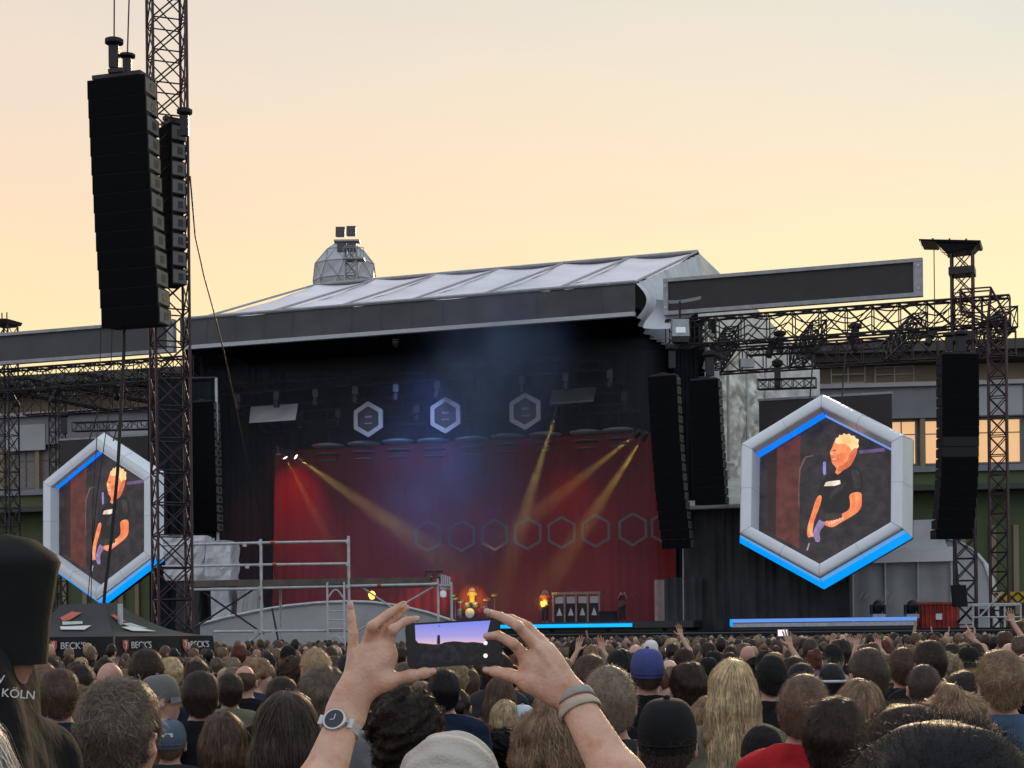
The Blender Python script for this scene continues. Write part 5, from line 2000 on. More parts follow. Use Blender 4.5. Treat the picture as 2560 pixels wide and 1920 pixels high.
class SDF:
    """small signed-distance modeller: smooth unions on a grid, meshed with surface nets"""

    def __init__(s, lo, hi, res):
        s.lo, s.res = np.array(lo, float), res
        s.n = np.ceil((np.array(hi) - s.lo) / res).astype(int) + 1
        s.D = np.full(s.n, 0.2, np.float32)
        s.ax = [s.lo[i] + np.arange(s.n[i]) * res for i in range(3)]

    def _sub(s, lo, hi):
        i0 = np.clip(np.floor((np.array(lo) - s.lo) / s.res).astype(int), 0, s.n)
        i1 = np.clip(np.ceil((np.array(hi) - s.lo) / s.res).astype(int) + 1, 0, s.n)
        return tuple(slice(a, b) for a, b in zip(i0, i1))

    def _pts(s, sl):
        return np.meshgrid(*[s.ax[i][sl[i]] for i in range(3)], indexing='ij', sparse=True)

    def _mix(s, sl, d, k, op):
        A = s.D[sl]
        if op == 'add':
            h = np.maximum(k - np.abs(A - d), 0) / k if k > 0 else 0
            s.D[sl] = np.minimum(A, d) - (h * h * k * .25 if k > 0 else 0)
        elif op == 'cut':
            d = -d
            h = np.maximum(k - np.abs(A - d), 0) / k if k > 0 else 0
            s.D[sl] = np.maximum(A, d) + (h * h * k * .25 if k > 0 else 0)

    def cone(s, a, b, ra, rb, k=.02, op='add', pad=.05):
        a, b = np.array(a, float), np.array(b, float)
        m = max(ra, rb) + pad + k
        sl = s._sub(np.minimum(a, b) - m, np.maximum(a, b) + m)
        X, Y, Z = s._pts(sl)
        ba = b - a
        l2 = max(ba @ ba, 1e-9)
        t = np.clip(((X - a[0]) * ba[0] + (Y - a[1]) * ba[1] + (Z - a[2]) * ba[2]) / l2, 0, 1)
        d = np.sqrt((X - a[0] - ba[0] * t) ** 2 + (Y - a[1] - ba[1] * t) ** 2 + (Z - a[2] - ba[2] * t) ** 2) - (ra + (rb - ra) * t)
        s._mix(sl, d, k, op)
        return s

    def ell(s, c, r, k=.02, op='add', rot=None, pad=.05):
        c, r = np.array(c, float), np.array(r, float)
        m = (r.max() if rot is not None else r) + pad + k
        sl = s._sub(c - m, c + m)
        X, Y, Z = s._pts(sl)
        x, y, z = X - c[0], Y - c[1], Z - c[2]
        if rot is not None:
            q = np.array(rot.transposed())
            x, y, z = q[0, 0] * x + q[0, 1] * y + q[0, 2] * z, q[1, 0] * x + q[1, 1] * y + q[1, 2] * z, q[2, 0] * x + q[2, 1] * y + q[2, 2] * z
        k0 = np.sqrt((x / r[0]) ** 2 + (y / r[1]) ** 2 + (z / r[2]) ** 2)
        k1 = np.sqrt((x / r[0] ** 2) ** 2 + (y / r[1] ** 2) ** 2 + (z / r[2] ** 2) ** 2)
        d = k0 * (k0 - 1) / np.maximum(k1, 1e-6)
        s._mix(sl, d, k, op)
        return s

    def clip(s, fn):
        X, Y, Z = s._pts((slice(None),) * 3)
        s.D = np.maximum(s.D, fn(X, Y, Z)).astype(np.float32)
        return s

    def wobble(s, amp, freq, seed=0):
        X, Y, Z = s._pts((slice(None),) * 3)
        rg_ = np.random.default_rng(seed)
        w = 0
        for _ in range(5):
            f = rg_.normal(size=3) * freq
            w = w + np.sin(X * f[0] + Y * f[1] + Z * f[2] + rg_.uniform(0, 6.28))
        s.D = (s.D + amp * w / 2.2).astype(np.float32)
        return s

    def sample(s, P):
        q = np.clip((P - s.lo) / s.res, 0, s.n - 1.001)
        i = q.astype(int)
        f = q - i
        r = 0
        for dx in (0, 1):
            for dy in (0, 1):
                for dz in (0, 1):
                    w = (f[:, 0] if dx else 1 - f[:, 0]) * (f[:, 1] if dy else 1 - f[:, 1]) * (f[:, 2] if dz else 1 - f[:, 2])
                    r = r + w * s.D[i[:, 0] + dx, i[:, 1] + dy, i[:, 2] + dz]
        return r

    def grad(s, P):
        e = s.res
        g = np.stack([s.sample(P + np.eye(3)[i] * e) - s.sample(P - np.eye(3)[i] * e) for i in range(3)], 1)
        return g / np.maximum(np.linalg.norm(g, axis=1, keepdims=True), 1e-6)

    def nets(s):
        D = s.D
        sg = D < 0
        nx, ny, nz = D.shape
        c = np.zeros((nx - 1, ny - 1, nz - 1), np.int8)
        cor = [(i, j, k) for i in (0, 1) for j in (0, 1) for k in (0, 1)]
        for i, j, k in cor:
            c += sg[i:nx - 1 + i, j:ny - 1 + j, k:nz - 1 + k]
        mask = (c > 0) & (c < 8)
        I = np.full(mask.shape, -1, np.int64)
        ci = np.argwhere(mask)
        I[mask] = np.arange(len(ci))
        acc = np.zeros((len(ci), 3))
        cnt = np.zeros(len(ci))
        for a in cor:
            for ax in range(3):
                if a[ax]:
                    continue
                b = list(a)
                b[ax] = 1
                da = D[ci[:, 0] + a[0], ci[:, 1] + a[1], ci[:, 2] + a[2]]
                db = D[ci[:, 0] + b[0], ci[:, 1] + b[1], ci[:, 2] + b[2]]
                x = (da < 0) != (db < 0)
                t = da[x] / (da[x] - db[x])
                p = np.array(a, float)[None].repeat(x.sum(), 0)
                p[:, ax] = t
                acc[x] += p
                cnt[x] += 1
        V = (ci + acc / np.maximum(cnt, 1)[:, None]) * s.res + s.lo
        quads = []
        for ax in range(3):
            o1, o2 = (ax + 1) % 3, (ax + 2) % 3
            lo_ = [slice(None)] * 3
            hi_ = [slice(None)] * 3
            lo_[ax], hi_[ax] = slice(0, -1), slice(1, None)
            e = sg[tuple(lo_)] != sg[tuple(hi_)]
            idx = np.argwhere(e)
            ok = (idx[:, o1] > 0) & (idx[:, o2] > 0) & (idx[:, o1] < mask.shape[o1]) & (idx[:, o2] < mask.shape[o2])
            idx = idx[ok]
            if not len(idx):
                continue
            inside = sg[idx[:, 0], idx[:, 1], idx[:, 2]]

            def cell(d1, d2):
                q = idx.copy()
                q[:, o1] += d1
                q[:, o2] += d2
                return I[q[:, 0], q[:, 1], q[:, 2]]
            A, B_, C_, E_ = cell(-1, -1), cell(0, -1), cell(0, 0), cell(-1, 0)
            q = np.stack([A, B_, C_, E_], 1)
            q[~inside] = q[~inside][:, ::-1]
            quads.append(q)
        return V, np.concatenate(quads)


def np_mesh(name, parts, mats, smooth=True):
    """parts: list of (V, faces (n x 3/4), material index)"""
    me = bpy.data.meshes.new(name)
    Vs, loops, starts, mi = [], [], [], []
    nv = nl = 0
    for V, Fc, k in parts:
        Fc = np.asarray(Fc)
        Vs.append(V)
        loops.append((Fc + nv).ravel())
        starts.append(nl + np.arange(len(Fc)) * Fc.shape[1])
        mi.append(np.full(len(Fc), k))
        nl += Fc.size
        nv += len(V)
    V, loops, starts, mi = np.concatenate(Vs), np.concatenate(loops), np.concatenate(starts), np.concatenate(mi)
    me.vertices.add(len(V))
    me.vertices.foreach_set('co', V.astype(np.float32).ravel())
    me.loops.add(len(loops))
    me.loops.foreach_set('vertex_index', loops.astype(np.int32))
    me.polygons.add(len(starts))
    me.polygons.foreach_set('loop_start', starts.astype(np.int32))
    for m in mats:
        me.materials.append(m)
    me.polygons.foreach_set('material_index', mi.astype(np.int32))
    me.polygons.foreach_set('use_smooth', np.ones(len(starts), bool) if smooth else np.zeros(len(starts), bool))
    me.update(calc_edges=True)
    me.validate()
    return me


def skin_mat(name, col):
    m = mat(name, col, .5, spec=.35, var=.13, scale=22, bump=.12, bscale=160)
    b = m.node_tree.nodes['Principled BSDF']
    b.inputs['Subsurface Weight'].default_value = .12
    b.inputs['Subsurface Radius'].default_value = (.012, .005, .003)
    b.inputs['Subsurface Scale'].default_value = .6
    return m


SKINS = [skin_mat('skin_fair', (.50, .30, .22)), skin_mat('skin_rosy', (.46, .25, .19)), skin_mat('skin_tan', (.37, .22, .15)), skin_mat('skin_light', (.54, .35, .27))]


def hair_mat(name, col):
    m = mat(name, col, .42, spec=.3, var=.38, scale=26, transl=.35, island=.6)
    return m


HAIR = {n: hair_mat(n + '_hair', c) for n, c in dict(
    black=(.016, .015, .017), dark=(.056, .039, .030), brown=(.13, .082, .053), light=(.32, .22, .13), blond=(.60, .48, .29),
    grey=(.23, .215, .20), white=(.52, .51, .49), auburn=(.17, .062, .042), ash=(.185, .14, .10)).items()}
CLOTH = {n: mat(n + '_cloth', c, .9, spec=.15, var=.22, scale=5, bump=.35, bscale=26) for n, c in dict(
    black=(.012, .012, .014), charcoal=(.035, .035, .038), navy=(.014, .022, .045), grey=(.17, .17, .175), white=(.58, .59, .61), khaki=(.16, .16, .11),
    red=(.40, .02, .025), denim=(.06, .10, .165), maroon=(.10, .02, .025), olive=(.05, .055, .03), beige=(.35, .29, .2), teal=(.03, .10, .12), lilac=(.22, .18, .28)).items()}
TROUSER = CLOTH['navy']
EYE = mat('eye_white', (.6, .58, .55), .25, var=0)
IRIS = mat('eye_iris', (.03, .025, .02), .2, var=0)
LIP = mat('lips', (.33, .13, .11), .45, var=.1)

HC = np.array((0, -.008, 1.645))     # head centre in the 1.75 m figure


def head_prims(g, c=HC, k=.02):
    o = lambda x, y, z: c + np.array((x, y, z))
    g.ell(o(0, 0, 0), (.075, .095, .101), k)
    g.ell(o(0, .042, -.062), (.056, .056, .078), .03)            # face and jaw
    g.ell(o(0, .066, -.112), (.027, .024, .022), .025)           # chin
    for s_ in (-1, 1):
        g.ell(o(.034 * s_, .068, -.052), (.022, .02, .02), .02)  # cheek
        g.cone(o(.012 * s_, .093, .012), o(.045 * s_, .078, .014), .010, .008, .015)   # brow
        g.ell(o(.083 * s_, -.004, -.030), (.012, .022, .034), .008, rot=Matrix.Rotation(-.35 * s_, 3, 'Z') @ Matrix.Rotation(-.18, 3, 'X'))
        g.ell(o(.096 * s_, .004, -.028), (.008, .011, .019), .008, 'cut')
        g.ell(o(.032 * s_, .104, -.014), (.016, .014, .010), .012, 'cut')
    g.cone(o(0, .098, -.006), o(0, .116, -.045), .008, .0125, .012)
    g.ell(o(0, .107, -.052), (.018, .012, .009), .01)
    g.cone(o(-.018, .094, -.078), o(.018, .094, -.078), .007, .007, .008)
    g.cone(o(-.015, .093, -.090), o(.015, .093, -.090), .0075, .0075, .008)
    g.cone(o(-.026, .103, -.0838), o(.026, .103, -.0838), .003, .003, .006, 'cut')


def uv_ball(c, r, n=8, sq=(1, 1, 1)):
    V = [(0, 0, 1)]
    for i in range(1, n // 2):
        for j in range(n):
            a, b = math.pi * i / (n // 2), 2 * math.pi * j / n
            V.append((math.sin(a) * math.cos(b), math.sin(a) * math.sin(b), math.cos(a)))
    V.append((0, 0, -1))
    Fc = []
    m_ = n // 2 - 1
    for j in range(n):
        Fc.append((0, 1 + j, 1 + (j + 1) % n))
        Fc.append((len(V) - 1, 1 + (m_ - 1) * n + (j + 1) % n, 1 + (m_ - 1) * n + j))
        for i in range(m_ - 1):
            a, b = 1 + i * n + j, 1 + i * n + (j + 1) % n
            Fc.append((a, a + n, b + n))
            Fc.append((a, b + n, b))
    return np.array(V) * np.array(sq) * r + np.array(c), np.array(Fc)


def hand_prims(g, w, Y, X, curl=(.35, .35, .4, .45), spread=.10, thumb=(.5, .3), sc_=1.0, palm=1):
    """w wrist, Y finger direction, X towards the thumb; palm normal Z = X x Y * palm, fingers curl to it"""
    w, Y, X = [np.array(q, float) for q in (w, Y, X)]
    Y /= np.linalg.norm(Y)
    X -= Y * (X @ Y)
    X /= np.linalg.norm(X)
    Z = np.cross(X, Y) * palm
    L = lambda x, y, z: w + (X * x + Y * y + Z * z) * sc_
    mcp = [(.030, .088), (.010, .093), (-.011, .089), (-.030, .080)]
    ln = [(.040, .024, .019), (.044, .028, .020), (.041, .026, .020), (.032, .020, .018)]
    for (x, y), l, c_, i in zip(mcp, ln, curl, range(4)):
        g.cone(L(x * .55, .012, 0), L(x, y, 0), .0145 * sc_, .0105 * sc_, .016)
        a = 0.12
        sp_ = spread * (1.2 - i * .8)
        p = L(x, y, 0)
        r_ = (.0093, .0083, .0074, .0062) if i < 3 else (.0082, .0073, .0065, .0055)
        for j in range(3):
            a += c_ * (1.0, 1.25, .8)[j]
            d = (Y * math.cos(a) + Z * math.sin(a)) * math.cos(sp_) + X * math.sin(sp_)
            q = p + d * l[j] * sc_
            g.cone(p, q, r_[j] * sc_, r_[j + 1] * sc_, .004)
            p = q
    b = L(.018, .022, .006)
    d1 = X * math.cos(thumb[0]) * 1.0 + Y * math.sin(thumb[0]) + Z * thumb[1]
    d1 /= np.linalg.norm(d1)
    m_ = b + d1 * .040 * sc_
    g.cone(b, m_, .017 * sc_, .0115 * sc_, .014)
    d2 = d1 * .75 + Y * .5 + Z * .12
    d2 /= np.linalg.norm(d2)
    t = m_ + d2 * .032 * sc_
    g.cone(m_, t, .0108 * sc_, .0092 * sc_, .006)
    g.cone(t, t + (d2 * .8 + Y * .3) * .024 * sc_, .0092 * sc_, .0068 * sc_, .004)


def arm_points(pose):
    """shoulder, elbow, wrist, hand Y, hand X(thumb) for right (+x) and left"""
    P = {}
    for s_ in (-1, 1):
        down = ((.185 * s_, -.012, 1.405), (.235 * s_, -.03, 1.13), (.235 * s_, .06, .90), (0, .15, -1), (-.2 * s_, 1, 0))
        up = ((.185 * s_, -.01, 1.42), (.27 * s_, .17, 1.49), (.15 * s_, .27, 1.70), (-.2 * s_, .1, 1), (-s_, .2, 0))
        phone = ((.185 * s_, 0, 1.41), (.25 * s_, .22, 1.36), (.135 * s_, .33, 1.57), (-.25 * s_, .12, 1), (-.8 * s_, .1, -.5))
        point = ((.185 * s_, 0, 1.42), (.20 * s_, .16, 1.62), (.06 * s_, .27, 1.80), (-.5 * s_, .3, .7), (0, -.3, 1))
        P[s_] = dict(down=(down, down), up=(up, up), phone=(phone, phone), one=(((.185, -.01, 1.43), (.26, .10, 1.65), (.15, .19, 1.87), (-.2, .1, 1), (-1, .2, 0)), down), point=(point, down), clap=(up, up))[pose][0 if s_ > 0 else 1]
    return P


FEM = dict(sh=.92, hip=1.04, chest=.92)


def make_body(pose, fem=False):
    k = .035
    sh, hp, chs = (.90, 1.04, .92) if fem else (1, 1, 1)

    def trunk(g, inf=0.0):
        g.ell((0, 0, .95), (.165 * hp + inf, .115 + inf, .13 + inf), k)
        g.ell((0, 0, 1.14), (.142 * chs + inf, .102 + inf, .2 + inf), k)
        g.ell((0, -.005, 1.32), (.168 * sh + inf, .112 + inf, .15 + inf), k)
        g.cone((-.150 * sh, -.012, 1.415), (.150 * sh, -.012, 1.415), .060 + inf, .060 + inf, k)
        for s_ in (-1, 1):
            g.cone((.03 * s_, -.02, 1.475), (.14 * s_ * sh, -.012, 1.435), .046 + inf, .042 + inf, k)
            if fem:
                g.ell((.07 * s_, .085, 1.29), (.06 + inf, .05 + inf, .058 + inf), .03)

    def legs(g, inf=0.0):
        for s_ in (-1, 1):
            g.cone((.088 * s_, 0, .92), (.1 * s_, .012, .5), .088 + inf, .056 + inf * 1.5, k)
            g.cone((.1 * s_, .012, .5), (.105 * s_, -.012, .09), .054 + inf * 1.5, .038 + inf * 2, k)

    AP = arm_points(pose)
    hi = (.36, .45, 2.0) if pose != 'down' else (.33, .26, 1.78)
    g = SDF((-hi[0], -.22, -.02), hi, .0105)
    trunk(g)
    legs(g)
    for s_ in (-1, 1):
        g.cone((.105 * s_, -.03, .045), (.115 * s_, .14, .035), .042, .034, .02)
        S_, E_, W_, hy, hx = AP[s_]
        S_ = (S_[0] * sh, S_[1], S_[2])
        g.cone(S_, E_, .050, .041, k)
        g.cone(E_, W_, .040, .027, .02)
    g.cone((0, -.020, 1.43), (0, -.006, 1.58), .060 * (0.9 if fem else 1), .055 * (.9 if fem else 1), .03)
    head_prims(g)
    parts = []
    V, Q = g.nets()
    parts.append((V, Q, 0))
    for s_ in (-1, 1):
        S_, E_, W_, hy, hx = AP[s_]
        w = np.array(W_)
        gh = SDF(w - .22, w + .24, .0045 if pose != 'down' else .006)
        dirn = (w - np.array(E_))
        gh.cone(w - dirn * .5, w, .033, .026, .01)
        curl = dict(up=(.12, .1, .12, .15), clap=(.1, .1, .1, .1), phone=(.55, .6, .65, .7), down=(.4, .42, .45, .5), one=(.15, .12, .15, .2), point=(.05, .9, .9, .9))[pose]
        hand_prims(gh, W_, hy, hx, curl, palm=-s_ if pose != 'down' else s_)
        V, Q = gh.nets()
        parts.append((V, Q, 0))
    for s_ in (-1, 1):
        V, T_ = uv_ball(HC + np.array((.032 * s_, .080, -.014)), .0125)
        parts.append((V, T_, 1))
        V, T_ = uv_ball(HC + np.array((.032 * s_, .0885, -.014)), .0055)
        parts.append((V, T_, 2))
    body = np_mesh('body', parts, [None, EYE, IRIS])
    # clothes
    g = SDF((-hi[0], -.24, .8), (hi[0], hi[1], min(hi[2], 1.9)), .0105)
    trunk(g, .014)
    for s_ in (-1, 1):
        S_, E_, W_, hy, hx = AP[s_]
        S_ = np.array((S_[0] * sh, S_[1], S_[2]))
        E_ = np.array(E_)
        g.cone(S_, S_ + (E_ - S_) * .72, .066, .064, .03)
    g.cone((0, -.02, 1.42), (0, -.012, 1.50), .072, .066, .03)
    g.cone((0, -.012, 1.485), (0, .005, 1.60), .058, .062, .008, 'cut')
    g.clip(lambda X, Y, Z: np.maximum(.86 - Z, Z - (1.505 - .25 * np.maximum(Y, -.05)) if pose == 'down' else .86 - Z))
    g.wobble(.0035, 28, 3)
    V, Q = g.nets()
    shirt = np_mesh('shirt', [(V, Q, 0)], [None])
    g = SDF((-.3, -.2, .02), (.3, .2, 1.0), .013)
    legs(g, .014)
    g.ell((0, 0, .94), (.178 * hp, .128, .12), k)
    g.clip(lambda X, Y, Z: np.maximum(.07 - Z, Z - .93))
    V, Q = g.nets()
    trousers = np_mesh('trousers', [(V, Q, 0)], [None])
    return dict(body=body, shirt=shirt, trousers=trousers)


# ------------------------------------------------------------------ hair
def ribbons(g, n, length, flow, lift, width, segs=4, jitter=.25, curl=0.0, roots=None, off=(.001, .006), region=None, seed=5):
    rg_ = np.random.default_rng(seed)
    V, Q = g.nets()
    if region is not None:
        V = V[region(V)]
    P = V[rg_.integers(0, len(V), n)] + rg_.normal(size=(n, 3)) * g.res * .5
    Ln = (length * rg_.uniform(.55, 1.15, n))[:, None]
    o0 = rg_.uniform(off[0], off[1], n)
    ph = rg_.uniform(0, 6.28, n)
    jit = rg_.normal(size=(n, 3)) * jitter
    rows, sides = [], []
    for s_ in range(segs + 1):
        N_ = g.grad(P)
        d = flow(P) + jit
        d -= N_ * (d * N_).sum(1, keepdims=True)
        d /= np.maximum(np.linalg.norm(d, axis=1, keepdims=True), 1e-6)
        tang = d + N_ * lift
        dist = g.sample(P)
        P = P + N_ * ((o0 + lift * .002 * s_ - dist))[:, None] * (1.0 if lift < .5 else (0.0 if s_ else 1.0))
        side = np.cross(d, N_)
        if curl:
            a = ph + s_ * 1.9
            P = P + (side * np.cos(a)[:, None] + N_ * np.sin(a)[:, None]) * curl
        rows.append(P.copy())
        w = width * (1 - .75 * s_ / segs)
        sides.append(side * w)
        P = P + tang / np.linalg.norm(tang, axis=1, keepdims=True) * Ln / segs
    Vt = np.stack([np.stack([r - s_, r + s_], 1) for r, s_ in zip(rows, sides)], 1)     # n, seg+1, 2, 3
    base = np.arange(n)[:, None] * (segs + 1) * 2
    Fq = []
    for s_ in range(segs):
        a = base[:, 0] + s_ * 2
        Fq.append(np.stack([a, a + 1, a + 3, a + 2], 1))
    return Vt.reshape(-1, 3), np.concatenate(Fq)


CROWN = np.array((0, -.055, .10))


def flow_short(P):
    d = (P - CROWN) * np.array((1, 1, .4))
    d /= np.maximum(np.linalg.norm(d, axis=1, keepdims=True), .02)
    return d * .8 + np.array((0, .25, -.5))


def flow_down(P):
    d = (P - CROWN) * np.array((1, 1, 0))
    d /= np.maximum(np.linalg.norm(d, axis=1, keepdims=True), .03)
    return d * np.clip((P[:, 2:3] + .02) * 10, 0, 1) + np.array((0, -.05, -.75))


def flow_rand(P):
    return RNG.normal(size=P.shape)


def hairline(g, fy=.743, c=-.018):
    g.clip(lambda X, Y, Z: (c + fy * Y - Z) * .8)


def make_hair(kind):
    parts = []
    if kind in ('short', 'crop', 'thick', 'quiff'):
        t = dict(short=.015, crop=.008, thick=.024, quiff=.015)[kind]
        g = SDF((-.14, -.16, -.19), (.14, .15, .19), .006)
        g.ell((0, 0, 0), (.075, .095, .101), .01)
        g.cone((0, -.026, -.02), (0, -.018, -.20), .062, .056, .04)
        X, Y, Z = g._pts((slice(None),) * 3)
        # thick on top, tapering away to nothing at the nape and round the ears
        f_ = np.clip((Z + .125) / .15, 0, 1)
        f_ = f_ * f_ * (3 - 2 * f_)
        top_ = np.clip((Z - .02) / .08, 0, 1)
        g.D = (g.D - (.0015 + (t - .0015) * f_ + (t * .45) * top_ * (1 if kind != 'crop' else .3)) + 0 * X + 0 * Y).astype(np.float32)
        if kind == 'quiff':
            g.ell((0, .02, .10), (.05, .07, .035), .03)
        hairline(g, .62, -.055)
        for s_ in (-1, 1):
            g.ell((.092 * s_, .018, -.040), (.026, .034, .044), .010, 'cut')
        g.wobble(dict(short=.0022, crop=.0008, thick=.005, quiff=.002)[kind], 55, 2)
        V, Q = g.nets()
        parts.append((V, Q, 0))
        n = dict(short=4200, crop=3000, thick=4200, quiff=4000)[kind]
        parts.append(ribbons(g, 380 if kind != 'crop' else 120, .032, flow_short, .75, .0006, 4, 1.0, off=(.0, .004), seed=12) + (0,))
        parts.append(ribbons(g, n, dict(short=.03, crop=.010, thick=.045, quiff=.03)[kind], flow_short, .30 if kind != 'crop' else .55, .0010, 3, .85, off=(-.001, .006)) + (0,))
    elif kind == 'balding':
        g = SDF((-.12, -.14, -.16), (.12, .12, .15), .006)
        g.ell((0, -.002, 0), (.081, .102, .106), .01)
        hairline(g)
        g.clip(lambda X, Y, Z: Z - .035 + Y * .25)
        g.wobble(.002, 60, 2)
        V, Q = g.nets()
        parts.append((V, Q, 0))
        parts.append(ribbons(g, 900, .012, flow_short, .4, .001, 3, .4) + (0,))
    elif kind in ('long', 'verylong', 'bob', 'wavy'):
        zb = dict(long=-.34, verylong=-.46, bob=-.17, wavy=-.38)[kind]
        g = SDF((-.19, -.22, zb - .05), (.19, .15, .18), .0075)
        g.ell((0, -.006, .004), (.091, .111, .116), .01)
        if kind == 'bob':
            g.ell((0, -.02, -.055), (.102, .100, .125), .03)
        else:
            w = 1.0 if kind != 'wavy' else 1.22
            g.ell((0, -.03, -.06), (.098 * w, .09, .13), .03)
            g.cone((-.045, -.055, -.08), (-.06 * w, -.085, zb + .07), .06, .052 * w, .04)
            g.cone((.045, -.055, -.08), (.06 * w, -.085, zb + .07), .06, .052 * w, .04)
        g.clip(lambda X, Y, Z: np.minimum(Y - (.02 + np.maximum(Z + .04, 0) * .62), .05) + 0 * X)
        g.clip(lambda X, Y, Z: zb - Z + .02 * np.sin(X * 60))
        # parting
        g.cone((0, .06, .125), (0, -.03, .128), .006, .006, .01, 'cut')
        g.wobble(.004 if kind != 'wavy' else .010, 30 if kind != 'wavy' else 45, 4)
        V, Q = g.nets()
        parts.append((V, Q, 0))
        parts.append(ribbons(g, 3200, .16 if kind != 'bob' else .1, flow_down, .03, .0015, 5, .12 if kind != 'wavy' else .3, curl=.0 if kind != 'wavy' else .005, off=(.001, .008)) + (0,))
        parts.append(ribbons(g, 260, .12, flow_down, .16, .0008, 5, .4, off=(.004, .012), seed=9) + (0,))
    elif kind == 'fuzzy':
        g = SDF((-.17, -.19, -.2), (.17, .16, .2), .007)
        g.ell((0, -.010, .012), (.104, .122, .122), .02)
        g.ell((0, -.04, -.06), (.095, .075, .085), .03)
        g.clip(lambda X, Y, Z: np.minimum(Y - (.03 + np.maximum(Z + .03, 0) * .8), .05) + 0 * X)
        g.wobble(.004, 40, 6)
        V, Q = g.nets()
        parts.append((V, Q, 0))
        parts.append(ribbons(g, 12000, .022, flow_rand, .8, .00035, 3, .3, curl=.0015, off=(-.001, .003)) + (0,))
    elif kind in ('curly', 'afro'):
        r_ = 1.0 if kind == 'curly' else 1.12
        g = SDF((-.2, -.21, -.2), (.2, .18, .22), .008)
        g.ell((0, -.012, .015), (.112 * r_, .125 * r_, .122 * r_), .02)
        g.ell((0, -.045, -.06), (.10 * r_, .075, .085), .03)
        g.clip(lambda X, Y, Z: np.minimum(Y - (.03 + np.maximum(Z + .03, 0) * .8), .05) + 0 * X)
        g.clip(lambda X, Y, Z: -.14 - Z)
        g.wobble(.010, 55, 6)
        V, Q = g.nets()
        parts.append((V, Q, 0))
        parts.append(ribbons(g, 5200, .045, flow_rand, .45, .0008, 5, .2, curl=.005, off=(.0, .005)) + (0,))
    elif kind in ('pony', 'bun', 'lowbun'):
        g = SDF((-.14, -.24, -.36), (.14, .15, .22), .007)
        g.ell((0, -.003, .003), (.082, .103, .109), .01)
        g.cone((-.02, -.075, -.06), (.02, -.075, -.06), .035, .035, .02)
        hairline(g)
        if kind == 'pony':
            g.ell((0, -.112, .035), (.03, .025, .03), .015)
            g.cone((0, -.125, .035), (0, -.16, -.06), .026, .036, .02)
            g.cone((0, -.16, -.06), (0, -.125, -.24), .036, .012, .02)
        elif kind == 'bun':
            g.ell((0, -.075, .128), (.045, .043, .04), .012)
        else:
            g.ell((0, -.13, -.01), (.045, .035, .04), .012)
        g.wobble(.0025, 50, 4)
        V, Q = g.nets()
        parts.append((V, Q, 0))
        parts.append(ribbons(g, 2400, .06, (lambda P: np.where(P[:, 2:3] > -.07, np.array((0, -.13, .05)) - P, np.array([[0, 0, -1.0]]) * .2)) if kind != 'bun' else (lambda P: np.array((0, -.06, .14)) - P), .04, .0012, 4, .02, off=(.0, .005)) + (0,))
        parts.append(ribbons(g, 200, .05, flow_down, .3, .0007, 4, .5, off=(.0, .006), seed=3) + (0,))
    return np_mesh('hair', parts, [None])


def cap_mesh(back=False, brim=True, bulge=1.0):
    """baseball cap: dome of panels with seams, button, brim; brim points to +Y (or -Y when worn backwards)"""
    b = MB()
    rows = []
    n = 36
    for i in range(14):
        if i < 3:
            rr, z = (.965, .985, 1.0)[i], (-.046, -.024, 0)[i]
        else:
            a = (i - 2) / 11 * math.pi / 2
            rr, z = math.cos(a) ** .62, math.sin(a) * .108 * bulge
        row = []
        for j in range(n + 1):
            t = 2 * math.pi * j / n
            seam = 1 - .014 * max(0, math.cos(6 * t)) ** 12
            zz_ = z if i >= 3 else z * (1.0 if math.sin(t) < 0 else 1 - .55 * math.sin(t))
            row.append(Vector((.0855 * bulge * rr * seam * math.cos(t), -.002 + .108 * bulge * rr * seam * math.sin(t), .012 + zz_)))
        rows.append(row)
    b.grid(rows)
    b.lathe([(0, .012), (.008, .01), (.01, .002), (.009, 0)], 8, M=Matrix.Translation((0, -.002, .119 * bulge)))
    dome = b.mesh('crown', [None], True)
    if not brim:
        return dome, None
    b = MB()
    rows = []
    for i in range(6):
        u = i / 5
        row = []
        for j in range(15):
            t = math.pi * (.13 + .74 * j / 14)
            bx, by = .0855 * bulge * math.cos(t), .108 * bulge * math.sin(t)
            ext = .072 * math.sin(math.pi * j / 14) ** .6 * u
            row.append(Vector((bx * (1 + .12 * u), by + ext, -.012 - .022 * (bx / .085) ** 2 * u - .012 * u)))
        rows.append(row)
    b.grid(rows)
    b.grid([[p - Vector((0, 0, .005)) for p in r][::-1] for r in rows])
    b.grid([[p, p - Vector((0, 0, .005))] for p in rows[-1]])
    return dome, b.mesh('brim', [None], True)


def beanie_mesh():
    g = SDF((-.13, -.15, -.1), (.13, .14, .18), .006)
    g.ell((0, -.004, .01), (.086, .106, .115), .01)
    g.clip(lambda X, Y, Z: (-.03 + .35 * Y - Z) * .9)
    g.wobble(.0015, 70, 3)
    V, Q = g.nets()
    return np_mesh('beanie', [(V, Q, 0)], [None])


PROTO = {}
HAIRM = {}
CAPD, CAPB = cap_mesh()
BEANIE = beanie_mesh()
STRAP = MB()
STRAP.ring((0, -.003, -.010), Vector((1, 0, 0)) * .0845, Vector((0, 1, 0)) * .108, 1.0, .0028, 28, 6)
STRAPM = STRAP.mesh('strap', [None], True)


def proto(pose, fem):
    if (pose, fem) not in PROTO:
        PROTO[(pose, fem)] = make_body(pose, fem)
    return PROTO[(pose, fem)]


def hairm(kind):
    if kind not in HAIRM:
        HAIRM[kind] = make_hair(kind)
    return HAIRM[kind]


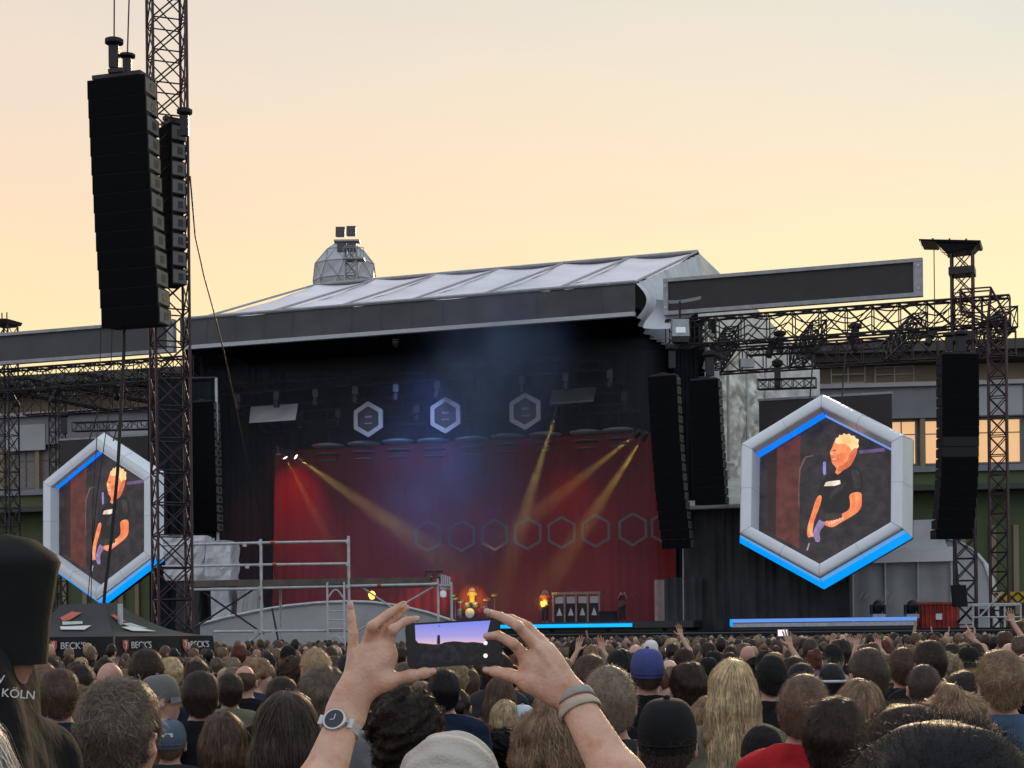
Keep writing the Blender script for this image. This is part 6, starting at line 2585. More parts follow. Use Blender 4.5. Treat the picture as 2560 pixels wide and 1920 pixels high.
HEADW = dict(fuzzy=.235, short=.172, crop=.16, thick=.19, quiff=.172, balding=.158, bald=.150, long=.20, verylong=.20, bob=.2, wavy=.225, curly=.225, afro=.25, pony=.165, bun=.165, lowbun=.165, cap=.172, beanie=.172)
HEADT = dict(fuzzy=.136, short=.123, crop=.111, thick=.135, quiff=.14, balding=.101, bald=.101, long=.120, verylong=.12, bob=.120, wavy=.125, curly=.138, afro=.15, pony=.112, bun=.16, lowbun=.112, cap=.130, beanie=.125)


def person(px, ytop, wpx=None, Y=None, hair='short', hcol='dark', shirt='black', label=None, group='concert crowd', yaw=0.0, pose='down', fem=None, skin=0,
           cap=None, capdir=1, extra=None, mirror=False, tilt=0.0):
    """stand a person so that the top of the head is seen at (px, ytop), the head wpx wide"""
    top_kind = cap if cap in ('cap', 'beanie') else hair
    if Y is None:
        Y = HEADW[top_kind] * .97 * F / wpx
    p = at(px, ytop, Y)
    tot = HC[2] + HEADT[top_kind]
    s_ = p.z / tot
    wide = max(s_, .88)
    fem = hair in ('long', 'verylong', 'bob', 'wavy', 'pony', 'bun', 'lowbun') if fem is None else fem
    t = empty('person', (p.x, Y, 0), label, 'person', group, yaw)
    t.scale = (wide * (-1 if mirror else 1), wide, s_)
    pr = proto(pose, fem)
    link_copy(pr['body'], 'body', t, [SKINS[skin % len(SKINS)], EYE, IRIS])
    link_copy(pr['shirt'], 'shirt', t, [CLOTH[shirt] if isinstance(shirt, str) else shirt])
    link_copy(pr['trousers'], 'trousers', t, [TROUSER])
    hc = tuple(HC)
    if hair != 'bald':
        h_ = link_copy(hairm('crop' if cap and hair in ('short', 'thick', 'quiff') else hair), 'hair', t, [HAIR[hcol]], loc=hc, scale=(1, 1, 1 if not cap else .93))
    if cap == 'cap':
        cm_ = extra if extra is not None else CLOTH['black']
        c_ = link_copy(CAPD, 'cap', t, [cm_], loc=(hc[0], hc[1] - .004, hc[2] + .004), rot=(.10 if capdir == 1 else -.06, 0, 0 if capdir == 1 else (math.pi if capdir == -1 else capdir)), scale=(1.06, 1.04, 1.0))
        link_copy(CAPB, 'brim', c_, [cm_])
        link_copy(STRAPM, 'strap', c_, [cm_])
    elif cap == 'beanie':
        link_copy(BEANIE, 'beanie', t, [extra if extra is not None else CLOTH['black']], loc=hc, scale=(1.03, 1.03, 1.03))
    return t

# ================================================================== THE WOMAN HOLDING UP THE PHONE
YP = 2.72


def hp(cx, cy, dy=0.0):
    """point from the close-up crop of the hands, dy metres behind (+) or in front (-) of the phone plane"""
    return np.array(at(800 + cx / 3.253, 1440 + cy / 3.253, YP + dy))


MM = YP / F / 3.253      # metres per crop pixel
owner_p = at(1124, 1829, 2.5)
OW = empty('person', (owner_p.x, 2.5, 0), 'person in a cream headscarf holding a phone up with both bare arms', 'person')


def chain_(g, pts, rs, k=.004):
    for a, b, ra, rb_ in zip(pts, pts[1:], rs, rs[1:]):
        g.cone(a, b, ra * MM, rb_ * MM, k, pad=.02)


parts = []
HCo = np.array((owner_p.x, 2.50, owner_p.z - .123))
# ---- left arm and hand
elbL = np.array(at(745, 2120, 2.60))
elbR = np.array(at(1625, 2090, 2.60))
shL = np.array((owner_p.x - .175, 2.47, 1.375))
shR = np.array((owner_p.x + .175, 2.47, 1.375))
wL = hp(215, 1110, .0)
lo = np.minimum(wL, elbL) - .09
hi = np.array((hp(960, 100)[0], YP + .12, hp(0, 150)[2]))
gL = SDF(lo - .02, hi + .02, .003)
gL.cone(elbL, wL + (elbL - wL) * .62, .042, .0385, .03)
gL.cone(wL + (elbL - wL) * .62, wL + (elbL - wL) * .12, .0385, .0275, .03)
gL.ell(wL, (.030, .021, .03), .02)
gL.cone(wL, hp(250, 980, .0), .0275, .028, .02)
# palm from wrist to the knuckles
MC = dict(p=hp(272, 640, .012), r=hp(365, 590, .0), m=hp(460, 560, -.004), i=hp(548, 560, .0))
for q, r0 in zip('prmi', (60, 62, 64, 64)):
    gL.cone(hp(232 + 22 * 'prmi'.index(q), 1010, .0), MC[q], 74 * MM, r0 * .86 * MM, .018, pad=.03)
gL.cone(hp(330, 900, -.004), hp(520, 700, -.004), 76 * MM, 62 * MM, .02)
# fingers: little finger straight up, ring and middle bent to the right, index level along the top edge
chain_(gL, [MC['p'], hp(268, 470, .012), hp(256, 340, .010), hp(244, 230, .010)], [52, 39, 33, 27])
chain_(gL, [MC['r'], hp(425, 408, -.014), hp(560, 304, -.004), hp(684, 226, .004)], [50, 42, 36, 28], k=.002)
chain_(gL, [MC['m'], hp(515, 412, .004), hp(618, 330, .012), hp(706, 258, .018)], [50, 42, 35, 27], k=.002)
chain_(gL, [MC['i'], hp(596, 432, -.012), hp(700, 366, -.008), hp(786, 348, .0)], [50, 41, 36, 28], k=.002)
# thumb
chain_(gL, [hp(330, 960, -.004), hp(540, 860, -.010), hp(740, 812, -.010), hp(850, 790, -.006), hp(925, 776, -.002)], [84, 66, 43, 37, 26], k=.010)
gL.cone(hp(470, 800, -.004), hp(560, 650, .0), 62 * MM, 60 * MM, .02)
# knuckles and tendons
for q in 'rmi':
    gL.cone(MC[q] + np.array((0, -.010, 0)), hp(280, 960, -.014), .0042, .0026, .006)
for q in (hp(425, 408, -.022), hp(596, 432, -.020)):
    gL.ell(q, (.0075, .004, .0075), .008)
V, Q = gL.nets()
parts.append((V, Q, 0))
# ---- right arm and hand
wR = hp(2065, 1005, .0)
lo = np.array((hp(1290, 0)[0], min(elbR[1], YP) - .09, elbR[2] - .06))
hi = np.array((elbR[0] + .08, YP + .12, hp(0, 220)[2]))
gR = SDF(lo, hi, .003)
gR.cone(elbR, wR + (elbR - wR) * .62, .043, .0395, .03)
gR.cone(wR + (elbR - wR) * .62, wR + (elbR - wR) * .08, .0395, .0285, .03)
gR.ell(wR, (.029, .021, .029), .02)
MC = dict(i=hp(1700, 690, -.002), m=hp(1780, 590, -.006), r=hp(1860, 600, .006), p=hp(1915, 690, .02))
for n_, q in enumerate('imrp'):
    gR.cone(hp(2015 + 14 * n_, 960 + 10 * n_, .004 * n_), MC[q], 76 * MM, 60 * MM, .018, pad=.03)
gR.cone(hp(1900, 880, -.004), hp(1760, 740, -.004), 78 * MM, 64 * MM, .02)
chain_(gR, [MC['i'], hp(1570, 550, -.020), hp(1450, 482, -.016), hp(1352, 490, -.008)], [54, 44, 38, 29], k=.002)
chain_(gR, [MC['m'], hp(1610, 405, -.018), hp(1465, 328, -.010), hp(1355, 292, -.002)], [52, 44, 37, 28], k=.002)
chain_(gR, [MC['r'], hp(1690, 412, .004), hp(1560, 345, .014), hp(1470, 330, .016)], [50, 41, 35, 28], k=.002)
chain_(gR, [MC['p'], hp(1790, 500, .022), hp(1690, 430, .028), hp(1610, 410, .026)], [44, 36, 31, 26], k=.002)
chain_(gR, [hp(1900, 985, -.004), hp(1700, 872, -.014), hp(1530, 800, -.014), hp(1430, 778, -.008), hp(1345, 766, -.002)], [84, 66, 42, 37, 26], k=.010)
gR.cone(hp(1780, 860, -.006), hp(1700, 730, -.004), 66 * MM, 62 * MM, .02)
for q in 'imr':
    gR.cone(MC[q] + np.array((0, -.012, 0)), hp(1990, 900, -.016), .0042, .0026, .006)
for q in (hp(1570, 550, -.030), hp(1610, 405, -.028)):
    gR.ell(q, (.0075, .004, .0075), .008)
V, Q = gR.nets()
parts.append((V, Q, 0))
# ---- rest of the body (coarser), joined at the elbows
g = SDF((owner_p.x - .42, 2.25, -.02), (owner_p.x + .42, 2.9, owner_p.z + .02), .0095)
ox = np.array((owner_p.x, 2.5, 0))
kz = (HCo[2]) / HC[2]
k = .035
o = lambda x, y, z: ox + np.array((x, y, z * kz))
g.ell(o(0, 0, .95), (.17, .115, .13), k)
g.ell(o(0, 0, 1.14), (.135, .1, .2), k)
g.ell(o(0, -.005, 1.32), (.155, .11, .15), k)
g.cone(o(-.14, -.01, 1.42), o(.14, -.01, 1.42), .055, .055, k)
for s_, sh_, el_ in ((-1, shL, elbL), (1, shR, elbR)):
    g.cone(o(.088 * s_, 0, .92), o(.1 * s_, .012, .5), .088, .056, k)
    g.cone(o(.1 * s_, .012, .5), o(.105 * s_, -.012, .09), .054, .038, k)
    g.cone(o(.105 * s_, -.03, .045), o(.115 * s_, .14, .035), .042, .034, .02)
    g.cone(sh_, el_, .050, .042, k)
g.cone(o(0, -.02, 1.43), o(0, -.006, 1.58), .054, .05, .03)
head_prims(g, HCo)
V, Q = g.nets()
parts.append((V, Q, 0))
for s_ in (-1, 1):
    V, T_ = uv_ball(HCo + np.array((.032 * s_, .080, -.014)), .0125)
    parts.append((V, T_, 1))
SK_OWNER = skin_mat('skin_owner', (.64, .40, .285))
_nt = SK_OWNER.node_tree
_b = _nt.nodes['Principled BSDF']
_src = _b.inputs['Base Color'].links[0].from_socket
_n = _nt.nodes.new('ShaderNodeTexNoise')
_n.inputs['Scale'].default_value = 38
_n.inputs['Detail'].default_value = 6
_t = _nt.nodes.new('ShaderNodeTexCoord')
_nt.links.new(_t.outputs['Object'], _n.inputs['Vector'])
_r = _nt.nodes.new('ShaderNodeMapRange')
_r.inputs['From Min'].default_value, _r.inputs['From Max'].default_value = .45, .72
_nt.links.new(_n.outputs['Fac'], _r.inputs['Value'])
_m = _nt.nodes.new('ShaderNodeMix')
_m.data_type = 'RGBA'
_m.blend_type = 'MULTIPLY'
_nt.links.new(_r.outputs[0], _m.inputs['Factor'])
_nt.links.new(_src, _m.inputs['A'])
_m.inputs['B'].default_value = (.88, .70, .60, 1)
_nt.links.new(_m.outputs['Result'], _b.inputs['Base Color'])
_bp = next(n_ for n_ in _nt.nodes if n_.type == 'BUMP')
_bp.inputs['Strength'].default_value = .45
_bp.inputs['Distance'].default_value = .004
bm_ = np_mesh('body', parts, [SK_OWNER, EYE])
ob = put(bm_, 'body', OW, Matrix.Identity(4))
NAIL = mat('nail', (.58, .36, .30), .25, var=.05)


def nail(p, d, up, w=.0052, l=.0075):
    d, up = Vector(d).normalized(), Vector(up).normalized()
    b = MB()
    x = d.cross(up).normalized()
    M = Matrix((x, d, x.cross(d))).transposed().to_4x4()
    M.translation = Vector(p)
    b.lathe([(0, .0016), (.6, .0012), (.95, .0002), (1.0, -.001)], 12, M=M @ Matrix.Diagonal((w, l, 1, 1)))
    return b


for p, q, r_ in ((hp(246, 250, .010), hp(258, 340, .010), 29), (hp(672, 246, .004), hp(545, 320, -.006), 29), (hp(775, 354, .0), hp(700, 372, -.006), 29), (hp(915, 778, -.004), hp(850, 790, -.006), 28),
                 (hp(1362, 490, -.010), hp(1450, 482, -.016), 30), (hp(1364, 295, -.004), hp(1465, 328, -.010), 29), (hp(1355, 768, -.004), hp(1430, 778, -.008), 28)):
    d = p - q
    up = np.array((0, -1.0, .35))
    up = up / np.linalg.norm(up)
    nail(p + up * r_ * MM * .93, d, up).build('nail', NAIL, OW, smooth=True)
# clothes
g = SDF((owner_p.x - .42, 2.25, .8), (owner_p.x + .42, 2.95, 1.62), .0105)
inf = .014
g.ell(o(0, 0, .95), (.17 + inf, .115 + inf, .13 + inf), k)
g.ell(o(0, 0, 1.14), (.135 + inf, .1 + inf, .2 + inf), k)
g.ell(o(0, -.005, 1.32), (.155 + inf, .11 + inf, .15 + inf), k)
g.cone(o(-.14, -.01, 1.42), o(.14, -.01, 1.42), .055 + inf, .055 + inf, k)
for sh_, el_ in ((shL, elbL), (shR, elbR)):
    g.cone(sh_, sh_ + (el_ - sh_) * .6, .066, .064, .03)
g.cone(o(0, -.012, 1.485), o(0, .005, 1.60), .058, .062, .008, 'cut')
g.clip(lambda X, Y, Z: np.maximum(.86 - Z, Z - 1.505 * kz) + 0 * X)
g.wobble(.0035, 28, 3)
V, Q = g.nets()
put(np_mesh('shirt', [(V, Q, 0)], [CLOTH['black']]), 'shirt', OW, Matrix.Identity(4))
g = SDF((owner_p.x - .3, 2.3, .02), (owner_p.x + .3, 2.7, 1.0), .013)
for s_ in (-1, 1):
    g.cone(o(.088 * s_, 0, .92), o(.1 * s_, .012, .5), .102, .077, k)
    g.cone(o(.1 * s_, .012, .5), o(.105 * s_, -.012, .09), .075, .066, k)
g.ell(o(0, 0, .94), (.183, .128, .12), k)
g.clip(lambda X, Y, Z: np.maximum(.07 - Z, Z - .93) + 0 * X)
V, Q = g.nets()
put(np_mesh('trousers', [(V, Q, 0)], [CLOTH['denim']]), 'trousers', OW, Matrix.Identity(4))
# headscarf with folds, tied at the nape
g = SDF(HCo - .17, HCo + .17, .005)
g.ell(HCo + np.array((0, -.004, .004)), (.088, .108, .119), .01)
g.cone(HCo + np.array((-.02, -.10, -.03)), HCo + np.array((.02, -.10, -.03)), .022, .022, .02)
hz_ = HCo[2]


def folds(X, Y, Z):
    x, y, z = X - HCo[0], Y - HCo[1], Z - hz_
    return (-.02 + .62 * y - z) * .85


g.clip(folds)
X, Y_, Z_ = g._pts((slice(None),) * 3)
xx, yy, zz2 = X - HCo[0], Y_ - HCo[1], Z_ - hz_
rad = np.sqrt((xx * 1.15) ** 2 + ((zz2 + .02) * 1.0) ** 2 + (yy + .11) ** 2 * .8)
g.D = (g.D + .0028 * np.sin(rad * 200 + xx * 25) + .0014 * np.sin(xx * 90 + zz2 * 120)).astype(np.float32)
V, Q = g.nets()
put(np_mesh('headscarf', [(V, Q, 0)], [mat('cream_headscarf', (.50, .46, .40), .85, spec=.2, var=.12, scale=14, bump=.4, bscale=240)]), 'headscarf', OW, Matrix.Identity(4))
g2_ = MB()
g2_.path([Vector(HCo) + Vector((-.02, -.105, -.03)), Vector(HCo) + Vector((-.03, -.13, -.10)), Vector(HCo) + Vector((-.035, -.125, -.20))], [.018, .015, .008], 8)
g2_.path([Vector(HCo) + Vector((.02, -.105, -.03)), Vector(HCo) + Vector((.028, -.128, -.09)), Vector(HCo) + Vector((.03, -.122, -.17))], [.018, .015, .008], 8)
g2_.build('scarf_end', MATS['cream_headscarf'], OW, smooth=True)
# wrist watch
axL = Vector(hp(240, 1000)) - Vector(elbL)
axL.normalize()
wc = Vector(hp(170, 1245))
aw = Vector(wL) - (Vector(elbL) - Vector(wL)).normalized() * 0
pos = Vector(wL) + (Vector(elbL) - Vector(wL)).normalized() * .030
sx_ = axL.cross(Vector((0, 1, 0))).normalized()
sy_ = axL.cross(sx_).normalized()
wt = MB()
for k_ in (-.006, -.002, .002, .006):
    wt.ring(pos + axL * k_, sx_ * .0305, sy_ * .0240, 1.0, .0028, 36, 6)
wo_ = wt.build('watch_strap', mat('pale_watch_strap', (.46, .45, .43), .5, var=.1), OW, smooth=True)
face_dir = (Vector((-.35, -1, .1))).normalized()
face_dir = (face_dir - axL * face_dir.dot(axL)).normalized()
cpos = pos + face_dir * .0245 - sx_ * 0
fx = axL.cross(face_dir)
M = Matrix((fx, axL, face_dir)).transposed().to_4x4()
M.translation = cpos
wt = MB()
wt.lathe([(0, -.002), (.0185, -.002), (.020, .003), (.0195, .008), (.0165, .0095), (.0160, .0085)], 28, M=M)
wt.tube(M @ Vector((.0195, 0, .004)), M @ Vector((.0230, 0, .004)), .0022, 8)
wo2 = wt.build('watch_case', mat('silver_watch_case', (.55, .55, .54), .3, .8, var=.05), wo_, smooth=True)
wt = MB()
wt.lathe([(0, .0086), (.0164, .0086)], 28, M=M)
wt.build('watch_face', mat('dark_watch_face', (.03, .035, .045), .15, var=.1), wo_)
wt = MB()
wt.box((-.0006, -.001, .0088), (.0006, .009, .0092), M=M).box((-.0065, -.0006, .0088), (.001, .0006, .0092), M=M @ Matrix.Rotation(.4, 4, 'Z'))
wt.build('watch_hands', M_LETTER, wo_)
wt = MB()
wt.box((.022, -.008, -.004), (.030, .008, .0005), M=M)
wt.box((-.030, -.008, -.004), (-.022, .008, .0005), M=M)
wt.build('strap_lug', mat('white_strap_lug', (.6, .6, .58), .5, var=.05), wo_)
# wristbands on the right arm
axR = (Vector(wR) - Vector(elbR)).normalized()
sx_ = axR.cross(Vector((0, 1, 0))).normalized()
sy_ = axR.cross(sx_).normalized()
for k_, (off_, r_, fl_, cm_) in enumerate(((.006, .0330, .0085, 'cloth'), (.028, .0340, .0065, 'cord'))):
    b = MB()
    pr_ = Vector(wR) - axR * (off_ - .006)
    rows = []
    for i in range(7):
        a = 2 * math.pi * i / 6
        rows.append([pr_ + axR * (fl_ * math.cos(a) * 1.0 + .004 * math.sin(2 * math.pi * j / 40 + 1)) + (sx_ * math.cos(2 * math.pi * j / 40) * (r_ + .0016 * math.sin(a)) + sy_ * math.sin(2 * math.pi * j / 40) * (r_ * .90 + .0016 * math.sin(a))) for j in range(41)])
    b.grid(rows)
    b.build('wristband', mat('grey_fabric_wristband', (.33, .31, .27), .8, var=.2, scale=40) if k_ == 0 else mat('cream_cord_wristband', (.45, .40, .31), .8, var=.2, scale=60), OW, smooth=True)

# ---- the phone (held, so a thing of its own)
TL, TR_, BL, BR = [Vector(hp(x, y)) for x, y in ((690, 392), (1462, 336), (712, 752), (1486, 712))]
pc = (TL + TR_ + BL + BR) / 4
px_ = ((TR_ - TL) + (BR - BL)).normalized()
pz_ = ((TL - BL) + (TR_ - BR)).normalized()
pz_ = (pz_ - px_ * pz_.dot(px_)).normalized()
wd, ht = ((TR_ - TL).length + (BR - BL).length) / 2, ((TL - BL).length + (TR_ - BR).length) / 2
M = frame_matrix(pc, px_, pz_)      # local x right, y up, z towards the camera
PH = empty('phone', pc, 'black smartphone held level in two raised hands, showing a violet sky', 'phone')


def rrect(w, h, r, z, n=5):
    P = []
    for cx_, cy_, a0 in ((w / 2 - r, h / 2 - r, 0), (-w / 2 + r, h / 2 - r, 90), (-w / 2 + r, -h / 2 + r, 180), (w / 2 - r, -h / 2 + r, 270)):
        for i in range(n + 1):
            a = R(a0 + 90 * i / n)
            P.append(M @ Vector((cx_ + r * math.cos(a), cy_ + r * math.sin(a), z)))
    return P


nrm_ = (M.to_3x3() @ Vector((0, 0, 1))).normalized()
b = MB()
b.prism(rrect(wd, ht, .010, -.0080), nrm_ * .0076)
b.build('case', mat('black_phone_case', (.012, .012, .013), .4, var=.1), PH)
b = MB()
b.prism(rrect(wd - .003, ht - .003, .009, -.0003), nrm_ * .0006)
b.build('glass', mat('black_phone_glass', (.006, .006, .007), .12, var=0), PH)


def scr(cx_, cy_):
    """crop pixel on the phone's screen plane"""
    q = Vector(hp(cx_, cy_))
    c0 = Vector((0, 0, CAMZ))
    d = q - c0
    t = (pc - c0).dot(nrm_) / d.dot(nrm_)
    return c0 + d * t


b = MB()
top_, bot_ = [(772, 398), (1386, 362)], [(1340, 548), (1250, 536), (1190, 540), (1090, 530), (1010, 540), (985, 552), (930, 556), (880, 552), (845, 548), (800, 545), (778, 520)]
N_ = 14
rows = []
ps = [(1386, 362), (1386, 470), (1340, 548)] + bot_[1:]
skyp = [scr(772, 398), scr(1386, 362), scr(1340, 548)] + [scr(*p) for p in bot_[1:]]
b.prism([p + nrm_ * .0004 for p in skyp], nrm_ * .0002)
mps = bpy.data.materials.new('phone_sky_picture')
mps.use_nodes = True
nt = mps.node_tree
bs = nt.nodes['Principled BSDF']
tcn = nt.nodes.new('ShaderNodeNewGeometry')
sp_ = nt.nodes.new('ShaderNodeSeparateXYZ')
nt.links.new(tcn.outputs['Position'], sp_.inputs[0])
mrn = nt.nodes.new('ShaderNodeMapRange')
mrn.inputs['From Min'].default_value = scr(900, 545).z
mrn.inputs['From Max'].default_value = scr(900, 385).z
nt.links.new(sp_.outputs['Z'], mrn.inputs['Value'])
crn = nt.nodes.new('ShaderNodeValToRGB')
crn.color_ramp.elements[0].color = (.62, .42, .55, 1)
crn.color_ramp.elements[1].color = (.19, .22, .72, 1)
e_ = crn.color_ramp.elements.new(.35)
e_.color = (.34, .30, .68, 1)
nt.links.new(mrn.outputs[0], crn.inputs[0])
bs.inputs['Base Color'].default_value = (.02, .02, .02, 1)
nt.links.new(crn.outputs[0], bs.inputs['Emission Color'])
bs.inputs['Emission Strength'].default_value = 1.0
b.build('screen_picture', mps, PH)
b = MB()
b.prism([scr(x, y) + nrm_ * .0007 for x, y in ((955, 480), (975, 480), (978, 552), (950, 552))], nrm_ * .0001)
b.prism([scr(x, y) + nrm_ * .0007 for x, y in ((962, 398), (980, 412), (978, 416), (960, 402))], nrm_ * .0001)
b.build('picture_tower', mat('screen_black', (.01, .01, .012), .3, var=0), PH)
b = MB()
for (x, y, r_) in ((1346, 545, 17), (1346, 648, 18)):
    c_ = scr(x, y)
    b.prism([c_ + (px_ * math.cos(a) + pz_ * math.sin(a)) * r_ * MM + nrm_ * .0007 for a in [2 * math.pi * i / 18 for i in range(18)]], nrm_ * .0001)
b.build('shutter_button', mat('screen_white', (.3, .3, .3), .3, var=0, emit=(.75, .75, .75), estr=1), PH)
b = MB()
b.prism([scr(x, y) + nrm_ * .0004 for x, y in ((790, 560), (1300, 552), (1300, 690), (800, 715))], nrm_ * .0001)
mst = mat('screen_stage', (.008, .008, .01), .2, var=0, emit=(.004, .004, .005), estr=1)
_nt = mst.node_tree
_g = _nt.nodes.new('ShaderNodeNewGeometry')
_n = _nt.nodes.new('ShaderNodeTexNoise')
_n.inputs['Scale'].default_value = 85
_n.inputs['Detail'].default_value = 5
_nt.links.new(_g.outputs['Position'], _n.inputs['Vector'])
_r = _nt.nodes.new('ShaderNodeValToRGB')
_r.color_ramp.elements[0].position, _r.color_ramp.elements[0].color = .45, (.002, .002, .0025, 1)
_r.color_ramp.elements[1].position, _r.color_ramp.elements[1].color = .75, (.016, .016, .024, 1)
_nt.links.new(_n.outputs['Fac'], _r.inputs[0])
_nt.links.new(_r.outputs[0], _nt.nodes['Principled BSDF'].inputs['Emission Color'])
b.build('dark_picture', mst, PH)

# ================================================================== THE NEAR CROWD, one by one
def P(*a, **k_):
    return person(*a, **k_)


# tall man in a black cap at the left edge
TM = P(-22, 1432, Y=3.15, hair='bald', hcol='black', shirt='black', label='very tall person in a black cap and black lettered T-shirt at the left edge', yaw=1.25, cap=None, skin=1)
zt_ = TM.scale[2]
TM.scale = (.93, .93, zt_)
hcw = Vector((TM.location.x, TM.location.y, HC[2] * zt_))
b = MB()
prof_ = [(.096, -.058), (.097, -.04), (.101, .02), (.116, .105), (.121, .122), (.112, .138), (.075, .165), (.03, .175), (0, .176)]
rows = []
for r_, z in prof_:
    rows.append([hcw + Vector((r_ * math.cos(t) * (1.0 + .05 * math.cos(t)), r_ * 1.12 * math.sin(t), z + (.012 * math.cos(t - .2) if z > .1 else 0))) for t in [2 * math.pi * j / 36 for j in range(37)]])
b.grid(rows)
b.build('cap', mat('black_cap_canvas', (.012, .013, .014), .85, spec=.15, var=.2, scale=12, bump=.08, bscale=90), TM, smooth=True)
for body_, x, y, h in (("TUS KÖLN", 14, 1733, .021), ("V", 2, 1699, .021)):
    m_ = text_mesh(body_, h, M_LETTER, .003)
    q = at(x, y, TM.location.y - .215)
    put(m_, 'lettering', TM, frame_matrix(q, Vector((1, .35, -.12)), Vector((0, 0, 1))))
# shoulder/back board so the print lies on cloth: broad back of the shirt
g = SDF((hcw.x - .36, 2.85, 1.05), (hcw.x + .3, 3.45, hcw.z + .2), .009)
cx0 = hcw.x - .05
zs = hcw.z + .115
g.ell((cx0, 3.14, 1.50), (.16, .19, .38), .03)
g.cone((cx0 - .05, 3.02, zs - .20), (cx0 + .03, 3.24, zs - .20), .078, .078, .05)
g.cone((cx0 + .02, 3.12, zs - .125), (cx0 + .04, 3.06, zs - .17), .07, .06, .05)
g.cone((cx0 + .04, 3.02, zs - .22), (cx0 + .10, 3.0, zs - .50), .085, .09, .04)
g.cone((hcw.x, 3.14, zs - .15), (hcw.x, 3.15, zs + .06), .068, .072, .008, 'cut')
g.wobble(.003, 26, 8)
V, Q = g.nets()
put(np_mesh('shirt_back', [(V, Q, 0)], [CLOTH['black']]), 'shirt_back', TM, Matrix.Identity(4))

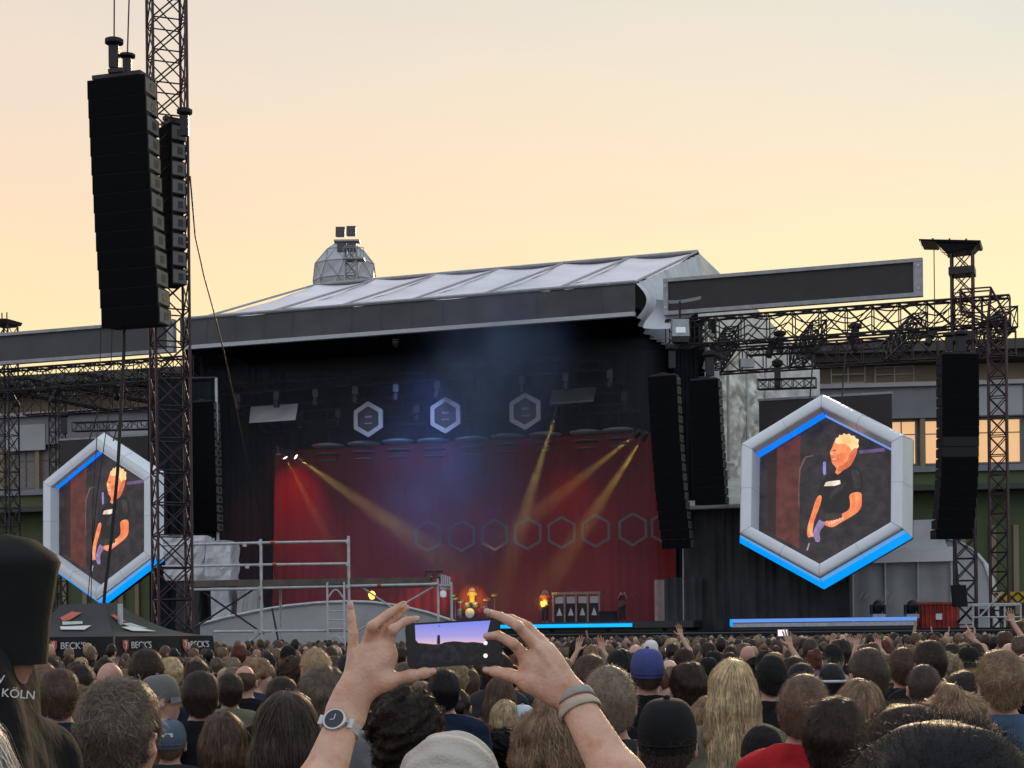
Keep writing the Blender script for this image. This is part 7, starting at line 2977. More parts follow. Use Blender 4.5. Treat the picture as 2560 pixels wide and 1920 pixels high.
NEAR = [
    # px, ytop, w, hair, colour, shirt, yaw, skin, extra, label
    (298, 1690, 186, 'short', 'ash', 'charcoal', -.25, 1, {}, 'person with thick ash brown short hair, large head closest on the left'),
    (366, 1621, 74, 'short', 'dark', 'navy', 0, 0, {}, 'person with a round dark cropped head standing out just below the canopy'),
    (275, 1657, 64, 'bald', 'dark', 'grey', .1, 1, {}, 'bald person between the canopy and the big ash brown head'),
    (106, 1654, 62, 'short', 'light', 'navy', 0, 0, {}, 'person with short sandy hair beside the tall person in the black cap'),
    (147, 1670, 92, 'short', 'brown', 'navy', .2, 0, {}, 'person in a navy top right behind the tall person in the black cap'),
    (200, 1660, 58, 'short', 'dark', 'black', 0, 0, {}, 'person with dark hair left of the bald head'),
    (196, 1712, 84, 'thick', 'ash', 'olive', 0, 1, {}, 'person with ash hair peeping out left of the big ash brown head'),
    (452, 1716, 64, 'short', 'brown', 'navy', .2, 0, {'stripe': 1}, 'person in a navy and white striped top behind the grey capped person with glasses'),
    (424, 1796, 88, 'crop', 'brown', 'charcoal', .1, 0, {'cap': 'cap', 'capdir': 1, 'extra': 'bluegrey', 'fem': True}, 'person in a blue grey cap with white emblem, partly behind the big ash brown head'),
    (501, 1676, 86, 'short', 'dark', 'black', .1, 1, {}, 'person with tapered dark hair in a black T-shirt right of the grey capped one'),
    (574, 1682, 64, 'short', 'dark', 'khaki', .2, 0, {}, 'person with dark hair between the black T-shirt one and the balding head'),
    (612, 1665, 56, 'balding', 'brown', 'black', .1, 1, {}, 'person with balding brown head under the scaffold'),
    (597, 1610, 35, 'short', 'auburn', 'beige', 0, 2, {}, 'person whose reddish dark head rises highest under the scaffold'),
    (668, 1628, 34, 'quiff', 'dark', 'grey', 0, 0, {}, 'person with a dark quiff in front of the arched tent'),
    (665, 1657, 48, 'crop', 'brown', 'grey', 0, 1, {}, 'person with cropped hair just below the dark quiff'),
    (560, 1780, 128, 'bob', 'brown', 'black', 0, 0, {}, 'person with a brown bob low at the left in front of the tapered dark head'),
    (715, 1726, 172, 'long', 'dark', 'black', .1, 0, {}, 'person with long straight dark brown hair left of the watch'),
    (755, 1817, 150, 'long', 'auburn', 'maroon', -.2, 3, {}, 'person with auburn hair at the bottom below the long dark hair'),
    (805, 1662, 108, 'thick', 'ash', 'grey', 0, 0, {}, 'person with full ash brown hair right behind the raised left hand'),
    (705, 1691, 78, 'short', 'dark', 'black', 0, 0, {}, 'person with flat dark hair above the long dark haired head'),
    (722, 1649, 44, 'short', 'light', 'white', 0, 0, {}, 'person with sandy hair in the middle of the heads before the arched tent'),
    (771, 1645, 46, 'short', 'ash', 'navy', 0, 0, {}, 'person with ash hair left of the raised left hand, before the ladder'),
    (1016, 1722, 186, 'curly', 'dark', 'black', .1, 1, {}, 'person with big dark curly hair under the phone, left of the headscarf'),
    (1146, 1723, 66, 'lowbun', 'dark', 'black', 0, 0, {}, 'person with dark hair pinned in a low bun under the phone'),
    (1110, 1672, 78, 'short', 'black', 'navy', 0, 0, {}, 'person with black hair directly below the phone, left of centre'),
    (1172, 1672, 54, 'short', 'brown', 'grey', 0, 0, {}, 'person with brown hair directly below the right end of the phone'),
    (1249, 1690, 82, 'long', 'brown', 'black', 0, 0, {}, 'person with long brown hair below the right thumb'),
    (1195, 1797, 96, 'wavy', 'auburn', 'maroon', 0, 3, {}, 'person with reddish wavy hair above the right of the headscarf'),
    (1262, 1750, 84, 'bob', 'blond', 'grey', 0, 0, {}, 'person with a grey blond bob below the right hand'),
    (1306, 1760, 72, 'crop', 'brown', 'grey', 0, 0, {'cap': 'cap', 'capdir': 1, 'extra': 'paleblue'}, 'person in a pale blue cap below the right hand'),
    (1366, 1747, 178, 'wavy', 'light', 'black', .1, 1, {}, 'person with long wavy light brown hair under the right forearm'),
    (1260, 1821, 98, 'curly', 'black', 'black', 0, 0, {}, 'person with black curly hair between the headscarf and the wavy light brown hair'),
    (1444, 1884, 84, 'thick', 'brown', 'black', 0, 0, {}, 'person with brown hair at the bottom edge under the right forearm'),
    (1520, 1662, 120, 'crop', 'ash', 'charcoal', .15, 1, {}, 'person with a close shaved ash head right of the raised forearm'),
    (1617, 1617, 77, 'crop', 'dark', 'black', 0, 1, {'cap': 'cap', 'capdir': 1, 'extra': 'bluecap'}, 'person in a royal blue cap and black T-shirt'),
    (1627, 1599, 34, 'crop', 'dark', 'black', 0, 0, {'cap': 'cap', 'capdir': 1, 'extra': 'whitecap'}, 'person in a white cap straight behind the royal blue cap'),
    (1550, 1623, 64, 'thick', 'black', 'black', 0, 0, {}, 'person with black hair left of the royal blue cap'),
    (1475, 1635, 78, 'short', 'brown', 'black', 0, 0, {}, 'person with brown hair between the raised right wrist and the black hair'),
    (1720, 1654, 86, 'thick', 'dark', 'black', .1, 0, {}, 'person with tapering dark hair left of the long blond hair'),
    (1672, 1650, 54, 'balding', 'light', 'grey', 0, 3, {}, 'person with thin sandy hair right of the royal blue cap'),
    (1828, 1647, 120, 'verylong', 'blond', 'khaki', 0, 3, {}, 'person with very long straight blond hair and a khaki vest'),
    (1668, 1740, 146, 'crop', 'dark', 'black', -.15, 1, {'cap': 'cap', 'capdir': 1, 'extra': 'blackcap'}, 'person in a plain black cap in front of the tapering dark hair'),
    (1766, 1742, 98, 'pony', 'light', 'red', 0, 0, {}, 'person with a light brown ponytail right of the plain black cap'),
    (1785, 1822, 92, 'pony', 'auburn', 'lilac', .1, 0, {}, 'person with a reddish ponytail below the light brown ponytail'),
    (1920, 1678, 74, 'bob', 'dark', 'white', 0, 0, {}, 'person with a dark bob in a white T-shirt'),
    (2012, 1683, 116, 'crop', 'brown', 'red', -.5, 1, {}, 'person with cropped hair and a red T-shirt at the right'),
    (1928, 1639, 76, 'crop', 'black', 'black', 0, 0, {'cap': 'beanie', 'extra': 'blackcap'}, 'person in a black beanie right of the very long blond hair'),
    (2085, 1741, 150, 'thick', 'dark', 'black', -.45, 1, {}, 'person with dark side combed hair and bare left ear in the right foreground'),
    (1905, 1814, 116, 'crop', 'black', 'black', 0, 1, {'cap': 'beanie', 'extra': 'blackcap'}, 'person in a black beanie low in front of the white T-shirt'),
    (2146, 1699, 132, 'bob', 'light', 'grey', .1, 0, {}, 'person with a light brown bob behind the side combed dark hair'),
    (2340, 1786, 540, 'fuzzy', 'black', 'black', 0, 1, {'Y': 1.72}, 'person with a huge frizzy black head of hair in the lower right corner'),
    (2262, 1752, 210, 'fuzzy', 'dark', 'black', 0, 1, {'Y': 3.6}, 'person with frizzy dark hair just behind the huge black head of hair'),
    (2376, 1711, 205, 'wavy', 'light', 'black', 0, 0, {}, 'person with thick wavy light brown hair behind the huge black head of hair'),
    (2500, 1623, 107, 'short', 'light', 'denim', 0, 1, {}, 'person with sandy hair and a blue denim shirt at the right edge'),
    (2414, 1676, 102, 'short', 'dark', 'black', -.3, 0, {}, 'person with dark hair left of the denim shirt'),
    (2308, 1660, 78, 'crop', 'dark', 'black', 0, 0, {}, 'person with cropped dark hair behind the wavy light brown hair'),
    (2258, 1618, 68, 'short', 'brown', 'black', 0, 1, {}, 'person with brown hair and bare neck left of the tallest dark heads at the right'),
    (2325, 1600, 72, 'short', 'dark', 'black', 0, 0, {}, 'person with tall square dark hair, highest head under the far right array'),
    (2168, 1618, 86, 'crop', 'dark', 'black', .3, 1, {}, 'person with a round dark cropped head right of the raised phone'),
    (2378, 1608, 46, 'short', 'dark', 'black', 0, 0, {}, 'person with dark hair right of the tall square dark hair'),
    (2412, 1607, 42, 'short', 'ash', 'grey', 0, 0, {}, 'person with ash hair second right of the tall square dark hair'),
    (2545, 1650, 60, 'short', 'brown', 'navy', 0, 0, {}, 'person cut by the right edge beside the denim shirt'),
    (-112, 1772, 105, 'long', 'white', 'grey', .2, 0, {'Y': 2.6}, 'person with long white hair in the lower left corner'),
    (165, 1796, 118, 'wavy', 'auburn', 'black', 0, 0, {}, 'person with reddish wavy hair low at the left beside the big ash brown head'),
    (108, 1818, 88, 'short', 'dark', 'black', 0, 1, {}, 'person with dark hair low at the left under the black lettered T-shirt'),
    (404, 1874, 96, 'thick', 'light', 'black', 0, 0, {}, 'person with sandy hair at the bottom edge below the blue grey cap'),
    (650, 1880, 90, 'bob', 'brown', 'black', .1, 0, {}, 'person with brown hair at the bottom edge left of the watch arm'),
    (905, 1868, 110, 'bob', 'dark', 'black', 0, 0, {}, 'person with a dark bob at the bottom edge left of the headscarf'),
    (2540, 1700, 84, 'short', 'black', 'navy', 0, 0, {}, 'person with black hair at the right edge below the sandy haired one'),
    (1985, 1640, 66, 'short', 'dark', 'black', 0, 0, {}, 'person with dark hair left of the raised pair of hands with phone'),
    (855, 1700, 90, 'short', 'dark', 'black', 0, 0, {}, 'person with dark hair hidden behind the raised left wrist'),
    (945, 1690, 70, 'thick', 'brown', 'black', 0, 0, {}, 'person with brown hair between the two raised hands'),
    (1052, 1702, 60, 'short', 'light', 'beige', 0, 0, {}, 'person with sandy hair between the curly head and the phone'),
]
EXTRA = dict(bluegrey=mat('blue_grey_cap', (.075, .10, .14), .85, var=.2, scale=20), paleblue=mat('pale_blue_cap', (.42, .50, .56), .8, var=.1, scale=20), bluecap=mat('royal_blue_cap', (.045, .06, .20), .85, var=.15, scale=20),
             whitecap=mat('white_cap', (.62, .62, .60), .8, var=.08, scale=20), blackcap=mat('black_cap', (.010, .010, .011), .85, spec=.2, var=.2, scale=20))
STRIPE = mat('striped_cloth', (.03, .045, .09), .9, var=0)
nt = STRIPE.node_tree
tcs = nt.nodes.new('ShaderNodeTexCoord')
wv = nt.nodes.new('ShaderNodeTexWave')
wv.bands_direction = 'Z'
wv.inputs['Scale'].default_value = 8
wv.inputs['Distortion'].default_value = .6
nt.links.new(tcs.outputs['Object'], wv.inputs['Vector'])
crs = nt.nodes.new('ShaderNodeValToRGB')
crs.color_ramp.elements[0].position, crs.color_ramp.elements[0].color = .52, (.02, .03, .07, 1)
crs.color_ramp.elements[1].position, crs.color_ramp.elements[1].color = .6, (.38, .42, .48, 1)
nt.links.new(wv.outputs['Color'], crs.inputs[0])
nt.links.new(crs.outputs[0], nt.nodes['Principled BSDF'].inputs['Base Color'])

taken = []
for i, (px, yt, w, hair, hc_, sh_, yaw, sk_, ex, lab) in enumerate(NEAR):
    kw = dict(ex)
    if 'extra' in kw:
        kw['extra'] = EXTRA[kw['extra']]
    st_ = kw.pop('stripe', None)
    Y = kw.pop('Y', None)
    t = P(px, yt, w, Y=Y, hair=hair, hcol=hc_, shirt=STRIPE if st_ else sh_, label=lab, yaw=yaw, skin=sk_, mirror=bool(i % 2) and not yaw, **kw)
    taken.append((t.location.x, t.location.y))

# emblem on the blue grey cap is a white patch
# grey cap, profile face with glasses
GC = P(405, 1684, 80, hair='crop', hcol='brown', shirt='navy', label='person in profile wearing glasses and a grey cap, right of the big ash brown head', yaw=-1.25, skin=0, cap='cap', capdir=1, extra=mat('mid_grey_cap', (.13, .125, .125), .85, var=.15, scale=20))
taken.append((GC.location.x, GC.location.y))
gb_ = MB()
for s_ in (-1, 1):
    c_ = Vector(HC) + Vector((.032 * s_, .108, -.014))
    gb_.ring(c_, (1, 0, 0), (0, 0, 1), .019, .0016, 18, 5)
    gb_.tube(c_ + Vector((.019 * s_, 0, .004)), Vector(HC) + Vector((.082 * s_, .0, -.005)), .0016, 5)
gb_.tube(Vector(HC) + Vector((-.013, .108, -.01)), Vector(HC) + Vector((.013, .108, -.01)), .0016, 5)
gme = gb_.mesh('glasses', M_BLACKMETAL)
link_copy(gme, 'glasses', GC)

# people with raised arms
ARMS = [
    (2078, 1657, 62, 'crop', 'black', 'black', 'phone', 'person with white headband filming with both hands raised', .0),
    (1946, 1640, 44, 'short', 'brown', 'grey', 'one', 'person holding up a bright phone in one raised hand below the blue runway', .0),
    (1478, 1612, 36, 'short', 'light', 'black', 'clap', 'person with both hands up clapping in front of the amplifiers', .0),
    (2180, 1606, 34, 'short', 'brown', 'grey', 'clap', 'person with both hands up below the moving head lamps', .0),
    (2436, 1606, 42, 'short', 'dark', 'black', 'point', 'person pointing an arm up and left below the far right array', .0),
    (2118, 1604, 34, 'thick', 'light', 'navy', 'clap', 'person with raised hands right of the clapping pair', .1),
    (2512, 1578, 34, 'short', 'brown', 'navy', 'one', 'tall person with one hand up at the right end of the barrier', .0),
    (2548, 1552, 32, 'short', 'brown', 'navy', 'down', 'person in navy sitting highest at the right edge before the yellow lift', .0),
    (836, 1652, 42, 'short', 'dark', 'black', 'phone', 'person filming with a bright white phone left of the raised left hand', .0),
    (1680, 1608, 30, 'short', 'dark', 'black', 'one', 'person with one hand up right behind the royal blue cap', .0),
    (300, 1668, 40, 'short', 'dark', 'maroon', 'clap', 'person with hands up below the middle valance lettering', .0),
]
raised = []
for (px, yt, w, hair, hc_, sh_, pose, lab, yaw) in ARMS:
    t = P(px, yt, w, hair=hair, hcol=hc_, shirt=sh_, label=lab, yaw=yaw, pose=pose, fem=False)
    taken.append((t.location.x, t.location.y))
    raised.append(t)
b = MB()
b.ring(Vector(HC) + Vector((0, 0, .02)), (1, 0, 0), (0, 1, 0), .0, 0, 3, 3)
hb_ = MB()
hb_.ring(Vector(HC) + Vector((0, -.002, -.01)), Vector((1, 0, 0)) * .087, Vector((0, 1, 0)) * .109, 1.0, .011, 28, 6, flat=1)
link_copy(hb_.mesh('headband', M_LETTER, True), 'headband', raised[0])
# phones in raised hands
scr_w = mat('bright_phone_screen', (.3, .3, .3), .3, var=0, emit=(.85, .80, .95), estr=1.0)


def small_phone(owner, local, label, bright, w=.15, h=.072):
    p = owner.matrix_basis @ Vector(local)
    t = empty('phone', p, label, 'phone', 'phones held up in the crowd')
    b = MB()
    b.box((-w / 2, 0, -h / 2), (w / 2, .008, h / 2), M=Matrix.Translation(p))
    b.build('case', MATS['black_phone_case'], t)
    b = MB()
    b.box((-w / 2 + .008, -.002, -h / 2 + .005), (w / 2 - .008, -.0005, h / 2 - .005), M=Matrix.Translation(p))
    b.build('screen', scr_w if bright else mat('dim_phone_screen', (.02, .02, .03), .2, var=0, emit=(.06, .05, .10), estr=1), t)


small_phone(raised[0], (0, .345, 1.665), 'dim phone held up level in two hands below the white tent', False)
small_phone(raised[1], (.085, .235, 2.005), 'bright phone held up in one hand below the blue runway', True, .11, .07)
small_phone(raised[9], (0, .345, 1.665), 'bright white phone screen left of the raised left hand', True)
# cap emblem
for o in list(COL.objects):
    if o.get('label', '').startswith('person in a blue grey cap'):
        e = MB()
        e.box((-.028, -.1135, .030), (.028, -.1105, .044))
        e.box((-.012, -.1135, .0445), (.028, -.1105, .052))
        link_copy(e.mesh('emblem', M_LETTER), 'emblem', o, loc=tuple(HC), rot=(.0, 0, 0), scale=(1.05, 1.03, 1))

# ================================================================== THE CROWD BEHIND THEM
obst = [(pT.x, pT.y, 1.3), (at(800, 1600, YS).x, YS + .6, 3.4)]
hairw = ['short'] * 7 + ['crop'] * 4 + ['thick', 'balding', 'bald', 'long', 'long', 'bob', 'pony', 'wavy', 'curly', 'bun']
colw = ['dark'] * 4 + ['brown'] * 5 + ['ash'] * 4 + ['light'] * 4 + ['black'] * 2 + ['grey', 'blond', 'blond', 'auburn']
clw = ['black'] * 6 + ['navy'] * 3 + ['charcoal'] * 3 + ['grey', 'grey', 'white', 'white', 'khaki', 'maroon', 'red', 'denim', 'olive', 'beige', 'teal', 'lilac']
words = dict(short='short', crop='cropped', thick='full', balding='thinning', long='long', bob='bobbed', pony='tied back', wavy='wavy', curly='curly', bun='bunned')
rng2 = random.Random(5)
pts_, cells = [], {}
for x, y in taken:
    cells.setdefault((int(x // .7), int(y // .7)), []).append((x, y))


def free(x, y, d):
    cx_, cy_ = int(x // .7), int(y // .7)
    for i in (-1, 0, 1):
        for j in (-1, 0, 1):
            for (a, b) in cells.get((cx_ + i, cy_ + j), ()):
                if (a - x) ** 2 + (b - y) ** 2 < d * d:
                    return False
    return True


made = 0
tries = 0
NEARN = 300 - len(taken) - 4
while made < NEARN and tries < 60000:
    tries += 1
    y = 9.5 + (rng2.random() ** .75) * 15.5
    hw = y * 1320 / F
    x = rng2.uniform(-hw, hw)
    if not free(x, y, .56) or any((x - a) ** 2 + (y - b) ** 2 < c * c for a, b, c in obst):
        continue
    h = min(1.80, max(1.52, rng2.gauss(1.67, .07)))
    px = CX + F * x / y
    py = HY + (CAMZ - h) * F / y - ROLL * (px - CX)
    if px < 610 and py < 1643 - ROLL * (px - CX) * .35:
        h = CAMZ - (1643 - HY + ROLL * (px - CX)) / F * y
        if h < 1.45:
            continue
        py = HY + (CAMZ - h) * F / y - ROLL * (px - CX)
    place = next(n_ for lim, n_ in ((260, 'left of the canopy corner'), (540, 'under the right half of the canopy'), (760, 'below the scaffold rails'), (900, 'behind the raised left hand'), (1110, 'below the phone'), (1330, 'behind the raised right hand'),
                                    (1500, 'below the amplifiers'), (1640, 'below the pale hanging cloth'), (1830, 'below the two stage arrays'), (2000, 'left of the right hexagon screen'), (2130, 'below the right hexagon screen'), (2300, 'below the white tent'), (2440, 'below the far right array'), (9999, 'below the yellow lift')) if px < lim)
    place += ', %s row' % ('near' if y < 13 else 'second' if y < 16 else 'third' if y < 19 else 'fourth' if y < 22 else 'far')
    hair = rng2.choice(hairw)
    hc_ = rng2.choice(colw)
    cl_ = rng2.choice(clw)
    capk = 'cap' if rng2.random() < .06 else ('beanie' if rng2.random() < .03 else None)
    if capk:
        hair = 'crop'
        lab = '%s, %s top, %s' % ('dark cap' if capk == 'cap' else 'dark woollen hat', cl_, place)
    elif hair == 'bald':
        lab = 'bald head above a %s top, %s' % (cl_, place)
    else:
        lab = '%s %s hair, %s top, %s' % (words[hair], {'light': 'sandy'}.get(hc_, hc_), cl_, place)
    person(px, py, None, Y=y, hair=hair, hcol=hc_, shirt=cl_, label=lab, group='distant concert crowd', yaw=rng2.gauss(0, .3) if rng2.random() > .12 else rng2.choice((-1, 1)) * rng2.uniform(.8, 1.5), skin=rng2.randrange(4), cap=capk, capdir=rng2.choice((1, -1)), fem=None,
           extra=EXTRA['blackcap'] if capk else None, mirror=rng2.random() < .5)
    cells.setdefault((int(x // .7), int(y // .7)), []).append((x, y))
    made += 1

# everybody further off: one mass of simple heads and shoulders
def low_person():
    V, Fc = [], []
    hV, hF = uv_ball((0, 0, 0), 1.0, 12)
    parts_ = [(hV * np.array((.078, .095, .115)) + np.array((0, 0, 1.63)), hF, 0)]
    hair_ = hV[hV[:, 2] > -.3]
    keep = np.where(hV[:, 2] > -.42 + .75 * hV[:, 1] - (hV[:, 1] < -.3) * .25)[0]
    mp_ = -np.ones(len(hV), int)
    mp_[keep] = np.arange(len(keep))
    f2 = np.array([mp_[f] for f in hF if (mp_[f] >= 0).all()])
    parts_.append((hV[keep] * np.array((.0835, .104, .122)) + np.array((0, -.008, 1.637)), f2, 1))
    n = 10
    prof_ = [(.055, .055, 1.56), (.065, .06, 1.49), (.19, .085, 1.43), (.225, .11, 1.30), (.20, .11, 1.0), (.17, .11, .6), (.12, .1, .02)]
    Vb = [(a * math.cos(2 * math.pi * j / n), b * math.sin(2 * math.pi * j / n), z) for a, b, z in prof_ for j in range(n)]
    Fb = [(i * n + j, i * n + (j + 1) % n, (i + 1) * n + (j + 1) % n) for i in range(len(prof_) - 1) for j in range(n)]
    Fb += [(i * n + j, (i + 1) * n + (j + 1) % n, (i + 1) * n + j) for i in range(len(prof_) - 1) for j in range(n)]
    parts_.append((np.array(Vb), np.array(Fb), 2))
    return parts_


LP = low_person()
mass = []
far_h = [HAIR[c] for c in ('dark', 'brown', 'light', 'black', 'ash', 'grey', 'blond')]
far_c = [CLOTH[c] for c in ('black', 'navy', 'grey', 'charcoal', 'white', 'maroon', 'khaki')]
far_s = SKINS
cnt = 0
y = 8.0
far_pts = []
while y < 72:
    hw = y * 1345 / F * 1.45 + 2.5
    step = .62
    x = -hw
    while x < hw:
        xx_, yy_ = x + rng2.uniform(-.22, .22), y + rng2.uniform(-.25, .25)
        x += step
        if yy_ < 25.2 and not free(xx_, yy_, .5):
            continue
        if yy_ < 24.0 and abs(xx_) < yy_ * 1345 / F + .5:      # the nearer rows in view are people of their own
            continue
        if (xx_ - pT.x) ** 2 + (yy_ - pT.y) ** 2 < 2 or (abs(yy_ - YS - .6) < 1.6 and at(470, 1600, yy_).x < xx_ < at(1140, 1600, yy_).x) or (YA - .4 < yy_ < YA + 5.4 and at(490, 1600, yy_).x < xx_ < at(1250, 1600, yy_).x):
            continue
        sp_v = (Vector((xx_, yy_, 0)) - SO).dot(SW)
        if sp_v > -6.6:
            continue
        far_pts.append((xx_, yy_))
    y += .72
for (x, y) in far_pts:
    if rng2.random() < .05:
        continue
    h = min(1.84, max(1.5, rng2.gauss(1.68, .075))) / 1.755
    a = rng2.gauss(0, .3)
    ca, sa = math.cos(a), math.sin(a)
    q = np.array([[ca, -sa, 0], [sa, ca, 0], [0, 0, 1]]) * h
    ks, kh, kc = rng2.randrange(4), 4 + min(6, int(abs(rng2.gauss(0, 2.2)))), 11 + min(6, int(abs(rng2.gauss(0, 2.4))))
    bald = rng2.random() < .07
    for (V, Fc, k_), mi_ in zip(LP, (ks, kh, kc)):
        if k_ == 1 and bald:
            continue
        mass.append((V @ q.T + np.array((x, y, 0)), Fc, mi_))
    if rng2.random() < .002:      # an arm in the air
        r_ = MB()
        s_ = rng2.choice((-1, 1))
        r_.path([(x + s_ * .2, y, 1.40), (x + s_ * .27, y + .1, 1.66), (x + s_ * .2, y + .16, 1.92), (x + s_ * .19, y + .17, 2.05)], [.05, .042, .03, .035], 6)
        tri = [(f[0], f[1], f[2]) for f in r_.f if len(f) == 4] + [(f[0], f[2], f[3]) for f in r_.f if len(f) == 4]
        mass.append((np.array(r_.v), np.array(tri), ks))
    cnt += 1
cm_ = np_mesh('distant_crowd', mass, far_s + far_h + far_c)
o = bpy.data.objects.new('distant_crowd', cm_)
COL.objects.link(o)
tag(o, 'far mass of concert goers packed up to the black barrier', None, None, 'stuff')

# ================================================================== THE BAND
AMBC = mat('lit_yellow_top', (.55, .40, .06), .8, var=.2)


def performer(px, yfeet, hpx, v, **kw):
    f_ = onvp(px, yfeet, v)
    t = empty('person', (f_.x, f_.y, DECK), kw.pop('label'), 'person', 'band on the stage', kw.pop('yaw', math.pi))
    h = hpx / F * f_.y
    s_ = h / 1.76
    t.scale = (s_, s_, s_)
    pose = kw.pop('pose', 'down')
    pr = proto(pose, False)
    link_copy(pr['body'], 'body', t, [SKINS[0], EYE, IRIS])
    link_copy(pr['shirt'], 'shirt', t, [kw.pop('shirt')])
    link_copy(pr['trousers'], 'trousers', t, [kw.pop('trousers', TROUSER)])
    link_copy(hairm('short'), 'hair', t, [HAIR[kw.pop('hcol', 'light')]], loc=tuple(HC))
    return t


sing = performer(1363, 1556, 82, 2.0, pose='phone', shirt=mat('orange_red_shirt', (.55, .10, .03), .85, var=.25), label='singer in an orange red top lit yellow in front of the amplifiers', hcol='blond')
bass = performer(1556, 1556, 78, 3.5, pose='phone', shirt=CLOTH['maroon'], label='dim musician in dark red with a guitar right of the amplifiers', hcol='dark')
drum = performer(1181, 1542, 78, 4.5, pose='phone', shirt=AMBC, label='drummer lit bright yellow behind the drum kit', hcol='blond')


def guitar(t, label):
    M = t.matrix_basis
    g_ = empty('electric_guitar', M @ Vector((0, .2, 1.05)), label, 'guitar', 'guitars on stage')
    b = MB()
    pts = [(-.02, .16), (.10, .17), (.17, .08), (.12, 0), (.18, -.1), (.12, -.2), (0, -.23), (-.13, -.19), (-.17, -.09), (-.11, 0), (-.16, .09), (-.10, .17)]
    R_ = Matrix.Rotation(-1.1, 4, 'Y')
    b.prism([M @ (Vector((0.05, .20, 1.05)) + R_ @ Vector((x, 0, z))) for x, z in pts], M.to_3x3() @ Vector((0, .045, 0)))
    b.build('body', mat('guitar_lacquer', (.10, .02, .015), .25, var=.1), g_)
    b = MB()
    b.tube(M @ (Vector((.05, .23, 1.05)) + R_ @ Vector((0, 0, .15))), M @ (Vector((.05, .24, 1.05)) + R_ @ Vector((0, 0, .72))), .026, 6)
    b.build('neck', M_PLANK, g_)
    b = MB()
    b.prism([M @ (Vector((.05, .225, 1.05)) + R_ @ Vector((x, 0, z))) for x, z in ((-.03, .72), (.03, .72), (.06, .88), (-.03, .90))], M.to_3x3() @ Vector((0, .02, 0)))
    b.build('headstock', M_PLANK, g_)


guitar(sing, 'dark red electric guitar held by the singer')
guitar(bass, 'dark red electric guitar held by the dim musician')
# microphone stand
for (x, y, v, lab) in ((1350, 1556, 1.2, 'microphone stand in front of the singer'), (1545, 1556, 2.6, 'microphone stand in front of the dim musician')):
    p = onvp(x, y, v)
    p.z = DECK
    t = empty('microphone_stand', p, lab, 'microphone stand', 'microphone stands on stage')
    b = MB()
    b.lathe([(0, .03), (.14, .02), (.15, 0)], 14, M=Matrix.Translation(p))
    b.build('base', M_BLACKMETAL, t)
    b = MB()
    b.tube(p, p + Vector((0, 0, 1.5)), .014, 6)
    b.build('rod', M_BLACKMETAL, t)
    b = MB()
    b.tube(p + Vector((0, 0, 1.5)), p + Vector((.04, .14, 1.56)), .02, 8, r2=.028)
    b.build('microphone', M_BLACKMETAL, t)
# amplifiers in a wooden frame
xs = [onv(1383, 1500, 5.0)[0], onv(1499, 1500, 5.0)[0]]
zt_a = onv(1440, 1486, 5.0)[1]
fr_ = empty('amplifier_rack', S(sum(xs) / 2, 5.2, DECK), 'wooden frame round the row of four amplifiers', 'frame')
wd_m = mat('light_wood', (.30, .20, .14), .6, var=.2, scale=6)
wA = (xs[1] - xs[0]) / 4
b = MB()
b.sbox(xs[0] - .06, xs[1] + .1, 4.92, 5.6, zt_a, zt_a + .14)
b.build('shelf_board', wd_m, fr_)
for k in range(5):
    b = MB()
    b.sbox(xs[0] + k * wA - .05, xs[0] + k * wA + .05, 4.93, 5.05, DECK, zt_a - .003)
    b.build('post', wd_m, fr_)
pos_w = ['leftmost, half behind the singer', 'second from the left', 'third from the left', 'rightmost']
for k in range(4):
    ca, cb_2 = xs[0] + k * wA + .07, xs[0] + (k + 1) * wA - .07
    t = empty('guitar_amplifier', S((ca + cb_2) / 2, 5.2, DECK), 'black amplifier with white head and white emblem, %s of four' % pos_w[k], 'amplifier', 'row of four amplifiers')
    zh = zt_a - .05
    b = MB()
    b.sbox(ca, cb_2, 5.06, 5.5, DECK, zh - .48)
    b.build('cabinet', M_CAB, t)
    b = MB()
    b.sbox(ca + .03, cb_2 - .03, 5.06, 5.45, zh - .44, zh - .06)
    b.build('head', M_WHITESTONE, t)
    b = MB()
    m_ = (ca + cb_2) / 2
    b.prism([S(m_ - .16, 5.04, DECK + .42), S(m_ + .16, 5.04, DECK + .42), S(m_ + .05, 5.04, DECK + .74), S(m_, 5.04, DECK + .86), S(m_ - .05, 5.04, DECK + .74)], SW * .01)
    b.build('emblem', M_LETTER, t)
for k, x in enumerate((1510, 1527)):
    ca = onvp(x, 1556, 4.0)
    b = MB()
    b.box((-.3, 0, DECK), (.3, .5, DECK + .62), M=Matrix.Translation((ca.x, ca.y, 0)) @ Matrix.Rotation(-TH, 4, 'Z'))
    o = b.build('speaker_cabinet', M_CAB)
    tag(o, 'small dark speaker cabinet right of the amplifiers, %s one' % ('left', 'right')[k], 'speaker')
# drum kit
dp = onvp(1178, 1545, 3.4)
DK = empty('drum_kit', (dp.x, dp.y, DECK), 'drum kit with yellow lit cymbals in front of the drummer', 'drum kit')
b = MB()
b.box((-2.0, -.6, DECK + .002), (2.0, 2.6, DECK + .32), M=Matrix.Translation((dp.x, dp.y, 0)) @ Matrix.Rotation(-TH, 4, 'Z'))
b.build('riser', M_DECK, DK)
drum.location.z = DECK + .30
zr0 = DECK + .33
chrome = mat('drum_shell', (.25, .22, .18), .3, .4, var=.15)
head_m = mat('drum_head', (.6, .58, .5), .5, var=.05)
brass = mat('cymbal_brass', (.60, .42, .12), .3, .7, var=.1)


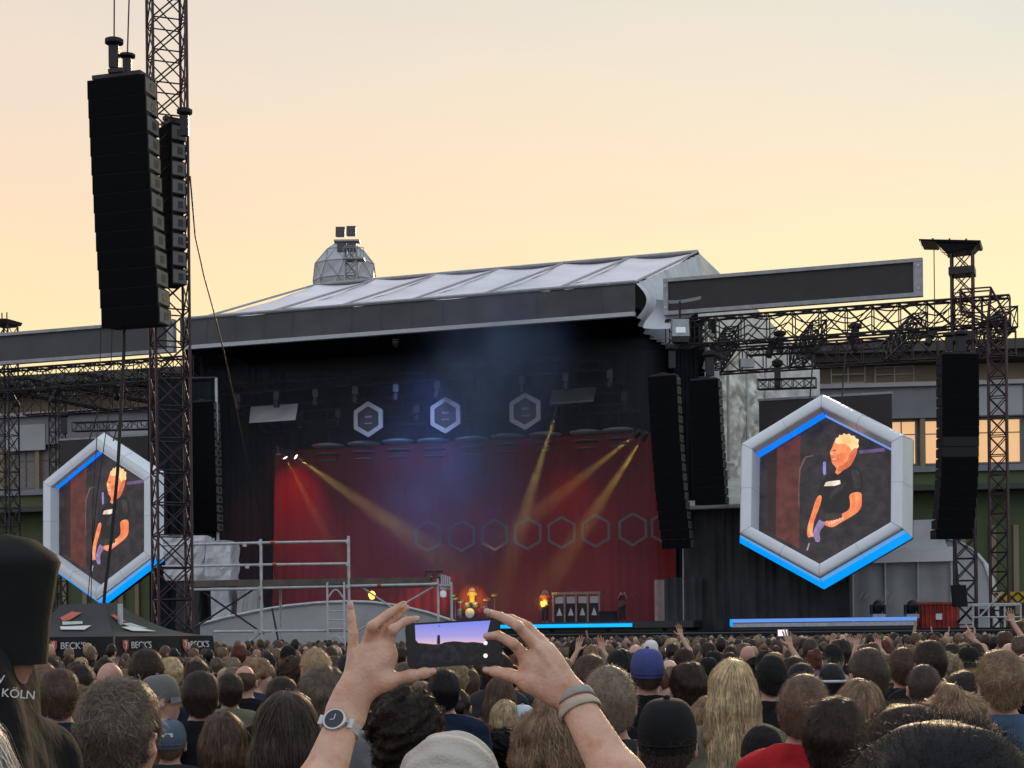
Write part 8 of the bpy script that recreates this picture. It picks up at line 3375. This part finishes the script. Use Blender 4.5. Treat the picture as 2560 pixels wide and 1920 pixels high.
def drum_part(x, y, z, r_, d, axis):
    b = MB()
    M = Matrix.Translation((dp.x, dp.y, 0)) @ Matrix.Rotation(-TH, 4, 'Z') @ Matrix.Translation((x, y, z)) @ axis
    b.lathe([(0, d / 2), (r_ * .97, d / 2), (r_, d / 2 - .02), (r_, -d / 2 + .02), (r_ * .97, -d / 2), (0, -d / 2)], 18, M=M)
    o = b.build('drum', chrome, DK)
    b = MB()
    b.lathe([(0, d / 2 + .004), (r_ * .95, d / 2 + .004)], 18, M=M)
    b.build('drum_head', head_m, o)


drum_part(0, 0, zr0 + .29, .29, .42, Matrix.Rotation(math.pi / 2, 4, 'X'))
drum_part(-.25, .05, zr0 + .75, .16, .2, Matrix.Rotation(.3, 4, 'X'))
drum_part(.25, .05, zr0 + .75, .16, .2, Matrix.Rotation(.3, 4, 'X'))
drum_part(-.75, .25, zr0 + .35, .2, .4, Matrix.Identity(4))
drum_part(.7, .3, zr0 + .6, .17, .16, Matrix.Identity(4))
for x, y, z, r_ in ((-.95, .0, 1.15, .23), (.95, .0, 1.05, .23), (-1.25, .4, 1.35, .25), (1.3, .3, 1.3, .2), (-.55, -.2, .95, .2)):
    b = MB()
    M = Matrix.Translation((dp.x, dp.y, 0)) @ Matrix.Rotation(-TH, 4, 'Z') @ Matrix.Translation((x, y, zr0 + z)) @ Matrix.Rotation(.45, 4, 'X')
    b.lathe([(0, .03), (.05, .025), (r_, 0), (r_, -.004), (0, .02)], 20, M=M)
    b.build('cymbal', brass, DK, smooth=True)
    b = MB()
    q0 = Matrix.Translation((dp.x, dp.y, 0)) @ Matrix.Rotation(-TH, 4, 'Z') @ Vector((x, y, zr0))
    b.tube(q0, q0 + Vector((0, 0, z)), .014, 5)
    b.build('cymbal_stand', M_STEEL, DK)
spot('added_spot', P_(1098, 1446, .35), Vector((dp.x, dp.y + .6, DECK + 1.4)), 200000, (1.0, .66, .10), 2.0, 'added amber spot on the right end of the scaffold, lighting the drummer', 'added amber spots', None, .9, .1, True, .4)  # two lamps added here to light drummer and singer from outside the haze
spot('added_spot', P_(1075, 1446, .35), Vector((sing.location.x - .25, sing.location.y - .2, DECK + 1.1)), 260000, (1.0, .60, .10), 1.2, 'added amber spot on the scaffold, lighting the singer', 'added amber spots', None, .9, .1, True, .4)
# glowing ball on a stand in place of a performer's lit head
p = onvp(930, 1488, 1.2)
t = empty('lit_head_stand_in', (p.x, p.y, DECK), 'round glowing amber ball standing in for a lit performer, seen through the scaffold', 'lamp')
b = MB()
b.lathe([(0, -.26), (.12, -.2), (.2, -.03), (.2, .08), (.12, .2), (0, .25)], 14, M=Matrix.Translation(p))
b.build('lamp', M_AMBER, t, smooth=True)  # glowing ball for a head in yellow light, no real lamp
b = MB()
b.tube((p.x, p.y, DECK), p - Vector((0, 0, .2)), .03, 6)
b.build('stand', M_BLACKMETAL, t)
